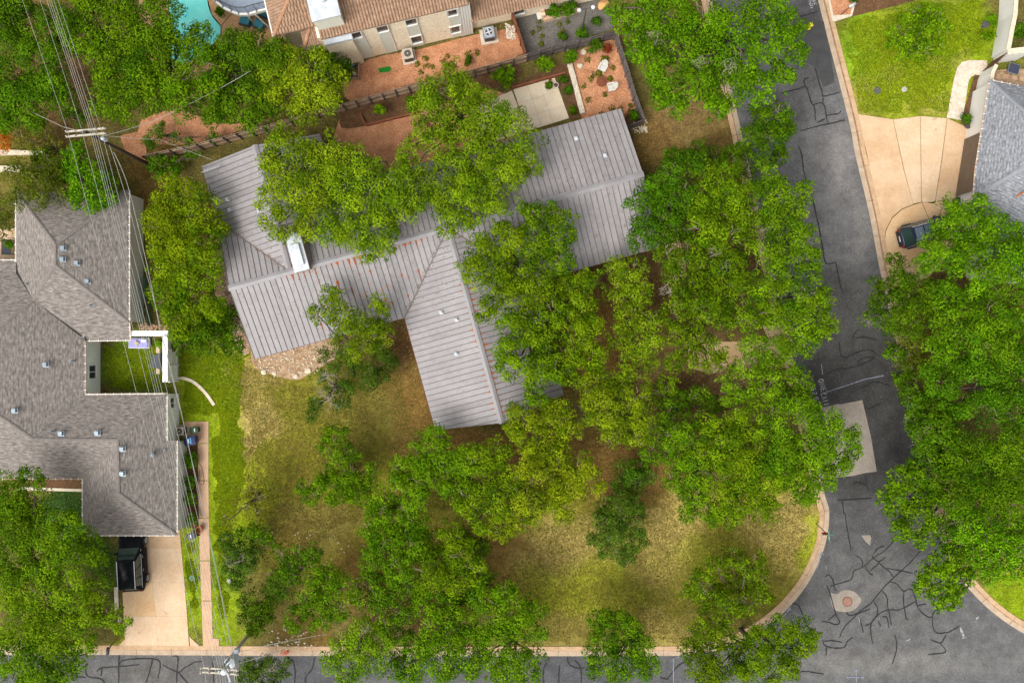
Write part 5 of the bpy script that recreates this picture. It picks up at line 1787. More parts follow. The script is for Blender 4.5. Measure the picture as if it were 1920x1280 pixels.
fence('curved weathered cedar fence by the utility pole at upper left', [(266, 292), (300, 284), (335, 277), (385, 265), (430, 253), (475, 241), (525, 228), (575, 212), (640, 196)], 'fence', post_mat='fence_dark')
fence('long cedar fence between orange gravel strip and planted bed', [(641, 195), (700, 178), (770, 160), (830, 144), (900, 127), (987, 102)], 'fence', post_mat='fence_dark')
fence('dark weathered fence at the foot of the grey gravel yard', [(988, 101), (1030, 89), (1070, 79), (1110, 69), (1155, 57)], 'fence_dark')
fence('grey side fence along the orange gravel seating area', [(1157, 60), (1168, 95), (1182, 140), (1196, 185), (1210, 222)], 'fence_dark')
fence('short dark fence joining the metal-roofed house to the gravel garden', [(1210, 223), (1190, 231), (1168, 240)], 'fence_dark')
fence('red cedar gate panel between the two side yards', [(961, 20), (970, 48), (986, 98)], 'fence_red', h=1.7, bay=1.3)
fence('tall pale board fence on the east side of the small courtyard', [(316, 716), (316, 690), (316, 660), (316, 624)], 'wall_grey', h=1.9, bay=1.3)
fence('low green board screen by the left neighbour path', [(270, 520), (271, 550), (274, 580), (276, 610)], 'lid_green', h=0.8, bay=1.2)

# white beam frame over the courtyard wall
pg = thing('pergola', P(311, 625, 0), 'white painted beam frame over the small grassy courtyard', 'pergola')
z = 2.35
a, b = P(246, 625, z), P(317, 625, z)
MB().box(((a.x + b.x) / 2, a.y, z), (b.x - a.x, 0.44, 0.22)).build('beam', 'white_paint', pg)
a, b = P(310.5, 631, z), P(310.5, 716, z)
MB().box((a.x, (a.y + b.y) / 2, z + 0.003), (0.42, abs(a.y - b.y), 0.22)).build('beam', 'white_paint', pg)
for px, py in ((311, 626), (311, 712)):
    p = P(px, py, z)
    MB().box((p.x, p.y, z / 2), (0.2, 0.2, z)).build('post', 'white_paint', pg)
    MB().lathe((p.x, p.y - 0.1, z + 0.1), [(0.09, 0), (0.09, 0.03), (0.06, 0.035)], 10).build('post_cap', 'grey_metal', pg)

# ------------------------------------------------------------------ utility poles and lines
def utility_pole(base, top, ztop, label, arms, arm_dir, rad=0.17, mats=('pole', 'pole')):
    b, t = P(*base, 0), P(*top, ztop)
    root = thing('utility_pole', b, label, 'utility pole')
    m = b + (t - b) * 0.45
    MB().tube([b + Vector((0, 0, -0.3)), m, t], [rad, rad * 0.85, rad * 0.65], 10).build('pole', mats[0], root)
    d = Vector((math.cos(arm_dir), math.sin(arm_dir), 0))
    n = Vector((-d.y, d.x, 0))
    for off, zz in arms:
        c = t + n * off + Vector((0, 0, zz))
        ar = MB().box(tuple(c), (2.9, 0.12, 0.13), arm_dir).build('crossarm', 'crossarm', root)
        for s in (-1.36, -0.75, 0.75, 1.36):
            q = c + d * s
            MB().lathe((q.x, q.y, q.z + 0.06), [(0.05, 0), (0.07, 0.05), (0.04, 0.09), (0.07, 0.12), (0.03, 0.2)], 8).build('insulator', 'porcelain', ar)
        MB().tube([c + d * 0.8, t + Vector((0, 0, zz - 0.7))], 0.025, 4).tube([c - d * 0.8, t + Vector((0, 0, zz - 0.7))], 0.025, 4).build('brace', 'grey_metal', ar)
    return root, b, t


Z1, Z2 = 10.4, 8.2
up1, b1_, t1p = utility_pole((284, 311), (158, 247), Z1, 'dark creosote utility pole with double crossarm by the curved fence', [(0.18, -0.25), (-0.18, -0.25)], R(5))
mb = MB()
c = b1_ + (t1p - b1_) * 0.8
mb.lathe((c.x + 0.3, c.y + 0.05, c.z - 0.4), [(0.14, 0), (0.16, 0.1), (0.16, 0.6), (0.06, 0.7)], 10)
mb.build('cable_junction', 'transformer', up1)
up2, b2_, t2p = utility_pole((468, 1187), (410, 1259), Z2, 'pale grey utility pole carrying a transformer at the bottom street', [(0.16, -0.2), (-0.16, -0.2)], R(-4), 0.15, ('pole_grey', 'pole_grey'))
c = b2_ + (t2p - b2_) * 0.66
tr = MB().lathe((c.x + 0.05, c.y - 0.35, c.z - 0.9), [(0.34, 0), (0.42, 0.06), (0.42, 1.1), (0.44, 1.12), (0.44, 1.18), (0.2, 1.3), (0.06, 1.32)], 20).build('transformer', 'transformer', up2)
MB().lathe((c.x + 0.05, c.y - 0.35, c.z + 0.43), [(0.05, 0), (0.07, 0.1), (0.04, 0.2), (0.06, 0.3), (0.02, 0.36)], 8).build('bushing', 'porcelain', tr)
c = t2p + Vector((0.35, -0.05, -0.35))
MB().lathe((c.x, c.y, c.z - 0.5), [(0.2, 0), (0.24, 0.05), (0.24, 0.8), (0.1, 0.88)], 14).build('capacitor_can', 'white_metal', up2)
MB().tube([t2p + Vector((0.5, -0.15, -0.4)), t2p + Vector((0.62, -0.85, -0.6)), t2p + Vector((0.6, -1.0, -0.7))], 0.09, 8).build('lamp_arm', 'transformer', up2)
MB().box((t2p.x + 0.62, t2p.y + 0.75, Z2 - 2.2), (0.35, 0.3, 0.5)).build('meter_box', 'transformer', up2)


def wire(label, pts, r=0.02, sag=0.35, name='power_line'):
    """pts: (px, py, z) anchors; every span sags"""
    path = []
    for a, b in zip(pts[:-1], pts[1:]):
        A, B = P(*a), P(*b)
        n = 16
        for i in range(n + (1 if b is pts[-1] else 0)):
            t = i / n
            p = A + (B - A) * t
            path.append(p + Vector((0, 0, -sag * 4 * t * (1 - t))))
    root = MB().tube(path, r, 4).build(name, 'wire')
    return tag(root, label, 'power line')


ZA = Z1 - 0.1
wl = ['leftmost overhead wire from the crossarm tip across the shingle roof', 'second overhead wire from the left, on the crossarm beside the pole top', 'first of the close bundle of overhead wires over the left house',
      'second of the close bundle of overhead wires over the left house', 'third of the close bundle of overhead wires over the left house', 'fourth of the close bundle of overhead wires, nearest the right crossarm end',
      'rightmost overhead wire leaving the crossarm end toward the top edge']
specs = [((38, 0), (127, 247), (384, 1256)), ((71, 0), (153, 243), (404, 1256)), ((84, 0), (170, 250), (411, 1257)), ((88, 0), (174, 251), (416, 1258)), ((92, 0), (178, 251), (421, 1258)),
         ((97, 0), (183, 252), (427, 1258)), ((105, 0), (190, 245), (438, 1259))]
for lb, (n0, m0, s0_) in zip(wl, specs):
    dx = (m0[0] - n0[0]) / (m0[1] - n0[1])
    ex = (m0[0] - dx * 700, m0[1] - 700, ZA)
    wire(lb, [ex, (m0[0], m0[1], ZA), (s0_[0], s0_[1], Z2), (s0_[0] + 30, s0_[1] + 420, Z2)], 0.014)
wire('thick communication cable running from the pole down past the pale wall', [(213, 285, 7.6), (243, 360, 7.0), (300, 620, 6.4), (352, 830, 6.4), (436, 1218, 6.6), (470, 1500, 6.6)], 0.022, 0.25, 'cable')
wire('second communication cable just right of the thick one by the pale wall', [(205, 272, 8.2), (262, 470, 7.2), (320, 700, 6.8), (372, 930, 6.6), (433, 1217, 6.8), (462, 1500, 6.8)], 0.017, 0.3, 'cable')
wire('service drop climbing right from the pole over the orange gravel', [(190, 256, 9.2), (280, 230, 7.6), (375, 185, 7.0), (470, 133, 6.4)], 0.02, 0.1, 'cable')
wire('guy line running left from the pole top into the trees', [(156, 247, 9.9), (118, 238, 8.2), (38, 200, 5.4)], 0.018, 0.05, 'cable')
wire('service cable crossing to the metal roof from the pole', [(190, 254, 8.8), (300, 262, 6.0), (398, 300, 3.9)], 0.016, 0.15, 'cable')
wire('upper cable going right from the transformer pole over the kerb', [(432, 1226, 6.8), (520, 1205, 6.2), (612, 1188, 4.6)], 0.018, 0.05, 'cable')
wire('lower cable going right from the transformer pole into the dark shrubs', [(440, 1246, 7.2), (500, 1228, 6.6), (548, 1212, 4.4)], 0.018, 0.05, 'cable')


# ------------------------------------------------------------------ vehicles
def car(name, loc, heading, label, paint, L=4.9, W=1.95, HT=1.78, rails='chrome', roof='paint', hood=1.25, tail=0.25, boxy=True):
    """car along +x (front) before turning; heading in radians"""
    root = thing(name, loc, label, 'car')
    root.rotation_euler = (0, 0, 0)
    ch, sh = math.cos(heading), math.sin(heading)

    def T(x, y, z):
        return Vector((loc[0] + x * ch - y * sh, loc[1] + x * sh + y * ch, loc[2] + z))
    hl, hw = L / 2, W / 2
    belt = HT * 0.60
    # lower body as a loft of rounded sections
    st = [(-hl, 0.80, 0.45, belt * 0.80), (-hl + 0.10, 0.92, 0.30, belt * 0.97), (-hl + 0.45, 0.985, 0.24, belt), (-hl + 1.2, 1.0, 0.22, belt), (0, 1.0, 0.22, belt), (hl - hood - 0.55, 1.0, 0.22, belt * 0.99),
          (hl - hood, 0.995, 0.22, belt * 0.96), (hl - 0.6, 0.97, 0.24, belt * 0.91), (hl - 0.22, 0.92, 0.28, belt * 0.84), (hl - 0.05, 0.80, 0.36, belt * 0.70), (hl, 0.68, 0.45, belt * 0.60)]
    prof = [(0.80, 0.0), (0.93, 0.16), (1.0, 0.45), (0.985, 0.72), (0.94, 0.92), (0.86, 1.0), (0.45, 1.03), (0, 1.035)]
    mb = MB()
    mb.sm = True
    vs, ring = [], None
    for x, kw, z0, z1 in st:
        row = [(-hw * kw * a, z0 + (z1 - z0) * b) for a, b in prof] + [(hw * kw * a, z0 + (z1 - z0) * b) for a, b in prof[-2::-1]]
        ring = len(row)
        vs += [T(x, y, z) for y, z in row]
    fs = []
    for i in range(len(st) - 1):
        for k in range(ring - 1):
            fs.append((i * ring + k, (i + 1) * ring + k, (i + 1) * ring + k + 1, i * ring + k + 1))
        fs.append((i * ring + ring - 1, (i + 1) * ring + ring - 1, (i + 1) * ring, i * ring))
    fs.append(tuple(range(ring)))
    fs.append(tuple((len(st) - 1) * ring + k for k in range(ring - 1, -1, -1)))
    mb.add(vs, fs)
    body = mb.build('body', paint, root)
    # cabin: pillars and roof
    x0, x1 = -hl + tail, hl - hood
    xr0, xr1 = x0 + (0.30 if boxy else 0.55), x1 - 0.85
    wb_, wr = hw * 0.93, hw * 0.74
    zb, zr = belt + 0.01, HT
    cab = [T(x0, -wb_, zb), T(x1, -wb_, zb), T(x1, wb_, zb), T(x0, wb_, zb), T(xr0, -wr, zr), T(xr1, -wr, zr), T(xr1, wr, zr), T(xr0, wr, zr)]
    mb = MB()
    mb.add(cab, [(0, 1, 5, 4), (1, 2, 6, 5), (2, 3, 7, 6), (3, 0, 4, 7)])
    mb.build('cabin', paint, root)
    # roof skin, gently crowned
    mb = MB()
    mb.sm = True
    vs = []
    nx_, ny_ = 8, 6
    for i in range(nx_ + 1):
        for j in range(ny_ + 1):
            u, v = i / nx_, j / ny_
            x = xr0 + (xr1 - xr0) * u
            y = -wr + 2 * wr * v
            zc = zr + 0.06 * (1 - (2 * u - 1) ** 4) * (1 - (2 * v - 1) ** 4) ** 0.8
            vs.append(T(x, y, zc))
    mb.add(vs, [(i * (ny_ + 1) + j, (i + 1) * (ny_ + 1) + j, (i + 1) * (ny_ + 1) + j + 1, i * (ny_ + 1) + j + 1) for i in range(nx_) for j in range(ny_)])
    rf = mb.build('roof', paint, root)
    if roof == 'glass':
        for u0, u1 in ((0.10, 0.46), (0.52, 0.93)):
            mb = MB()
            xa, xb = xr0 + (xr1 - xr0) * u0, xr0 + (xr1 - xr0) * u1
            mb.add([T(xa, -wr * 0.8, zr + 0.066), T(xb, -wr * 0.8, zr + 0.066), T(xb, wr * 0.8, zr + 0.066), T(xa, wr * 0.8, zr + 0.066)], [(0, 1, 2, 3)])
            mb.build('sunroof', 'car_glass_pale', rf)

    def pane(c, nm, k=0.88, kt=0.86):
        """glass set proud of a cabin face: corners bottom a, b, top b, a"""
        a, b, c2, d = [Vector(p) for p in c]
        ctr = (a + b + c2 + d) / 4
        n = (b - a).cross(d - a).normalized()
        q = [ctr + (p - ctr) * k + n * 0.012 for p in (a, b, c2, d)]
        q2 = [p - n * 0.03 for p in q]
        mb2 = MB()
        mb2.add(q + q2, [(0, 1, 2, 3), (0, 4, 5, 1), (1, 5, 6, 2), (2, 6, 7, 3), (3, 7, 4, 0)])
        return mb2.build(nm, 'car_glass', root)
    pane((cab[1], cab[2], cab[6], cab[5]), 'windshield', 0.93)
    pane((cab[3], cab[0], cab[4], cab[7]), 'rear_window', 0.86)
    for sgn in (0, 1):
        lo, hi = ((cab[0], cab[1]), (cab[4], cab[5])) if sgn == 0 else ((cab[2], cab[3]), (cab[6], cab[7]))
        cuts = [(0.10, 0.32), (0.345, 0.60), (0.625, 0.90)] if sgn == 0 else [(0.10, 0.375), (0.40, 0.655), (0.68, 0.90)]
        for c0, c1 in cuts:
            a, b = lo[0] + (lo[1] - lo[0]) * c0, lo[0] + (lo[1] - lo[0]) * c1
            c_, d = hi[0] + (hi[1] - hi[0]) * min(1, c1 * 1.0 + 0.02), hi[0] + (hi[1] - hi[0]) * max(0, c0 - 0.02)
            pane((a, b, c_, d), 'side_window', 0.9)
        # bright strip under the windows
        s = -1 if sgn == 0 else 1
        MB().tube([T(x0 + 0.2, s * (wb_ + 0.02), zb + 0.03), T(x1 - 0.15, s * (wb_ + 0.02), zb + 0.02)], 0.016, 4).build('window_trim', 'chrome', root)
        MB().tube([T(xr0 + 0.05, s * wr * 0.97, zr + 0.09), T(xr1 - 0.1, s * wr * 0.97, zr + 0.09)], 0.03, 6).build('roof_rail', rails, root)
        mr = MB().box((0, 0, 0), (0.01, 0.01, 0.01))
        mr = MB()
        c = T(x1 - 0.45, s * (hw + 0.10), belt + 0.08)
        mr.box(tuple(c), (0.16, 0.24, 0.16), heading)
        mr.build('mirror', paint, root)
        MB().box(tuple(T(-0.1, s * (hw * 0.995), 0.30)), (L * 0.42, 0.12, 0.1), heading).build('side_step', 'car_plastic', root)
        for xd in (-0.75, 0.35):
            MB().box(tuple(T(xd, s * (hw * 0.99), belt * 0.84)), (0.2, 0.035, 0.03), heading).build('door_handle', 'chrome', root)
            MB().box(tuple(T(xd + 0.72, s * hw * 0.988, belt * 0.62)), (0.012, 0.035, belt * 0.55), heading).build('door_seam', 'car_plastic', root)
        MB().box(tuple(T(hl - 0.20, s * hw * 0.66, belt * 0.70)), (0.24, 0.34, 0.14), heading).build('headlight', 'lamp_clear', root)
        MB().box(tuple(T(-hl + 0.07, s * hw * 0.74, belt * 0.80)), (0.14, 0.24, 0.26), heading).build('taillight', 'lamp_red', root)
        for xw in (-hl + 0.95, hl - 0.95):
            w = bpy.data.objects.new('wheel', None)
            COL.objects.link(w)
            w.parent = root
            c = T(xw, s * (hw - 0.03), 0.38)
            axis = Vector((-sh, ch, 0)) * s
            mb = MB()
            mb.sm = True
            mb.tube([c - axis * 0.12, c - axis * 0.09, c + axis * 0.09, c + axis * 0.135], [0.34, 0.39, 0.39, 0.35], 20)
            mb.build('tyre', 'tyre', w)
            mb = MB()
            mb.tube([c + axis * 0.10, c + axis * 0.138], [0.06, 0.05], 10)
            for k in range(10):
                a = 2 * math.pi * k / 10
                e = Vector((ch, sh, 0)) * math.cos(a) * 0.25 + Vector((0, 0, 1)) * math.sin(a) * 0.25
                mb.tube([c + axis * 0.13, c + axis * 0.138 + e], 0.022, 4)
            ringp = [c + axis * 0.136 + Vector((ch, sh, 0)) * math.cos(2 * math.pi * k / 18) * 0.255 + Vector((0, 0, 1)) * math.sin(2 * math.pi * k / 18) * 0.255 for k in range(19)]
            mb.tube(ringp, 0.022, 4, False)
            mb.build('rim', 'rim', w)
    MB().box(tuple(T(hl + 0.0, 0, 0.48)), (0.12, W * 0.62, 0.22), heading).build('front_bumper', 'car_plastic', root)
    MB().box(tuple(T(-hl + 0.0, 0, 0.48)), (0.14, W * 0.72, 0.24), heading).build('rear_bumper', 'car_plastic', root)
    MB().box(tuple(T(hl - 0.03, 0, belt * 0.60)), (0.10, W * 0.42, 0.16), heading).build('grille', 'dark_metal', root)
    MB().box(tuple(T(-hl + 0.0, 0, belt * 0.66)), (0.05, 0.5, 0.12), heading).build('number_plate', 'label_white', root)
    return root


cc = P(243, 1052, 0.0)
cc = (P(256, 1046).x + 0.0, P(256, 1046).y, 0.035)
car('car', cc, R(93), 'glossy black sport utility vehicle half under the eave in the left drive', 'car_black', 5.1, 2.0, 1.85, hood=1.35, tail=0.18)
p = P(1722, 438)
car('car', (p.x + 0.30, p.y + 0.05, 0.035), R(15), 'dark blue crossover with pale glass roof half hidden under tree by right drive', 'car_blue', 4.6, 1.88, 1.66, rails='chrome', roof='glass', hood=1.1, tail=0.12, boxy=False)


# ------------------------------------------------------------------ bins, boxes and small yard things
def wheelie_bin(loc, rz, mat, label, s=1.0, lid_mark=None):
    root = thing('wheelie_bin', loc, label, 'bin')
    x, y, z = loc
    co, si = math.cos(rz), math.sin(rz)
    T = lambda a, b, c: (x + (a * co - b * si) * s, y + (a * si + b * co) * s, z + c * s)
    mb = MB()
    vs = [T(-.24, -.27, 0.08), T(.24, -.27, 0.08), T(.24, .24, 0.08), T(-.24, .24, 0.08), T(-.30, -.36, .95), T(.30, -.36, .95), T(.30, .34, .95), T(-.30, .34, .95)]
    mb.add(vs, [(3, 2, 1, 0), (4, 5, 6, 7), (0, 1, 5, 4), (1, 2, 6, 5), (2, 3, 7, 6), (3, 0, 4, 7)])
    mb.build('bin_body', mat, root)
    mb = MB()
    mb.sm = True
    vs, n = [], 6
    for i in range(n + 1):
        b = -.40 + .80 * i / n
        zz = 0.97 + 0.09 * math.sin(math.pi * (0.15 + 0.8 * i / n))
        vs += [T(-.33, b, zz - .03), T(-.2, b, zz), T(.2, b, zz), T(.33, b, zz - .03)]
    mb.add(vs, [(i * 4 + k, i * 4 + k + 1, i * 4 + 5 + k, i * 4 + 4 + k) for i in range(n) for k in range(3)])
    lid = mb.build('lid', mat, root)
    if lid_mark:
        for i, (b, wdt, m_) in enumerate(lid_mark):
            q = T(0, b, 1.075)
            MB().box(q, (wdt * s, 0.09 * s, 0.006), rz).build('lid_print', m_, lid)
    MB().tube([T(-.26, .43, .93), T(.26, .43, .93)], 0.025 * s, 6).build('handle', mat, root)
    for a in (-.27, .27):
        MB().tube([T(a - .04, .3, .1), T(a + .04, .3, .1)], 0.1 * s, 10).build('wheel', 'tyre', root)
    return root


p = P(366, 823)
wheelie_bin((p.x, p.y, 0.035), R(100), 'bin_blue', 'dark blue wheeled bin with pale blue lid print on the side path', 1.15, [(-0.10, 0.40, 'label_cyan'), (0.06, 0.30, 'label_white')])
p = P(371, 804)
wheelie_bin((p.x, p.y, 0.035), R(95), 'bin_green', 'small dark green wheeled bin beside the blue one', 0.82, [(-0.10, 0.34, 'label_white')])
p = P(366, 1000)
wheelie_bin((p.x, p.y, 0.005), R(-70), 'bin_grey', 'slate grey wheeled bin at the edge of the grass strip', 0.9, [(0.0, 0.3, 'label_white')])
p = P(378, 990)
root = thing('plant_pot', p, 'orange terracotta pot behind the slate grey bin', 'pot')
MB().lathe((p.x, p.y, 0.03), [(0.16, 0), (0.27, 0.45), (0.30, 0.46), (0.30, 0.55), (0.24, 0.55), (0.22, 0.4)], 16).build('pot', 'terracotta', root)
MB().lathe((p.x, p.y, 0.42), [(0.23, 0), (0.2, 0.02)], 14).build('soil', 'mulch', root)

# condensers
def condenser(px, py, rz, mats, label, w=0.85, h=0.85, pad=(1.15, 1.15)):
    p = P(px, py)
    root = thing('air_conditioner', p, label, 'air conditioner')
    MB().box((p.x, p.y, 0.05), (pad[0], pad[1], 0.1), rz).build('pad', 'pebble_path', root)
    MB().box((p.x, p.y, 0.1 + h / 2), (w, w, h), rz).build('casing', mats[0], root)
    for s in (-1, 1):
        for ax in (0, 1):
            dx, dy = (s * (w / 2 + 0.006), 0) if ax == 0 else (0, s * (w / 2 + 0.006))
            c = (p.x + dx * math.cos(rz) - dy * math.sin(rz), p.y + dx * math.sin(rz) + dy * math.cos(rz), 0.1 + h * 0.47)
            MB().box(c, (0.012, w * 0.86, h * 0.78) if ax == 0 else (w * 0.86, 0.012, h * 0.78), rz).build('side_grille', 'ac_dark', root)
    f = MB().lathe((p.x, p.y, 0.1 + h), [(w * 0.42, 0.0), (w * 0.42, 0.02), (w * 0.37, 0.025), (w * 0.36, 0.01)], 24).build('fan_ring', mats[1], root)
    mb = MB()
    mb.lathe((p.x, p.y, 0.1 + h + 0.014), [(w * 0.345, 0), (w * 0.34, 0.003)], 20)
    mb.build('fan_well', 'ac_dark', f)
    for k in range(4):
        a = k * math.pi / 2 + 0.4
        c = (p.x + math.cos(a) * w * 0.18, p.y + math.sin(a) * w * 0.18, 0.1 + h + 0.03)
        MB().box(c, (w * 0.26, w * 0.12, 0.012), a).build('fan_blade', 'gravel_grey' if mats[1] == 'ac_beige' else mats[1], f)
    MB().lathe((p.x, p.y, 0.1 + h + 0.03), [(0.07, 0), (0.05, 0.04)], 10).build('hub', mats[1], f)
    return root


condenser(767, 108, R(12), ('ac_beige', 'ac_beige'), 'beige air conditioner with dark fan grille on orange gravel by the cream wall')
condenser(917, 69, R(10), ('ac_blue', 'white_metal'), 'blue-grey air conditioner with pale fan blades near the house corner', 0.92, 0.9, (1.5, 1.3))
condenser(344, 806, R(2), ('ac_beige', 'ac_beige'), 'small beige air conditioner against the pale wall near the bins', 0.7, 0.75, (0.9, 0.9))

# utility lids
for px, py, r, m_, lb in ((360, 1083, 0.26, 'lid_green', 'round green utility lid in the grass strip beside the left drive'), (430, 1088, 0.20, 'lid_white', 'pale utility lid in the grass right of the side path'),
                          (1645, 170, 0.30, 'lid_dark', 'dark meter lid in the right lawn'), (1695, 168, 0.22, 'lid_white', 'white meter lid in the right lawn')):
    p = P(px, py)
    root = thing('meter_cover', p, lb, 'utility cover')
    MB().lathe((p.x, p.y, 0), [(r, 0), (r, 0.045), (r * 0.86, 0.05)], 18).build('cover', m_, root)
    MB().lathe((p.x, p.y, 0.05), [(r * 0.2, 0), (r * 0.18, 0.012)], 8).build('key_plate', 'lid_dark', root)
p = P(1842, 50)
root = thing('stone_table', p, 'round grey slatted stone table with centre hole on the right lawn', 'table')
MB().lathe((p.x, p.y, 0.45), [(0.28, 0), (0.30, 0.04), (0.28, 0.07), (0.05, 0.07), (0.05, 0.03)], 20).build('table_top', 'lid_dark', root)
MB().lathe((p.x, p.y, 0), [(0.2, 0), (0.08, 0.06), (0.08, 0.45)], 12).build('pedestal', 'lid_dark', root)

# stop sign with green street-name blades
b = P(1530, 980)
t = P(1549, 999, 2.3)
t = Vector((t.x, t.y, 2.3))
root = thing('street_sign', b, 'red stop sign with green street name blades on the corner kerb', 'sign')
top = b + (t - b) * 1.32
MB().tube([b + Vector((0, 0, -0.2)), b + (t - b) * 1.3], 0.035, 8).build('post', 'dark_metal', root)
c = b + (t - b) * 1.0
fx = Vector((1, -0.05, 0)).normalized(); fz = (t - b).normalized()
oc = [c + (fx * math.cos(R(22.5 + 45 * k)) + fz * math.sin(R(22.5 + 45 * k))) * 0.38 + Vector((0, -0.05, 0)) for k in range(8)]
oc2 = [p - Vector((0, 0.02, 0)) for p in oc]
mb = MB()
mb.add(oc + oc2, [tuple(range(8)), tuple(range(15, 7, -1))] + [(k, (k + 1) % 8, 8 + (k + 1) % 8, 8 + k) for k in range(8)])
face = mb.build('stop_plate', 'sign_red', root)
mb = MB()
def sgl(txt, o, sx, sz, back):
    for i, ch_ in enumerate(txt):
        for s_ in {'S': [[(.8, .85), (.5, 1), (.1, .8), (.2, .55), (.7, .45), (.8, .2), (.5, 0), (.1, .15)]], 'T': [[(0, 1), (.8, 1)], [(.4, 1), (.4, 0)]], 'O': [[(.4, 1), (.05, .7), (.05, .3), (.4, 0), (.75, .3), (.75, .7), (.4, 1)]],
                   'P': [[(.1, 0), (.1, 1), (.7, .95), (.7, .55), (.1, .5)]]}[ch_]:
            pts = [c + fx * ((i + q[0]) * sx - 2 * sx) + fz * (q[1] * sz - sz / 2) + Vector((0, back, 0)) for q in s_]
            mb.tube(pts, 0.014, 4)
sgl('STOP', 0, 0.135, 0.22, -0.085)
mb.build('stop_lettering', 'label_white', face)
for k, (rz, dz) in enumerate(((R(2), 1.16), (R(92), 1.28))):
    c = b + (t - b) * dz
    MB().box(tuple(c), (0.85, 0.03, 0.17), rz).build('name_blade', 'sign_green', root)
    for s_ in (-0.017, 0.017):
        MB().box((c.x - s_ * math.sin(rz) * 1.05, c.y + s_ * math.cos(rz) * 1.05, c.z), (0.6, 0.006, 0.05), rz).build('blade_lettering', 'label_white', root)

# mailboxes
def mailbox(base, top, ztop, label, mat, rz):
    b, t = P(*base), P(*top, ztop)
    root = thing('mailbox', b, label, 'mailbox')
    MB().tube([b + Vector((0, 0, -0.1)), t], 0.05, 6).build('post', 'fence_red' if mat != 'bin_grey' else 'fence_dark', root)
    d = Vector((math.cos(rz), math.sin(rz), 0)); s = Vector((-d.y, d.x, 0))
    mb = MB()
    mb.sm = True
    sec = [(-0.11, 0), (0.11, 0), (0.11, 0.14), (0.08, 0.2), (0, 0.23), (-0.08, 0.2), (-0.11, 0.14)]
    vs = [t + d * e + s * a + Vector((0, 0, z_)) for e in (-0.28, 0.28) for a, z_ in sec]
    n = len(sec)
    mb.add(vs, [(k, (k + 1) % n, n + (k + 1) % n, n + k) for k in range(n)] + [tuple(range(n - 1, -1, -1)), tuple(range(n, 2 * n))])
    mb.build('box', mat, root)
    MB().box(tuple(t + d * 0.29 + Vector((0, 0, 0.1))), (0.015, 0.2, 0.2), rz).build('door', mat, root)
    MB().box(tuple(t + s * 0.125 + Vector((0, 0, 0.2))), (0.02, 0.012, 0.22), rz).build('flag', 'sign_red', root)
    return root


mailbox((208, 1208), (203, 1219), 1.05, 'dark grey kerbside mailbox on a post below the left drive', 'bin_grey', R(85))
mailbox((1574, 30), (1597, 11), 1.2, 'pale blue mailbox on a leaning brown post by the pink gravel planter', 'white_metal', R(30))

# hydrant standing at the edge of the street, top of the picture
p = P(1516, 52)
root = thing('fire_hydrant', p, 'small yellow fire hydrant by the top kerb beside the bright tree', 'hydrant')
MB().lathe((p.x, p.y, -0.1), [(0.2, 0), (0.2, 0.08), (0.13, 0.1), (0.13, 0.6), (0.17, 0.62), (0.17, 0.68), (0.13, 0.78), (0.05, 0.86), (0.04, 0.92)], 14).build('barrel', 'yellow', root)
for k in range(3):
    a = k * math.pi / 2
    MB().tube([(p.x, p.y, 0.42), (p.x + 0.24 * math.cos(a), p.y + 0.24 * math.sin(a), 0.42)], 0.07, 8).build('nozzle', 'yellow', root)

# garden light standard with two heads over the grey gravel
b, t = P(1089, 70), P(1099, 17, 4.6)
root = thing('lamp_post', b, 'black lamp post with two lamp heads over the grey gravel yard', 'lamp post')
MB().tube([b, t], [0.06, 0.045], 8).build('post', 'dark_metal', root)
for s_, m_ in ((-1, 'white_metal'), (1, 'white_metal')):
    e = t + Vector((0.55 * s_, 0.12 * s_, 0.05))
    MB().tube([t, e], 0.03, 6).build('arm', 'dark_metal', root)
    MB().lathe((e.x, e.y, e.z - 0.12), [(0.10, 0), (0.16, 0.06), (0.16, 0.14), (0.06, 0.18)], 12).build('lamp_head', m_, root)

# stone planter and rocks at the top
root = thing('stone_planter', P(1050, 30), 'raised stone planter of stacked pinkish blocks below the cream wing', 'planter')
for a, b, n in (((1019, 40), (1083, 22), 10), ((1016, 20), (1019, 38), 4)):
    A_, B_ = P(*a), P(*b)
    d = B_ - A_
    for lev in range(2):
        for i in range(n):
            c = A_ + d * ((i + 0.5) / n)
            MB().box((c.x, c.y, 0.14 + lev * 0.27), (d.length / n * 0.96, 0.34 + random.uniform(-.03, .03), 0.26), math.atan2(d.y, d.x) + random.uniform(-.02, .02)).build('block', 'limestone' if random.random() < 0.5 else 'path', root)
MB().prism([tuple(P(*q))[:2] for q in ((1020, 20), (1080, 0), (1084, 18), (1022, 36))], 0, 0.4).build('soil', 'mulch', root)


def rock(px, py, r, mat, label, hgt=0.6, group=None, sq=(1, 1), seed=None):
    rr = random.Random(seed if seed is not None else px * 13 + py)
    p = P(px, py)
    bm = bmesh.new()
    bmesh.ops.create_icosphere(bm, subdivisions=2, radius=1.0)
    off = [Vector((rr.uniform(-1, 1), rr.uniform(-1, 1), rr.uniform(-1, 1))).normalized() for _ in range(7)]
    lim = [rr.uniform(0.55, 0.9) for _ in off]
    for v in bm.verts:
        for o_, l_ in zip(off, lim):
            d = v.co.dot(o_)
            if d > l_:
                v.co -= o_ * (d - l_)
        v.co.x *= r * sq[0]; v.co.y *= r * sq[1]; v.co.z *= r * hgt
    me = bpy.data.meshes.new('rock')
    bm.to_mesh(me); bm.free()
    me.materials.append(MAT[mat])
    o = bpy.data.objects.new('rock', me)
    o.location = (p.x, p.y, r * hgt * 0.45)
    o.rotation_euler = (0, 0, rr.uniform(0, 3))
    COL.objects.link(o)
    if label:
        tag(o, label, 'rock', group)
    return o


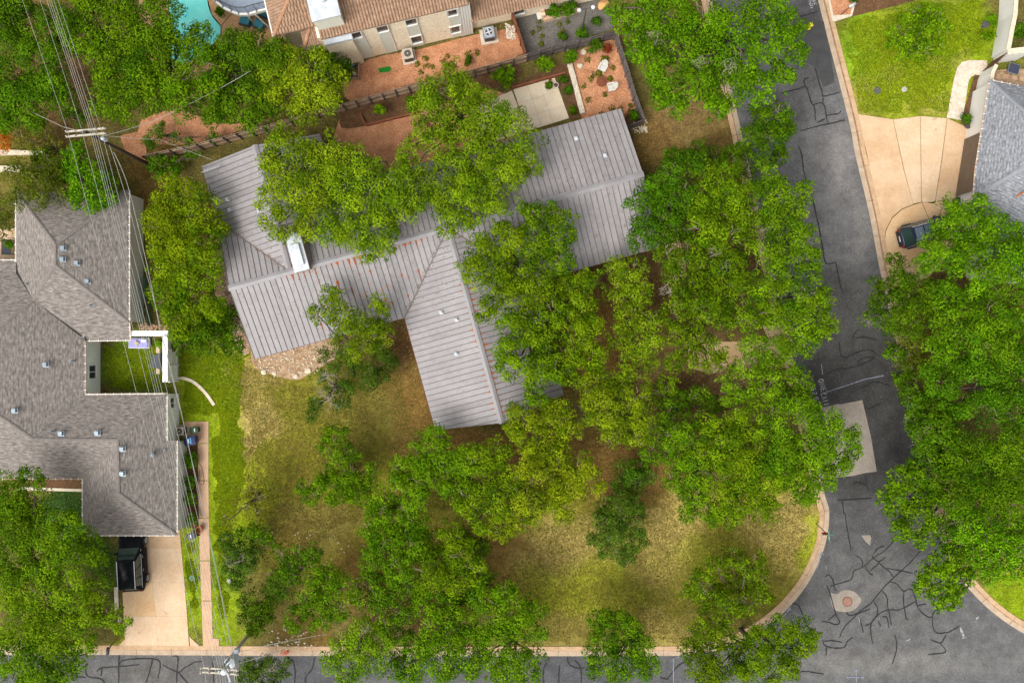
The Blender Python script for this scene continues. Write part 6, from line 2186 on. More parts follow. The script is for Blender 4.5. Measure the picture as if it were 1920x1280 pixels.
o = rock(1131, 12, 0.55, 'orange_rock', 'orange triangular sandstone boulder on the grey gravel', 0.9, sq=(1.0, 0.8), seed=5)
for px, py, r, lb in ((1064, 92, 0.30, 'flat cream rock at the foot of the dark fence'), (1093, 98, 0.28, 'pale square stone beside the leafy bed'), (1119, 93, 0.24, 'pale stone block nearest the red leaved plant'),
                      (1088, 124, 0.33, 'cream rock at the head of the white pebble strip'), (1209, 240, 0.25, 'white rock at the outer corner of the gravel garden fence'),
                      (495, 697, 0.26, 'large white rock at the west end of the tan gravel'), (578, 695, 0.30, 'white rock heap stone at the east end of the tan gravel'), (555, 705, 0.22, 'white rock at the southern tip of the tan gravel'),
                      (515, 700, 0.2, 'smaller white rock right of the large one on tan gravel')):
    rock(px, py, r, 'white_rock', lb, 0.55, 'pale garden rocks')
# loose stones too many to count
def scatter_stones(name, poly, n, r0, r1, mat, label, seed=1):
    rr = random.Random(seed)
    q = [P2(*p) for p in poly]
    xs, ys = [p[0] for p in q], [p[1] for p in q]
    mb = MB()
    cnt = 0
    while cnt < n:
        x, y = rr.uniform(min(xs), max(xs)), rr.uniform(min(ys), max(ys))
        if not bool(inside(np.array([x]), np.array([y]), q)[0]):
            continue
        r = rr.uniform(r0, r1)
        a0 = rr.uniform(0, 6)
        ring = [(x + r * rr.uniform(.7, 1.1) * math.cos(a0 + k * 1.2566), y + r * rr.uniform(.7, 1.1) * math.sin(a0 + k * 1.2566)) for k in range(5)]
        vs = [(a, b, 0.0) for a, b in ring] + [(x + (a - x) * .7, y + (b - y) * .7, r * 0.7) for a, b in ring]
        mb.add(vs, [(5, 6, 7, 8, 9)] + [(k, (k + 1) % 5, 5 + (k + 1) % 5, 5 + k) for k in range(5)])
        cnt += 1
    o = mb.build(name, mat)
    o['kind'] = 'stuff'
    o['label'] = label
    o['category'] = 'stones'
    return o


scatter_stones('loose_stones', [(480, 660), (520, 640), (610, 640), (640, 665), (590, 700), (545, 712), (490, 700)], 240, 0.04, 0.12, 'white_rock', 'loose pale stones over the tan gravel at the house corner')
scatter_stones('loose_stones', [(405, 480), (425, 490), (440, 560), (465, 650), (440, 640), (415, 560)], 160, 0.05, 0.11, 'white_rock', 'loose pale stones along the west wall of the metal-roofed house', 2)
scatter_stones('loose_stones', [(1180, 232), (1212, 225), (1215, 250), (1185, 250)], 60, 0.05, 0.12, 'white_rock', 'loose white stones outside the gravel garden corner', 3)
scatter_stones('loose_stones', [(948, 45), (968, 50), (966, 75), (950, 72)], 120, 0.05, 0.12, 'white_pebble', 'heap of white pebbles by the red cedar gate', 4)
scatter_stones('loose_stones', [(500, 1170), (600, 1180), (590, 1215), (500, 1220)], 60, 0.05, 0.13, 'white_rock', 'loose pale stones behind the bottom kerb', 5)
scatter_stones('loose_stones', [(480, 990), (680, 1000), (700, 1120), (560, 1080)], 50, 0.04, 0.10, 'white_rock', 'pale stones strewn in the litter of the front lawn', 6)
scatter_stones('loose_stones', [(262, 605), (318, 608), (318, 619), (262, 619)], 60, 0.06, 0.15, 'path', 'pinkish stones heaped against the courtyard wall', 7)

# white pebble strip: gabion wall
root = thing('gabion_strip', P(1080, 170), 'low white pebble strip between brown bed and orange gravel', 'gabion')
A_, B_ = P(1068, 122), P(1092, 214)
d = B_ - A_
MB().box(tuple((A_ + B_) / 2 + Vector((0, 0, 0.14))), (d.length, 0.42, 0.3), math.atan2(d.y, d.x)).build('cage', 'white_pebble', root)
mb = MB()
rr = random.Random(3)
for i in range(330):
    c = A_ + d * rr.random() + Vector((-d.y, d.x, 0)).normalized() * rr.uniform(-0.2, 0.2)
    r = rr.uniform(0.04, 0.075)
    mb.lathe((c.x, c.y, 0.27), [(r, 0), (r * 0.8, r * 0.6), (r * 0.3, r * 0.8)], 6)
o = mb.build('pebbles', 'white_rock', root)
o['kind'] = 'stuff'


# fan-back garden chairs by the fire bowl
def garden_chair(px, py, rz, label):
    p = P(px, py)
    root = thing('garden_chair', p, label, 'chair')
    co, si = math.cos(rz), math.sin(rz)
    T = lambda a, b, c: Vector((p.x + (a * co - b * si) * 0.86, p.y + (a * si + b * co) * 0.86, c + 0.02))
    for i in range(5):        # seat slats, front is +x
        a = -0.12 + i * 0.115
        MB().add([T(a, -.27, .38 - .02 * (4 - i)), T(a + .1, -.27, .385 - .02 * (4 - i)), T(a + .1, .27, .385 - .02 * (4 - i)), T(a, .27, .38 - .02 * (4 - i)),
                  T(a, -.27, .36 - .02 * (4 - i)), T(a + .1, -.27, .36 - .02 * (4 - i)), T(a + .1, .27, .36 - .02 * (4 - i)), T(a, .27, .36 - .02 * (4 - i))],
                 [(0, 1, 2, 3), (0, 4, 5, 1), (1, 5, 6, 2), (2, 6, 7, 3), (3, 7, 4, 0)]).build('seat_slat', 'white_plastic', root)
    for i in range(7):        # back slats, rounded fan, leaning back
        b0 = -0.30 + i * 0.086
        top = 0.60 * math.sqrt(max(0.05, 1 - ((i - 3) / 4.2) ** 2))
        q = [T(-.14, b0, .30), T(-.14, b0 + .078, .30), T(-.14 - top * .62, b0 + .078 + (i - 3) * .01, .30 + top), T(-.14 - top * .62, b0 + (i - 3) * .01, .30 + top)]
        q2 = [v + Vector((-0.02 * co, -0.02 * si, -0.02)) for v in q]
        MB().add(q + q2, [(0, 1, 2, 3), (7, 6, 5, 4), (0, 4, 5, 1), (1, 5, 6, 2), (2, 6, 7, 3), (3, 7, 4, 0)]).build('back_slat', 'white_plastic', root)
    for s_ in (-1, 1):
        c = T(0.12, s_ * 0.34, 0.55)
        MB().box(tuple(c), (0.62, 0.12, 0.03), rz).build('armrest', 'white_plastic', root)
        for a in (-0.1, 0.4):
            q = T(a, s_ * 0.31, 0.27)
            MB().box(tuple(q), (0.08, 0.05, 0.54), rz).build('leg', 'white_plastic', root)
    return root


garden_chair(1130, 128, R(-118), 'white fan-back garden chair above the rusty fire bowl')
garden_chair(1147, 166, R(195), 'white fan-back garden chair right of the rusty fire bowl')
p = P(1128, 155)
root = thing('fire_bowl', p, 'round rusted steel fire bowl on the orange gravel', 'fire bowl')
MB().lathe((p.x, p.y, 0.03), [(0.18, 0), (0.3, 0.05), (0.44, 0.25), (0.46, 0.27), (0.42, 0.27), (0.3, 0.2), (0.05, 0.17)], 22).build('bowl', 'rust_brown', root)
MB().lathe((p.x, p.y, 0.27), [(0.40, 0.0), (0.2, 0.06), (0.04, 0.08)], 20).build('lid', 'rust_brown', root)
MB().lathe((p.x, p.y, 0.35), [(0.03, 0), (0.05, 0.05), (0.02, 0.08)], 8).build('knob', 'rust', root)
# pots on the patio
for px, py, r, m_, lb in ((1042, 162, 0.22, 'white_plastic', 'round white pot with dark soil on the limestone patio'), (1030, 162, 0.13, 'dark_metal', 'small dark pot with a green plant on the patio'),
                          (1031, 151, 0.12, 'terracotta', 'little terracotta pot at the patio edge'), (1024, 158, 0.12, 'terracotta', 'little brown pot left of the others on the patio')):
    p = P(px, py)
    root = thing('plant_pot', p, lb, 'pot')
    MB().lathe((p.x, p.y, 0.03), [(r * 0.7, 0), (r, r * 1.4), (r * 1.08, r * 1.4), (r * 1.08, r * 1.6), (r * 0.9, r * 1.6), (r * 0.85, r * 1.3)], 14).build('pot', m_, root)
    MB().lathe((p.x, p.y, 0.03 + r * 1.35), [(r * 0.85, 0), (r * 0.6, 0.03)], 12).build('soil', 'mulch', root)
# raised brick bed behind the house
root = thing('raised_bed', P(720, 230), 'brown raised bed edging in the back yard below the cedar fence', 'raised bed')
for a, b in (((676, 216), (686, 236)), ((686, 236), (756, 219)), ((756, 219), (790, 210)), ((960, 166), (1060, 138)), ((1180, 205), (1168, 226))):
    A_, B_ = P(*a), P(*b)
    d = B_ - A_
    n = max(1, int(d.length / 1.2))
    for i in range(n):
        c = A_ + d * ((i + .5) / n)
        MB().box((c.x, c.y, 0.16), (d.length / n * 0.985, 0.16, 0.34), math.atan2(d.y, d.x)).build('timber', 'fence_red', root)
# bright green mat, junk crate, white panel at the top house
p = P(721, 131)
root = tag(MB().prism([tuple(P(*q))[:2] for q in ((709, 129), (731, 125), (734, 131), (730, 135), (712, 137))], 0.0, 0.06).build('turf_mat', 'artificial_turf'), 'bright green turf mat on the orange gravel', 'mat')
root = thing('storage_crate', P(664, 135), 'open brown crate of garden junk by the cream wall corner', 'crate')
c = P(664, 136)
for dx, dy, w_, l_ in ((-0.5, 0, 0.08, 1.3), (0.5, 0, 0.08, 1.3), (0, -0.65, 1.08, 0.08), (0, 0.65, 1.08, 0.08)):
    MB().box((c.x + dx, c.y + dy, 0.3), (w_, l_, 0.6)).build('side_board', 'fence', root)
rr = random.Random(5)
for i, m_ in enumerate(('bin_blue', 'purple', 'terracotta', 'white_rock', 'fence_red', 'tan_cloth', 'bin_blue')):
    MB().box((c.x + rr.uniform(-.3, .3), c.y + rr.uniform(-.45, .45), 0.4 + rr.uniform(0, .2)), (rr.uniform(.15, .35), rr.uniform(.15, .35), rr.uniform(.15, .3)), rr.uniform(0, 3), 0.7).build('junk_item', m_, root)
p = P(1011, 33)
root = thing('white_panel', p, 'white perforated panel leaning by the stone planter', 'panel')
MB().box((p.x, p.y, 0.35), (0.42, 0.6, 0.12), R(15)).build('board', 'white_plastic', root)
MB().box((p.x, p.y - 0.1, 0.2), (0.1, 0.1, 0.3), R(15)).build('foot', 'white_plastic', root)


# pool loungers
def lounger(px, py, rz, label):
    p = P(px, py)
    root = thing('lounge_chair', p, label, 'chair')
    co, si = math.cos(rz), math.sin(rz)
    T = lambda a, b, c: Vector((p.x + a * co - b * si, p.y + a * si + b * co, c))
    MB().box(tuple(T(0.05, 0, 0.2)), (0.85, 0.8, 0.22), rz).build('base', 'dark_metal', root)
    mb = MB()
    MB().box(tuple(T(0.12, 0, 0.40)), (0.72, 0.66, 0.18), rz, 0.94).build('seat_cushion', 'teal', root)
    MB().box(tuple(T(-0.36, 0, 0.52)), (0.2, 0.70, 0.5), rz, 0.9).build('back_cushion', 'teal', root)
    for s_ in (-1, 1):
        MB().box(tuple(T(0.05, s_ * 0.40, 0.38)), (0.8, 0.09, 0.4), rz).build('armrest', 'dark_metal', root)
    return root


lounger(463, 43, R(165), 'teal cushioned patio chair nearest the pool')
lounger(489, 50, R(150), 'teal cushioned patio chair beside the white stair rail')
lounger(497, 27, R(160), 'teal cushioned patio chair under the balcony')

# courtyard furniture
p = P(264, 643)
root = thing('daybed', p, 'lilac covered daybed with a tan cushion in the courtyard', 'daybed')
MB().box((p.x, p.y, 0.25), (1.75, 0.88, 0.2)).build('frame', 'white_paint', root)
for sx in (-0.8, 0.8):
    for sy in (-0.36, 0.36):
        MB().box((p.x + sx, p.y + sy, 0.09), (0.08, 0.08, 0.18)).build('leg', 'white_paint', root)
MB().box((p.x, p.y - 0.02, 0.42), (1.62, 0.76, 0.16), 0, 0.97).build('mattress', 'purple', root)
MB().box((p.x - 0.1, p.y, 0.56), (0.42, 0.34, 0.14), R(-40), 0.8).build('cushion', 'tan_cloth', root)
MB().box((p.x + 0.5, p.y + 0.2, 0.54), (0.5, 0.3, 0.12), R(-5), 0.8).build('cushion', 'label_white', root)
p = P(297, 678)
root = thing('bench', p, 'dark slate bench with tan ends against the courtyard fence', 'bench')
MB().prism([tuple(P(*q))[:2] for q in ((288, 668), (305, 661), (305, 692), (286, 687))], 0.36, 0.46).build('seat', 'slate', root)
for py in (656, 695):
    c = P(300, py)
    MB().box((c.x, c.y, 0.22), (0.3, 0.5, 0.44)).build('end_block', 'tan_cloth', root)
p = P(14, 462)
root = thing('patio_table', P(20, 465), 'dark slatted table with lime green plants at the left edge', 'table')
c = P(22, 465)
for i in range(6):
    MB().box((c.x - 0.35 + i * 0.14, c.y, 0.74), (0.12, 1.3, 0.04)).build('slat', 'slate', root)
for sx in (-.35, .35):
    for sy in (-.55, .55):
        MB().box((c.x + sx, c.y + sy, 0.36), (0.06, 0.06, 0.72)).build('leg', 'dark_metal', root)
# solar panel and hose
p = P(1903, 128, 0.6)
root = thing('solar_panel', p, 'tilted dark solar panel near the right edge by stepping stones', 'solar panel')
MB().box((p.x, p.y, 0.5), (0.85, 0.75, 0.05), R(-15)).build('panel', 'solar', root)
MB().box((p.x, p.y, 0.47), (0.95, 0.85, 0.04), R(-15)).build('frame', 'grey_metal', root)
MB().box((p.x, p.y, 0.23), (0.3, 0.3, 0.45), R(-15)).build('stand', 'grey_metal', root)
hp = px_path([(373, 850), (374, 858), (372, 866), (377, 872), (381, 885), (383, 900), (381, 908), (375, 905), (374, 892), (376, 880)], 6)
tag(MB().tube([(x, y, 0.055 + 0.001 * i) for i, (x, y) in enumerate(hp)], 0.017, 5).build('garden_hose', 'fence_dark'), 'thin brown hose looped on the pink side path', 'hose')
# glazed pot by the garage
p = P(1812, 236)
root = thing('plant_pot', p, 'large dark glazed pot at the corner of the garage drive', 'pot')
MB().lathe((p.x, p.y, 0.03), [(0.2, 0), (0.34, 0.25), (0.36, 0.45), (0.28, 0.55), (0.3, 0.58), (0.25, 0.56), (0.22, 0.45)], 16).build('pot', 'dark_metal', root)
MB().lathe((p.x, p.y, 0.46), [(0.23, 0), (0.2, 0.03)], 14).build('soil', 'mulch', root)
p = P(1790, 378)
root = thing('plant_pot', p, 'dark round pot below the garage door beside the tree', 'pot')
MB().lathe((p.x, p.y, 0.03), [(0.2, 0), (0.3, 0.25), (0.32, 0.4), (0.26, 0.48), (0.22, 0.42)], 16).build('pot', 'dark_metal', root)
MB().lathe((p.x, p.y, 0.40), [(0.23, 0), (0.2, 0.03)], 14).build('soil', 'mulch', root)

# ------------------------------------------------------------------ trees and shrubs
LEAF_TOTAL = 0
KINDS = {
    #        base colour            tip colour            leaf  width spread  density mat      clump
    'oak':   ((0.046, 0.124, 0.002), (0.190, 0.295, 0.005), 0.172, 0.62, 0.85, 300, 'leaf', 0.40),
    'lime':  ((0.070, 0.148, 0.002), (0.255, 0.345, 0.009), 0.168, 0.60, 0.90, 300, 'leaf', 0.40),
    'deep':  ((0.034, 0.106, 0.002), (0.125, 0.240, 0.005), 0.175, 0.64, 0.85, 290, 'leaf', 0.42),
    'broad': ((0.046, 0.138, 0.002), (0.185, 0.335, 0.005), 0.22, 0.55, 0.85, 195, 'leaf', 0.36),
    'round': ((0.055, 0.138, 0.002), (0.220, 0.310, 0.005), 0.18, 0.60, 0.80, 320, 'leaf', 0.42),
    'cedar': ((0.034, 0.080, 0.006), (0.100, 0.165, 0.012), 0.22, 0.28, 0.85, 330, 'needle', 0.40),
    'olive': ((0.070, 0.105, 0.006), (0.190, 0.210, 0.016), 0.17, 0.45, 0.90, 230, 'leaf', 0.36),
    'grass': ((0.040, 0.120, 0.005), (0.120, 0.230, 0.010), 0.22, 0.30, 0.85, 300, 'leaf', 0.40),
    'orange': ((0.42, 0.13, 0.015), (0.60, 0.24, 0.02), 0.18, 0.5, 0.85, 260, 'leaf', 0.4),
    'red':   ((0.26, 0.035, 0.02), (0.40, 0.07, 0.03), 0.2, 0.35, 0.85, 260, 'leaf', 0.4),
}


def crown_arrays(lobes, kind, rng, dens=1.0, flat=0.62, low=-0.30):
    base, tip, ll, lw, spread, den, mt, ck = KINDS[kind]
    base, tip = np.array(base), np.array(tip)
    P0, N0, S0, C0 = [], [], [], []
    for (x, y, z, r) in lobes:
        rc = np.clip(ck * r, 0.26, 0.85)
        n = max(5, int(3.3 * (r / rc) ** 2 * (1.0 if r > 0.8 else 0.8)))
        ct = rng.uniform(low, 1.0, n)
        ph = rng.uniform(0, 2 * np.pi, n)
        st = np.sqrt(1 - ct ** 2)
        f = 0.60 + 0.42 * rng.random(n) ** 0.6
        out = (rng.random(n) < 0.26) & (ct < 0.5)          # sprays reaching past the mass
        f = np.where(out, rng.uniform(1.0, 1.42, n), f)
        d = np.stack([st * np.cos(ph), st * np.sin(ph), ct], 1)
        cc = np.array([x, y, z]) + d * np.array([r, r, r * flat]) * (f * (1 - 0.45 * rc / r))[:, None]
        rcs = rc * rng.uniform(0.7, 1.25, n) * np.where(out, 0.62, 1.0)
        cnt = np.maximum(12, (den * dens * rcs ** 2 * rng.uniform(0.7, 1.3, n))).astype(int)
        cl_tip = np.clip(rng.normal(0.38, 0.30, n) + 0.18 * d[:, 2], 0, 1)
        cl_val = rng.uniform(0.70, 1.25, n)
        idx = np.repeat(np.arange(n), cnt)
        m = len(idx)
        g = rng.normal(size=(m, 3))
        g[:, 2] += 0.35
        g /= np.linalg.norm(g, axis=1)[:, None]
        rad = rcs[idx] * (0.45 + 0.55 * rng.random(m) ** 0.4) * np.where(rng.random(m) < 0.06, 1.25, 1.0)
        # a few sprays stick out as tufts, so the outline stays ragged
        pos = cc[idx] + g * rad[:, None] * np.array([1, 1, 0.75])
        nr = g * 0.85 + np.array([0, 0, 0.30]) + rng.normal(size=(m, 3)) * 0.38
        nr /= np.linalg.norm(nr, axis=1)[:, None]
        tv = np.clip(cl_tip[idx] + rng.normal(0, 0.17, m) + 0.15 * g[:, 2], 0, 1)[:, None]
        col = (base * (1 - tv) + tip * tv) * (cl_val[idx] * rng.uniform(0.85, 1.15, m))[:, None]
        P0.append(pos); N0.append(nr); S0.append(ll * rng.uniform(0.65, 1.3, m)); C0.append(col)
    pos, nr, sz, col = np.concatenate(P0), np.concatenate(N0), np.concatenate(S0), np.concatenate(C0)
    m = len(pos)
    ref = rng.normal(size=(m, 3))
    t = np.cross(nr, ref)
    t /= np.linalg.norm(t, axis=1)[:, None] + 1e-9
    b = np.cross(nr, t)
    w = KINDS[kind][3]
    q = np.empty((m, 4, 3))
    q[:, 0] = pos - t * (sz * 0.5)[:, None]
    q[:, 1] = pos + b * (sz * w * 0.5)[:, None] + nr * (sz * 0.05)[:, None]
    q[:, 2] = pos + t * (sz * 0.5)[:, None] - nr * (sz * 0.12)[:, None]
    q[:, 3] = pos - b * (sz * w * 0.5)[:, None] + nr * (sz * 0.05)[:, None]
    return q.reshape(-1, 3), np.repeat(col, 4, axis=0)


def quads_mesh(name, v, col, mat):
    m = len(v) // 4
    me = bpy.data.meshes.new(name)
    me.vertices.add(len(v))
    me.vertices.foreach_set('co', v.astype(np.float32).ravel())
    me.loops.add(len(v))
    me.loops.foreach_set('vertex_index', np.arange(len(v), dtype=np.int32))
    me.polygons.add(m)
    me.polygons.foreach_set('loop_start', np.arange(0, len(v), 4, dtype=np.int32))
    me.polygons.foreach_set('loop_total', np.full(m, 4, dtype=np.int32))
    me.update(calc_edges=True)
    set_colors(me, col)
    me.materials.append(MAT[mat])
    return me


def limb(mb, a, b, r0, r1, rng, seg=4, wob=0.12, n=6):
    a, b = Vector(a), Vector(b)
    L_ = (b - a).length
    pts, rad = [], []
    for i in range(seg + 1):
        t = i / seg
        p = a + (b - a) * t
        if 0 < i < seg:
            p += Vector(rng.normal(size=3)) * wob * L_ * 0.35
        p.z += 0.12 * L_ * math.sin(math.pi * t)
        pts.append(p)
        rad.append(r0 + (r1 - r0) * t)
    mb.tube(pts, rad, n, False)
    return pts


def tree(label, kind, trunk, zc, lobes, group=None, dens=1.0, name=None, twigs=7, flat=0.62, dead=None, cat=None, jitter=None, low=-0.08, pxr=0.95):
    """lobes: (px, py, radius in px) of the leafy masses as seen at height zc"""
    global LEAF_TOTAL
    seed = int(abs(trunk[0] * 7 + trunk[1] * 13)) + len(lobes)
    rng = np.random.default_rng(seed)
    base = P(*trunk)
    nm = name or {'cedar': 'cedar_tree', 'lime': 'oak_tree', 'oak': 'oak_tree', 'deep': 'oak_tree', 'broad': 'elm_tree', 'round': 'evergreen_tree', 'olive': 'cedar_elm_tree'}.get(kind, 'shrub')
    root = thing(nm, base, label, cat or ('tree' if zc > 1.9 else 'shrub'), group)
    k = (H - zc) / H / PPM
    if jitter is None:
        jitter = 0.85 if zc > 4.2 else 0.5
    if group == 'trees in the neighbouring gardens':
        pxr *= 1.06
    wl_ = []
    for (px, py, r) in lobes:
        zz = zc + rng.uniform(-jitter, jitter)
        p = P(px, py, zz)
        wl_.append((p.x, p.y, zz, r * k * pxr))
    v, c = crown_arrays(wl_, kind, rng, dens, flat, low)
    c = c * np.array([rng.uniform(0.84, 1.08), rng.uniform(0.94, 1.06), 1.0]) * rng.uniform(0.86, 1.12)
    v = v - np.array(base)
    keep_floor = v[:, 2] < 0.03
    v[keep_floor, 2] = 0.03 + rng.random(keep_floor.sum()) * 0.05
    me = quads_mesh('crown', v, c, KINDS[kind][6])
    LEAF_TOTAL += len(v) // 4
    o = bpy.data.objects.new('crown', me)
    COL.objects.link(o)
    o.parent = root
    # trunk, limbs to every leafy mass, twigs through the crown
    mb = MB()
    mb.sm = True
    big = sum(l[3] for l in wl_) / len(wl_)
    r0 = min(0.34, 0.07 + 0.035 * big * math.sqrt(len(wl_)))
    fork = base + Vector((rng.uniform(-.3, .3), rng.uniform(-.3, .3), max(0.25, zc * 0.42)))
    mb.tube([base + Vector((0, 0, -0.1)), base + Vector((0, 0, 0.25)), fork], [r0 * 1.35, r0, r0 * 0.8], 8)
    ends = []
    for (x, y, z, r) in wl_:
        pts = limb(mb, fork, (x, y, z - r * 0.15), r0 * 0.5, 0.035, rng, 5)
        ends.append((pts, (x, y, z, r)))
    mb.build('trunk', 'bark', root)
    if twigs:
        mb = MB()
        for pts, (x, y, z, r) in ends:
            for i in range(twigs):
                ph, ct = rng.uniform(0, 6.283), rng.uniform(0.05, 0.95)
                st = math.sqrt(1 - ct * ct)
                e = Vector((x + r * st * math.cos(ph) * 0.95, y + r * st * math.sin(ph) * 0.95, z + r * flat * ct * 1.0))
                s = Vector((x, y, z)) + (e - Vector((x, y, z))) * 0.25
                limb(mb, s, e, 0.032, 0.010, rng, 3, 0.3, 3)
        mb.build('twigs', 'twig', root)['kind'] = 'stuff'
    if dead:
        mb = MB()
        for (px, py, r) in dead:
            zz = zc + 0.5
            p = P(px, py, zz)
            rr_ = r * k
            for i in range(11):
                ph = rng.uniform(0, 6.283)
                e = p + Vector((math.cos(ph) * 1.3, math.sin(ph), rng.uniform(-.2, .4))) * rr_ * rng.uniform(0.4, 1.2)
                q = limb(mb, p + Vector(rng.normal(size=3)) * 0.35 * rr_, e, 0.017, 0.006, rng, 3, 0.35, 3)
                for j in range(2):
                    limb(mb, q[2], q[2] + Vector(rng.normal(size=3)) * rr_ * 0.35, 0.012, 0.006, rng, 2, 0.3, 3)
        mb.build('dead_branches', 'dead_twig', root)['kind'] = 'stuff'
    return root


GT = 'live oaks on the wooded corner lot'
GN = 'trees in the neighbouring gardens'
# upper left
tree('tall green tree filling the top left corner', 'deep', (40, 70), 7.5, [(20, 20, 45), (60, 50, 48), (20, 90, 50), (75, 100, 40), (110, 40, 36), (30, 5, 40), (120, 90, 30)], GN)
tree('dark green tree left of the power pole below the corner tree', 'deep', (60, 180), 5.5, [(25, 160, 50), (80, 165, 48), (50, 205, 45), (105, 150, 36), (120, 185, 28), (10, 215, 36)], GN)
tree('broad mid-green oak left of the swimming pool', 'oak', (250, 120), 7.0, [(165, 20, 42), (215, 15, 45), (160, 75, 40), (200, 100, 45), (240, 60, 50), (285, 95, 48), (220, 145, 45), (265, 150, 48), (200, 185, 36), (235, 205, 34), (290, 180, 36)], GN)
tree('bright oak overhanging the turquoise pool', 'oak', (345, 150), 6.5, [(308, 22, 38), (318, 55, 32), (305, 85, 34), (330, 150, 46), (352, 88, 26), (375, 125, 46), (378, 62, 24), (340, 190, 36), (385, 165, 40), (415, 112, 30)], GN)
tree('dark green tree between the pool deck and the clay-tile house', 'deep', (455, 150), 5.5, [(440, 90, 36), (480, 95, 38), (430, 135, 40), (470, 150, 42), (510, 110, 34), (415, 185, 40), (455, 200, 42), (500, 190, 40), (520, 90, 26), (485, 225, 28), (400, 215, 26)], GN)
tree('yellow-green leafy tree at the clay-tile house corner', 'lime', (560, 165), 6.0, [(520, 140, 38), (550, 115, 30), (590, 130, 36), (545, 180, 40), (595, 175, 40), (625, 150, 30), (505, 180, 28), (570, 215, 30), (620, 190, 26)], GN)
tree('dark rounded shrub at the foot of the cream stone wall', 'deep', (620, 130), 3.2, [(605, 115, 26), (630, 115, 28), (640, 140, 24), (615, 140, 24)], GN)
tree('olive-green tree shading the top of the left shingle roof', 'olive', (85, 330), 4.5, [(40, 330, 36), (75, 345, 38), (115, 350, 38), (30, 375, 26), (70, 375, 26), (100, 310, 30)], GN)
tree('bright green tree behind the left shingle roof near the wires', 'broad', (165, 345), 4.5, [(130, 320, 32), (165, 335, 38), (195, 345, 30), (170, 375, 30), (205, 370, 22), (145, 290, 24), (150, 370, 26)], GN)
tree('orange flowering shrub at the far left edge', 'orange', (10, 262), 1.4, [(8, 250, 16), (16, 262, 14), (8, 275, 14)], None, twigs=2, jitter=0.2, name='flowering_shrub')
tree('green bush below the orange flowering shrub by the stone terraces', 'deep', (95, 312), 1.8, [(80, 300, 22), (100, 320, 24), (60, 330, 18)], GN)
tree('green shrub at the left edge beside the patio table', 'olive', (10, 410), 2.0, [(5, 390, 24), (15, 415, 22), (5, 440, 18)], GN)
tree('small leafy shrub beside the utility pole foot', 'grass', (140, 222), 1.8, [(135, 215, 18), (150, 225, 16)], GN)
tree('low bushes under the curved fence end', 'deep', (310, 320), 1.6, [(295, 310, 20), (315, 325, 22), (330, 310, 16), (370, 290, 10), (355, 292, 10)], GN)
tree('sprawling shrub inside the curved fence beside the orange gravel', 'grass', (320, 255), 1.6, [(285, 262, 18), (300, 245, 16), (330, 260, 14), (355, 268, 12), (400, 258, 12)], GN)
tree('low weedy olive brush below the pole crossarm', 'olive', (105, 280), 1.4, [(45, 262, 22), (75, 268, 24), (105, 275, 22), (125, 295, 18), (190, 300, 16), (215, 330, 18), (235, 345, 14), (85, 245, 18)], None, dens=0.7, twigs=2, name='shrub')
# the round evergreen by the left house
tree('big rounded yellow-green evergreen between left house and metal roof', 'round', (350, 420), 4.6, [(330, 375, 46), (375, 390, 44), (310, 415, 44), (355, 425, 50), (400, 420, 34), (345, 465, 50), (385, 470, 40), (310, 460, 34)], None, flat=0.75)
tree('lower yellow-green evergreen below the big rounded one', 'round', (350, 560), 4.0, [(310, 505, 40), (350, 520, 44), (385, 520, 34), (320, 550, 38), (360, 570, 40), (400, 575, 30), (335, 600, 38)], None, flat=0.75)
tree('dark glossy shrub mass against the west gable of the metal-roofed house', 'deep', (400, 620), 2.6, [(370, 610, 36), (410, 600, 34), (430, 625, 30), (395, 645, 34), (350, 635, 30), (440, 655, 22), (425, 585, 24)], None)
# on the house
tree('yellow-green oak leaning over the west wing of the metal roof', 'lime', (600, 290), 6.3, [(535, 275, 40), (505, 300, 26), (575, 300, 46), (530, 330, 42), (510, 375, 36), (520, 420, 34), (575, 360, 48), (610, 330, 44), (580, 410, 42), (540, 440, 20), (630, 290, 40)], GT)
tree('yellow-green oak spreading over the middle of the north metal slope', 'lime', (690, 300), 6.5, [(640, 340, 42), (680, 320, 46), (640, 395, 44), (690, 375, 46), (735, 370, 44), (620, 440, 34), (665, 440, 40), (710, 425, 42), (690, 470, 26), (755, 410, 36), (775, 370, 32), (750, 325, 28), (720, 460, 26)], GT)
tree('yellow-green oak rising beside the patio over the ridge', 'lime', (870, 240), 6.5, [(855, 150, 36), (820, 175, 38), (880, 185, 42), (800, 205, 36), (840, 225, 44), (910, 215, 44), (960, 225, 40), (880, 260, 46), (820, 275, 40), (930, 270, 46), (980, 280, 42), (790, 250, 28), (765, 285, 24), (780, 315, 26)], GT)
tree('oak whose lower crown hangs over the main ridge right of the junction', 'lime', (900, 330), 6.0, [(900, 310, 46), (850, 320, 42), (950, 320, 46), (1000, 315, 24), (795, 340, 30), (810, 385, 30), (880, 365, 44), (930, 370, 40), (840, 370, 36), (855, 410, 34), (890, 400, 26), (835, 435, 18)], GT)
tree('small oak leaning over the south eave by the inner corner', 'lime', (665, 650), 5.2, [(620, 555, 24), (595, 590, 22), (640, 595, 34), (680, 600, 32), (710, 570, 22), (715, 595, 20), (650, 635, 32), (695, 635, 34), (720, 625, 24), (660, 660, 26)], GT, dens=0.9)
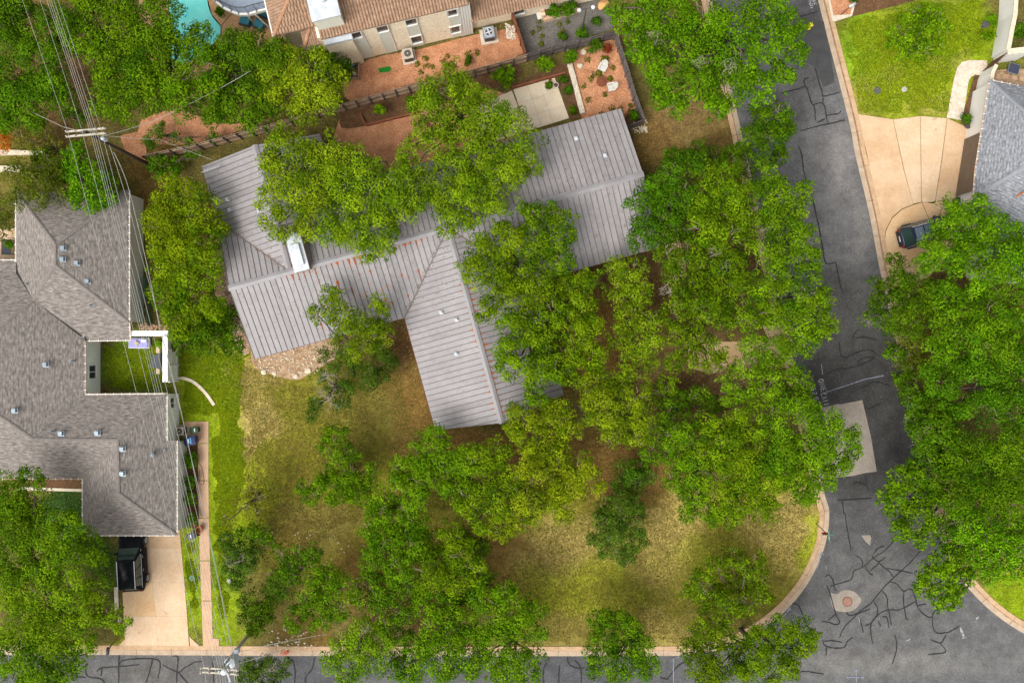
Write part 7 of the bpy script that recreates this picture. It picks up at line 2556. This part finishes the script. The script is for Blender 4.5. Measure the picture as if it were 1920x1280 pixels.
# bits of cedar on the lawn
tree('clump of dark cedar with grey dead twigs on the lawn', 'cedar', (640, 720), 2.6, [(605, 665, 18), (625, 690, 18), (600, 705, 17), (640, 665, 18), (660, 690, 18), (650, 730, 22), (640, 755, 20), (590, 755, 18), (590, 780, 18), (615, 730, 12)], None, dead=[(615, 725, 26), (625, 752, 24), (612, 705, 16)], twigs=3)
tree('second dark cedar clump right of the grey dead twigs', 'cedar', (700, 700), 2.4, [(690, 700, 24), (715, 705, 20), (690, 720, 18), (725, 665, 20), (735, 680, 16), (710, 660, 16)], None, twigs=3)
tree('open thin-crowned oak with bare limbs on the front lawn', 'oak', (665, 880), 3.6, [(630, 815, 22), (640, 850, 22), (610, 835, 16), (655, 895, 28), (640, 925, 28), (670, 920, 24), (595, 905, 20), (570, 915, 16), (690, 905, 18), (585, 930, 16), (620, 890, 18), (700, 880, 14), (665, 850, 16)], GT, dens=0.95, twigs=6, pxr=1.12)
tree('sparse dusky shrubby oak left of the thin-crowned oak', 'olive', (485, 925), 3.0, [(470, 910, 26), (495, 935, 28), (455, 945, 22), (515, 915, 16), (430, 975, 18), (480, 965, 22)], GT, dens=0.55)
tree('dark cedar with grey twigs beside the green strip', 'cedar', (455, 1040), 2.8, [(440, 1030, 26), (465, 1050, 26), (435, 1060, 24), (480, 1035, 22), (425, 1010, 16), (450, 1085, 24)], None, dead=[(450, 1050, 22), (430, 1042, 14)])
tree('palm-like shrub with radiating green fronds near the lower left', 'grass', (530, 1085), 2.2, [(515, 1075, 20), (540, 1090, 22), (530, 1110, 20), (555, 1075, 18), (505, 1100, 18), (545, 1060, 14)], None)
tree('very dark green bush above the transformer pole', 'deep', (490, 1150), 2.2, [(470, 1130, 26), (495, 1150, 26), (480, 1175, 22), (460, 1160, 18), (505, 1130, 18)], None)
tree('dark bushy cedar over the bottom kerb right of the transformer pole', 'cedar', (490, 1250), 3.4, [(475, 1245, 26), (510, 1245, 24), (460, 1270, 22), (495, 1275, 26), (530, 1265, 16), (535, 1240, 12)], None, dead=[(512, 1252, 14)])
# front woods
tree('bright oak crown just below the south gable', 'oak', (830, 870), 5.6, [(815, 825, 32), (790, 855, 36), (835, 860, 38), (760, 880, 30), (800, 900, 38), (850, 905, 38), (750, 905, 24), (780, 930, 30), (875, 865, 30)], GT)
tree('oak crown between the south gable and the tan lawn', 'oak', (930, 900), 5.4, [(895, 860, 34), (930, 850, 34), (915, 900, 38), (880, 935, 36), (945, 940, 40), (900, 975, 34), (960, 900, 34), (870, 905, 26)], GT)
tree('light yellow-green oak right of centre on the front lawn', 'lime', (1040, 910), 6.0, [(1000, 880, 38), (1045, 870, 38), (1085, 880, 36), (1020, 915, 40), (1065, 920, 40), (1110, 905, 30), (985, 935, 34), (1050, 955, 30), (970, 975, 28), (940, 990, 28), (1000, 960, 28)], GT)
tree('oak in the middle of the lower left wood', 'oak', (750, 1020), 5.4, [(710, 965, 30), (750, 980, 36), (720, 1010, 34), (765, 1025, 38), (700, 1045, 28), (745, 1060, 32), (790, 985, 30), (690, 990, 20)], GT)
tree('oak just right of the lower left wood centre', 'oak', (840, 1040), 5.2, [(810, 1020, 36), (845, 1005, 30), (830, 1055, 38), (870, 1040, 34), (800, 1075, 36), (855, 1085, 36), (890, 1070, 28)], GT)
tree('oak with bright crown among the lower left trees', 'oak', (620, 1110), 4.4, [(590, 1070, 28), (620, 1085, 32), (650, 1100, 30), (580, 1110, 30), (615, 1125, 32), (565, 1140, 26), (600, 1160, 28), (635, 1145, 22), (550, 1170, 20)], GT, dens=0.85)
tree('pale yellow-green juniper-like tree above the bottom kerb', 'lime', (680, 1200), 4.4, [(700, 1165, 26), (725, 1175, 22), (680, 1190, 32), (720, 1205, 30), (645, 1210, 28), (660, 1240, 32), (700, 1240, 32), (620, 1240, 24), (650, 1270, 26), (740, 1230, 20)], GT, dead=[(690, 1180, 16), (640, 1222, 14)])
tree('oak above the bottom street left of the gap in the kerb', 'oak', (850, 1180), 5.0, [(800, 1130, 32), (835, 1135, 34), (815, 1170, 36), (860, 1165, 36), (840, 1205, 38), (880, 1200, 34), (800, 1205, 30), (785, 1240, 30), (830, 1245, 36), (875, 1245, 34), (760, 1255, 24)], GT)
tree('oak over the bottom kerb next to the open tan lawn', 'oak', (950, 1170), 4.8, [(910, 1120, 34), (945, 1110, 28), (930, 1155, 36), (970, 1145, 34), (905, 1180, 34), (955, 1190, 36), (1000, 1150, 26), (1010, 1185, 22), (920, 1225, 34), (965, 1235, 34), (1000, 1225, 24), (945, 1270, 34), (990, 1265, 28)], GT, dens=0.9)
tree('oak standing alone over the bottom kerb in the middle', 'oak', (1190, 1180), 4.8, [(1125, 1165, 26), (1155, 1160, 28), (1185, 1180, 28), (1130, 1200, 30), (1165, 1205, 34), (1205, 1215, 30), (1140, 1240, 32), (1180, 1245, 34), (1215, 1250, 26), (1110, 1225, 20), (1150, 1275, 28), (1115, 1255, 20)], GT, dens=0.85)
tree('oak on the corner lawn above the curved kerb', 'oak', (1370, 1130), 4.6, [(1340, 1060, 24), (1375, 1045, 26), (1405, 1060, 24), (1310, 1090, 28), (1350, 1095, 32), (1390, 1095, 30), (1425, 1085, 22), (1315, 1130, 28), (1355, 1135, 32), (1395, 1130, 28), (1430, 1120, 20), (1285, 1110, 16), (1420, 1050, 18)], GT, dens=0.75)
tree('oak over the bottom street at the curved kerb', 'oak', (1390, 1180), 4.8, [(1310, 1180, 28), (1345, 1175, 28), (1295, 1215, 26), (1330, 1220, 34), (1370, 1215, 30), (1310, 1255, 32), (1350, 1255, 32), (1385, 1250, 26), (1330, 1285, 26)], GT, dens=0.9)
tree('oak reaching out over the intersection asphalt', 'oak', (1430, 1190), 5.0, [(1430, 1190, 30), (1465, 1180, 30), (1500, 1180, 28), (1425, 1230, 32), (1465, 1220, 34), (1505, 1210, 28), (1525, 1190, 16), (1440, 1265, 30), (1480, 1250, 26), (1400, 1260, 24), (1410, 1195, 24)], GT)
tree('dark cedar standing alone on the tan lawn', 'cedar', (1155, 1000), 3.8, [(1140, 950, 22), (1165, 945, 24), (1190, 955, 20), (1130, 975, 18), (1155, 985, 28), (1190, 985, 22), (1130, 1010, 18), (1160, 1020, 26), (1190, 1015, 20), (1170, 1045, 18), (1125, 1035, 12), (1110, 1010, 12)], None, dead=[(1150, 1005, 12)], pxr=1.15)
tree('low dark shrub patch between the woods and tan lawn', 'grass', (1190, 900), 2.6, [(1170, 880, 26), (1195, 900, 26), (1165, 915, 22), (1200, 875, 22), (1180, 935, 18), (1215, 890, 18)], GT, dens=0.8)
tree('oak filling the gap between the lower left oaks and the open lawn', 'deep', (700, 1100), 4.4, [(690, 1085, 28), (720, 1100, 30), (750, 1115, 30), (770, 1090, 28), (680, 1120, 24), (720, 1135, 26), (760, 1150, 28)], GT, dens=0.8)
tree('dusky oak at the left side of the lower wood', 'deep', (570, 1060), 4.0, [(560, 1040, 22), (585, 1035, 22), (545, 1075, 22), (530, 1045, 16)], GT, dens=0.7)
tree('oak between the thin-crowned oak and the gable oaks', 'oak', (740, 950), 4.6, [(720, 925, 24), (745, 945, 26), (700, 950, 22), (765, 960, 24)], GT, dens=0.8)
tree('shadowed oak under the bright lawn-side crowns', 'deep', (890, 1110), 4.2, [(880, 1120, 28), (910, 1080, 24), (850, 1130, 26), (900, 1030, 26), (870, 1010, 22)], GT, dens=0.8)
tree('dark oak above the bottom kerb behind the pale juniper-like tree', 'deep', (760, 1200), 4.0, [(755, 1190, 24), (775, 1215, 24), (740, 1260, 24), (770, 1275, 24)], GT, dens=0.8)
tree('dark oak below the dusky shrub near the green strip', 'deep', (480, 1000), 3.2, [(475, 990, 24), (500, 1005, 22), (455, 1000, 20), (520, 1030, 16)], GT, dens=0.6)
# the big corner woods
tree('great oak crown reaching over the pale street patch', 'oak', (1500, 850), 6.6, [(1455, 790, 40), (1500, 775, 40), (1545, 795, 40), (1585, 820, 30), (1470, 835, 42), (1520, 840, 42), (1565, 855, 36), (1490, 885, 42), (1540, 895, 38), (1510, 925, 30), (1600, 845, 20), (1455, 880, 36)], GT)
tree('oak crown left of the great one on the corner lot', 'oak', (1390, 860), 6.2, [(1350, 800, 40), (1400, 790, 42), (1370, 845, 44), (1420, 840, 42), (1330, 850, 36), (1390, 895, 44), (1435, 900, 38), (1345, 900, 40), (1410, 940, 38), (1370, 955, 34), (1440, 955, 28)], GT)
tree('oak crown above the tan lawn on the corner lot', 'oak', (1300, 880), 5.6, [(1265, 820, 30), (1300, 825, 36), (1275, 865, 34), (1310, 880, 38), (1260, 900, 24), (1300, 925, 34), (1330, 960, 30), (1290, 960, 22), (1300, 790, 26)], GT)
tree('bright oak in the gap right of the south gable', 'lime', (1160, 770), 6.0, [(1115, 720, 36), (1155, 720, 36), (1195, 740, 34), (1130, 765, 40), (1175, 775, 40), (1205, 785, 28), (1150, 810, 36), (1190, 815, 28), (1105, 770, 30), (1120, 690, 26)], GT)
tree('bright oak at the corner of the south gable', 'lime', (1020, 810), 5.8, [(975, 780, 32), (1010, 770, 34), (1045, 780, 34), (990, 815, 36), (1030, 820, 38), (1065, 800, 30), (1005, 850, 30), (1045, 850, 30), (965, 800, 24)], GT)
tree('oak over the upper east side of the south wing roof', 'oak', (960, 500), 6.4, [(905, 470, 36), (890, 510, 34), (935, 500, 40), (960, 450, 36), (980, 510, 42), (925, 545, 40), (965, 560, 42), (910, 580, 28), (940, 430, 22), (1005, 545, 34)], GT)
tree('bright leafy oak crown right of the ridge junction', 'oak', (1030, 450), 6.6, [(985, 410, 30), (1020, 405, 30), (1055, 415, 28), (1000, 445, 36), (1040, 450, 36), (1065, 440, 18), (1020, 490, 36), (1055, 490, 26), (995, 400, 18)], GT)
tree('oak over the lower east side of the south wing roof', 'oak', (1000, 650), 6.0, [(960, 605, 36), (1000, 600, 38), (950, 650, 30), (990, 650, 40), (1030, 640, 36), (960, 690, 28), (1005, 700, 38), (1040, 690, 32), (940, 680, 18), (1000, 740, 26), (1035, 580, 28)], GT)
tree('oak filling the courtyard side of the south wing', 'oak', (1090, 600), 5.8, [(1065, 545, 34), (1100, 530, 30), (1085, 580, 36), (1060, 610, 32), (1100, 625, 36), (1075, 660, 34), (1110, 670, 30), (1065, 700, 26), (1050, 520, 24)], GT)
tree('light oak in front of the main south eave', 'lime', (1180, 560), 5.4, [(1150, 500, 24), (1185, 505, 28), (1160, 545, 30), (1200, 545, 32), (1180, 590, 34), (1215, 600, 28), (1160, 630, 30), (1200, 640, 32), (1180, 670, 24), (1225, 640, 24), (1220, 680, 26), (1175, 700, 24)], GT, dens=0.85)
tree('oak right of the light one over the brown front yard', 'oak', (1290, 640), 5.6, [(1260, 590, 30), (1295, 600, 30), (1270, 630, 30), (1310, 640, 32), (1345, 650, 30), (1290, 670, 30), (1330, 680, 26), (1265, 680, 24), (1365, 680, 20), (1250, 720, 24)], GT, dens=0.8)
tree('oak crown over the east end of the metal roof', 'deep', (1240, 400), 6.0, [(1195, 380, 26), (1225, 355, 30), (1260, 330, 32), (1210, 415, 32), (1245, 400, 34), (1280, 370, 34), (1200, 450, 26), (1240, 450, 32), (1275, 425, 32), (1265, 300, 26), (1300, 310, 28)], GT)
tree('oak in the upper middle of the east woods', 'oak', (1340, 390), 6.4, [(1320, 330, 32), (1350, 350, 36), (1305, 380, 34), (1345, 400, 40), (1385, 390, 38), (1320, 430, 36), (1365, 445, 38), (1400, 430, 32), (1380, 350, 30), (1370, 310, 22)], GT)
tree('oak in the centre of the east woods with grey twigs', 'oak', (1340, 500), 6.2, [(1290, 480, 34), (1330, 490, 38), (1370, 500, 38), (1265, 520, 30), (1305, 530, 36), (1350, 545, 38), (1390, 545, 34), (1320, 580, 32), (1360, 590, 34), (1250, 480, 26), (1275, 560, 26)], GT, dead=[(1345, 475, 16), (1250, 545, 14), (1355, 500, 12)])
tree('oak crown closest to the street in the east woods', 'oak', (1450, 470), 6.6, [(1420, 360, 32), (1460, 370, 34), (1495, 395, 30), (1415, 410, 32), (1455, 425, 40), (1500, 440, 34), (1430, 480, 38), (1475, 490, 40), (1515, 490, 30), (1510, 360, 22), (1445, 330, 24)], GT)
tree('yellow-tinted oak over the street below the east woods', 'oak', (1470, 580), 6.2, [(1430, 540, 34), (1475, 545, 38), (1515, 550, 34), (1545, 560, 24), (1450, 590, 38), (1495, 600, 38), (1540, 605, 32), (1420, 580, 28), (1465, 640, 36), (1510, 640, 32), (1555, 615, 20), (1400, 600, 24)], GT)
tree('oak above the concrete apron beside the street writing', 'lime', (1440, 700), 5.8, [(1410, 650, 28), (1440, 680, 32), (1400, 690, 28), (1475, 690, 32), (1500, 720, 26), (1440, 725, 34), (1400, 735, 30), (1480, 740, 30), (1370, 745, 26), (1515, 745, 18), (1360, 715, 20)], GT)
tree('dark understorey tree in the deep gap of the corner woods', 'deep', (1260, 760), 3.6, [(1240, 740, 28), (1275, 750, 28), (1250, 780, 28), (1310, 740, 26), (1340, 760, 24), (1230, 810, 26), (1220, 850, 26), (1250, 840, 26)], GT, dens=0.8)
tree('dark shrub under the kerb trees near the upper street edge', 'deep', (1420, 260), 4.6, [(1420, 220, 28), (1455, 215, 28), (1410, 255, 28), (1450, 260, 32), (1430, 295, 28), (1470, 245, 24), (1395, 285, 20), (1475, 210, 18), (1465, 290, 20)], GT)
tree('young oak at the edge of the brown side lawn', 'deep', (1330, 300), 4.0, [(1285, 290, 22), (1310, 280, 20), (1345, 295, 24), (1380, 290, 22), (1400, 320, 22)], GT, dens=0.8)
# the large bright tree at the top
tree('huge bright green broad-leaved tree at the top beside the street', 'broad', (1330, 110), 8.5, [(1175, 35, 32), (1210, 15, 40), (1220, 65, 42), (1265, 30, 46), (1275, 90, 48), (1320, 40, 50), (1335, 105, 52), (1380, 50, 50), (1390, 120, 48), (1430, 20, 46), (1440, 80, 48), (1480, 50, 34), (1490, 100, 28), (1220, 120, 36), (1250, 160, 40), (1305, 165, 44), (1360, 170, 44), (1415, 165, 40), (1460, 145, 34), (1200, 95, 28), (1270, 200, 26), (1340, 205, 28), (1235, 190, 20), (1190, 65, 24), (1150, 15, 20)], None, dead=[(1225, 75, 18), (1310, 120, 16), (1370, 130, 18)], dens=1.05)
# right side
tree('light tree with open crown on the right lawn', 'broad', (1700, 105), 3.8, [(1705, 30, 26), (1745, 30, 24), (1690, 60, 28), (1725, 60, 28), (1765, 50, 22), (1690, 95, 24), (1725, 95, 24), (1755, 85, 20), (1675, 80, 16)], GN, dens=0.6)
tree('oak hanging over the blue car', 'oak', (1800, 470), 5.6, [(1775, 395, 28), (1805, 400, 30), (1835, 385, 24), (1760, 430, 22), (1790, 440, 34), (1825, 430, 34), (1750, 475, 30), (1785, 490, 36), (1820, 480, 34), (1725, 500, 22), (1735, 450, 16)], GN)
tree('olive-green oak against the blue-grey roof', 'oak', (1870, 480), 6.0, [(1860, 420, 28), (1895, 440, 30), (1850, 465, 34), (1890, 490, 38), (1920, 470, 30), (1850, 520, 36), (1900, 540, 38), (1935, 520, 30)], GN)
tree('oak beside the street below the right drive', 'deep', (1690, 570), 5.4, [(1680, 490, 18), (1690, 520, 26), (1720, 540, 34), (1665, 545, 26), (1640, 530, 14), (1690, 575, 34), (1640, 570, 24), (1660, 600, 28), (1625, 600, 16), (1735, 580, 34), (1700, 610, 32)], GN)
tree('wide oak in the middle of the right edge', 'oak', (1820, 620), 6.2, [(1770, 560, 36), (1810, 570, 40), (1850, 590, 40), (1890, 610, 42), (1930, 600, 36), (1780, 615, 40), (1830, 640, 42), (1880, 660, 42), (1925, 660, 36), (1760, 655, 34)], GN)
tree('oak below the wide one on the right edge', 'deep', (1820, 730), 5.8, [(1790, 690, 38), (1835, 700, 40), (1880, 720, 40), (1920, 720, 36), (1760, 720, 34), (1800, 750, 38), (1850, 760, 40), (1900, 780, 40), (1740, 700, 24)], GN)
tree('dense oak at the street edge right of the pale patch', 'deep', (1750, 790), 5.0, [(1715, 750, 24), (1745, 765, 30), (1715, 790, 26), (1750, 805, 32), (1725, 825, 26), (1775, 790, 30), (1785, 830, 32), (1735, 850, 26)], GN)
tree('yellowish low oak leaning over the street near the white line', 'olive', (1700, 680), 3.6, [(1680, 640, 24), (1705, 650, 26), (1690, 680, 26), (1715, 690, 28), (1695, 715, 22), (1725, 730, 22), (1735, 640, 26)], GN, dens=0.9)
tree('bright oak overhanging the street by the intersection', 'broad', (1730, 920), 5.6, [(1690, 900, 28), (1720, 890, 30), (1665, 920, 20), (1700, 930, 34), (1740, 920, 34), (1660, 945, 16), (1685, 965, 28), (1725, 970, 32), (1690, 995, 22), (1765, 950, 30), (1730, 1005, 24)], GN)
tree('oak with yellow-green top right of the intersection', 'oak', (1840, 890), 6.2, [(1800, 850, 38), (1845, 850, 40), (1890, 840, 40), (1925, 850, 34), (1810, 895, 40), (1855, 900, 42), (1900, 890, 40), (1790, 930, 32), (1840, 945, 38), (1885, 940, 38), (1925, 930, 30)], GN)
tree('oak at the right edge above the corner kerb', 'broad', (1860, 1020), 5.4, [(1810, 980, 34), (1855, 985, 38), (1900, 985, 36), (1790, 1020, 32), (1835, 1030, 36), (1880, 1030, 36), (1920, 1020, 30), (1850, 1065, 30), (1895, 1065, 28)], GN)
tree('oak tongue hanging over the intersection asphalt on the right', 'broad', (1800, 1060), 5.0, [(1770, 1050, 28), (1735, 1070, 26), (1765, 1085, 32), (1730, 1100, 22), (1760, 1115, 26), (1795, 1085, 28), (1790, 1115, 22), (1780, 1130, 14), (1810, 1055, 26)], GN)
tree('oak row shading the right kerb between the drive and the intersection', 'deep', (1740, 860), 5.0, [(1678, 665, 20), (1692, 705, 22), (1705, 745, 22), (1722, 800, 22), (1738, 855, 26), (1755, 900, 28), (1770, 985, 28), (1790, 1045, 26), (1752, 860, 24), (1775, 870, 28)], GN)
# lower left
tree('large oak at the left edge beside the black car', 'oak', (145, 1105), 6.2, [(20, 930, 44), (65, 945, 42), (25, 985, 46), (80, 1000, 46), (125, 985, 34), (30, 1050, 48), (90, 1060, 48), (140, 1040, 40), (170, 1010, 26), (185, 1050, 24), (60, 900, 30)], GN)
tree('fine-leaved oak in the bottom left corner', 'lime', (150, 1130), 5.8, [(30, 1110, 44), (85, 1120, 46), (140, 1105, 40), (185, 1110, 32), (40, 1170, 46), (100, 1180, 46), (150, 1165, 38), (200, 1150, 28), (225, 1170, 18), (240, 1165, 10)], GN)
tree('oak crown overhanging the bottom street at lower left', 'oak', (90, 1200), 5.6, [(20, 1225, 42), (70, 1235, 44), (120, 1235, 38), (155, 1210, 30), (20, 1275, 40), (75, 1280, 40), (125, 1270, 30)], GN)
# hedge balls along the pale wall and small shrubs
for i, (px, py, lb) in enumerate(((357, 862, 'topmost round clipped shrub along the pale wall'), (357, 903, 'second round clipped shrub along the pale wall'), (357, 934, 'third round clipped shrub along the pale wall'), (359, 972, 'lowest clipped shrub along the pale wall near the grey bin'))):
    tree(lb, 'deep', (px + 2, py), 0.75, [(px, py - 4, 12), (px + 3, py + 4, 12), (px - 3, py + 3, 10), (px + 3, py - 5, 9)], 'clipped shrubs along the pale wall', twigs=0, jitter=0.1, flat=0.9, name='clipped_shrub')
for px, py, r, kd, z_, lb in ((945, 143, 24, 'broad', 1.4, 'bright green round shrub left of the limestone patio'), (1022, 123, 19, 'broad', 1.4, 'bright green round shrub above the limestone patio'), (1072, 106, 17, 'deep', 1.2, 'dark green clipped shrub at the head of the pebble strip'),
                              (712, 205, 12, 'broad', 1.2, 'small bright sapling in the raised bed'), (1858, 38, 13, 'broad', 1.0, 'upper green shrub against the white garden wall'), (1852, 70, 15, 'broad', 1.0, 'lower green shrub against the white garden wall'),
                              (1908, 60, 18, 'deep', 1.2, 'dark shrub behind the white garden wall'), (1811, 222, 11, 'grass', 0.8, 'grassy dark shrub beside the glazed pot'), (1054, 69, 8, 'grass', 0.6, 'small tufted plant on the grey gravel'),
                              (1092, 60, 13, 'deep', 0.9, 'rounded shrub at the foot of the black lamp post'), (1118, 40, 9, 'grass', 0.5, 'spiky plant on the grey gravel near the boulder'), (1040, 25, 16, 'deep', 1.2, 'leafy shrub in the stone planter on the left'),
                              (1065, 15, 18, 'deep', 1.2, 'leafy shrub in the stone planter on the right'), (1115, 85, 20, 'grass', 0.8, 'leafy agave bed below the dark fence'), (1138, 92, 9, 'red', 0.6, 'red leaved plant near the side fence'), (880, 112, 7, 'grass', 0.5, 'small weed tuft on the orange gravel'),
                              (1075, 208, 7, 'deep', 0.5, 'lowest little shrub in the brown bed'), (1066, 170, 7, 'grass', 0.5, 'middle little shrub in the brown bed'), (1056, 150, 7, 'grass', 0.5, 'upper little shrub in the brown bed'),
                              (1188, 216, 10, 'deep', 0.8, 'green shrub in the corner of the gravel garden'), (415, 20, 12, 'deep', 0.6, 'low plants in the dark bed by the pool'), (300, 643, 7, 'broad', 0.5, 'lime plant beside the courtyard daybed'), (17, 458, 5, 'broad', 1.0, 'lime green potted plants on the slatted table'),
                              (1030, 160, 5, 'grass', 0.4, 'tiny plant in the small dark patio pot'), (800, 175, 14, 'deep', 0.9, 'dark shrub at the cedar fence under the oak'), (770, 195, 16, 'deep', 0.8, 'low dark hedge bush below the cedar fence'), (1600, -2, 10, 'grass', 0.6, 'bushy plant beside the pale blue mailbox'),
                              (330, 650, 14, 'olive', 1.2, 'shrub spilling over the courtyard fence')):
    rr_ = random.Random(px)
    tree(lb, kd, (px, py), z_, [(px, py, r * 0.75)] + [(px + r * 0.45 * math.cos(a), py + r * 0.45 * math.sin(a), r * 0.55) for a in (rr_.uniform(0, 2), rr_.uniform(2, 4), rr_.uniform(4, 6))], None, twigs=0, jitter=0.15, flat=0.8, name='shrub', cat='shrub', dens=1.2)


# ------------------------------------------------------------------ grass and ground cover
def grass_stuff(name, poly_list, n, c0, c1, h0, h1, label, seed, w=0.05):
    rng = np.random.default_rng(seed)
    V_, C__ = [], []
    for poly, share in poly_list:
        q = [P2(*p) for p in poly]
        xs, ys = np.array([p[0] for p in q]), np.array([p[1] for p in q])
        m = int(n * share)
        x, y = rng.uniform(xs.min(), xs.max(), m * 2), rng.uniform(ys.min(), ys.max(), m * 2)
        keep = inside(x, y, q)
        x, y = x[keep][:m], y[keep][:m]
        k = vnoise(x, y, 0.9, seed) * 0.6 + vnoise(x, y, 0.3, seed + 1) * 0.4
        sel = rng.random(len(x)) < (0.25 + k)
        ed = dist_line(x, y, q + [q[0]])
        sel &= ed > 1.7 * vnoise(x, y, 0.7, seed + 5) * vnoise(x, y, 2.5, seed + 6)
        x, y, k = x[sel], y[sel], k[sel]
        mm = len(x)
        a = rng.uniform(0, 2 * np.pi, mm)
        h = rng.uniform(h0, h1, mm)
        dx, dy = np.cos(a), np.sin(a)
        lean = rng.uniform(0.5, 1.5, mm) * h
        v = np.empty((mm, 4, 3))
        ww = w * rng.uniform(0.6, 1.4, mm)
        v[:, 0] = np.stack([x - dy * ww, y + dx * ww, np.full(mm, 0.0)], 1)
        v[:, 1] = np.stack([x + dy * ww, y - dx * ww, np.full(mm, 0.0)], 1)
        v[:, 2] = np.stack([x + dx * lean + dy * ww * .3, y + dy * lean - dx * ww * .3, h], 1)
        v[:, 3] = np.stack([x + dx * lean - dy * ww * .3, y + dy * lean + dx * ww * .3, h], 1)
        t = np.clip(k + rng.normal(0, .25, mm), 0, 1)[:, None]
        col = (np.array(c0) * (1 - t) + np.array(c1) * t) * rng.uniform(.75, 1.25, (mm, 1))
        V_.append(v.reshape(-1, 3)); C__.append(np.repeat(col, 4, 0))
    me = quads_mesh(name, np.concatenate(V_), np.concatenate(C__), 'grass')
    o = bpy.data.objects.new(name, me)
    COL.objects.link(o)
    o['kind'] = 'stuff'
    o['label'] = label
    o['category'] = 'grass'
    return o


grass_stuff('grass', [([(336, 640), (470, 660), (450, 760), (470, 860), (440, 1000), (425, 1200), (412, 1196), (400, 1120), (393, 960), (392, 788), (345, 788), (338, 740)], 0.5),
                      ([(340, 1010), (370, 1010), (379, 1205), (358, 1190), (352, 1130)], 0.08), ([(193, 642), (303, 642), (303, 735), (193, 735)], 0.12),
                      ([(1568, 45), (1600, 34), (1720, 5), (1845, -5), (1850, 110), (1795, 120), (1785, 210), (1720, 215), (1650, 225), (1605, 205)], 0.36)],
            90000, (0.11, 0.20, 0.005), (0.28, 0.34, 0.008), 0.03, 0.08, 'short green lawn grass of the neighbouring gardens', 21)
grass_stuff('grass', [([(440, 680), (590, 720), (740, 660), (800, 820), (720, 860), (700, 960), (560, 1060), (460, 960), (450, 800)], 0.5), ([(960, 1000), (1130, 930), (1260, 920), (1520, 930), (1530, 1040), (1440, 1140), (1290, 1210), (1030, 1210), (920, 1100)], 0.5)],
            90000, (0.10, 0.125, 0.008), (0.33, 0.25, 0.07), 0.02, 0.07, 'thin dry lawn grass of the wooded corner lot', 22, 0.04)
rngt = random.Random(9)
k_t = 0
mb_pts = []
for poly, n in (([(1080, 110), (1150, 100), (1185, 150), (1195, 200), (1110, 225), (1095, 180)], 20), ([(700, 130), (900, 90), (950, 100), (800, 145)], 14), ([(985, 20), (1100, 10), (1120, 60), (1000, 90)], 14)):
    q = [P2(*p) for p in poly]
    c = 0
    while c < n:
        x, y = rngt.uniform(min(p[0] for p in q), max(p[0] for p in q)), rngt.uniform(min(p[1] for p in q), max(p[1] for p in q))
        if inside(np.array([x]), np.array([y]), q)[0]:
            mb_pts.append((x, y, rngt.uniform(0.12, 0.32)))
            c += 1
rng2 = np.random.default_rng(4)
V_, C__ = crown_arrays([(x, y, 0.05, r) for x, y, r in mb_pts], 'olive', rng2, 0.22, 0.4, 0.0)
o = bpy.data.objects.new('weeds', quads_mesh('weeds', V_, C__, 'grass'))
COL.objects.link(o)
o['kind'] = 'stuff'
o['label'] = 'weed tufts growing through the gravel yards'
o['category'] = 'weeds'
print('LEAVES', LEAF_TOTAL, 'PANELS', npan)
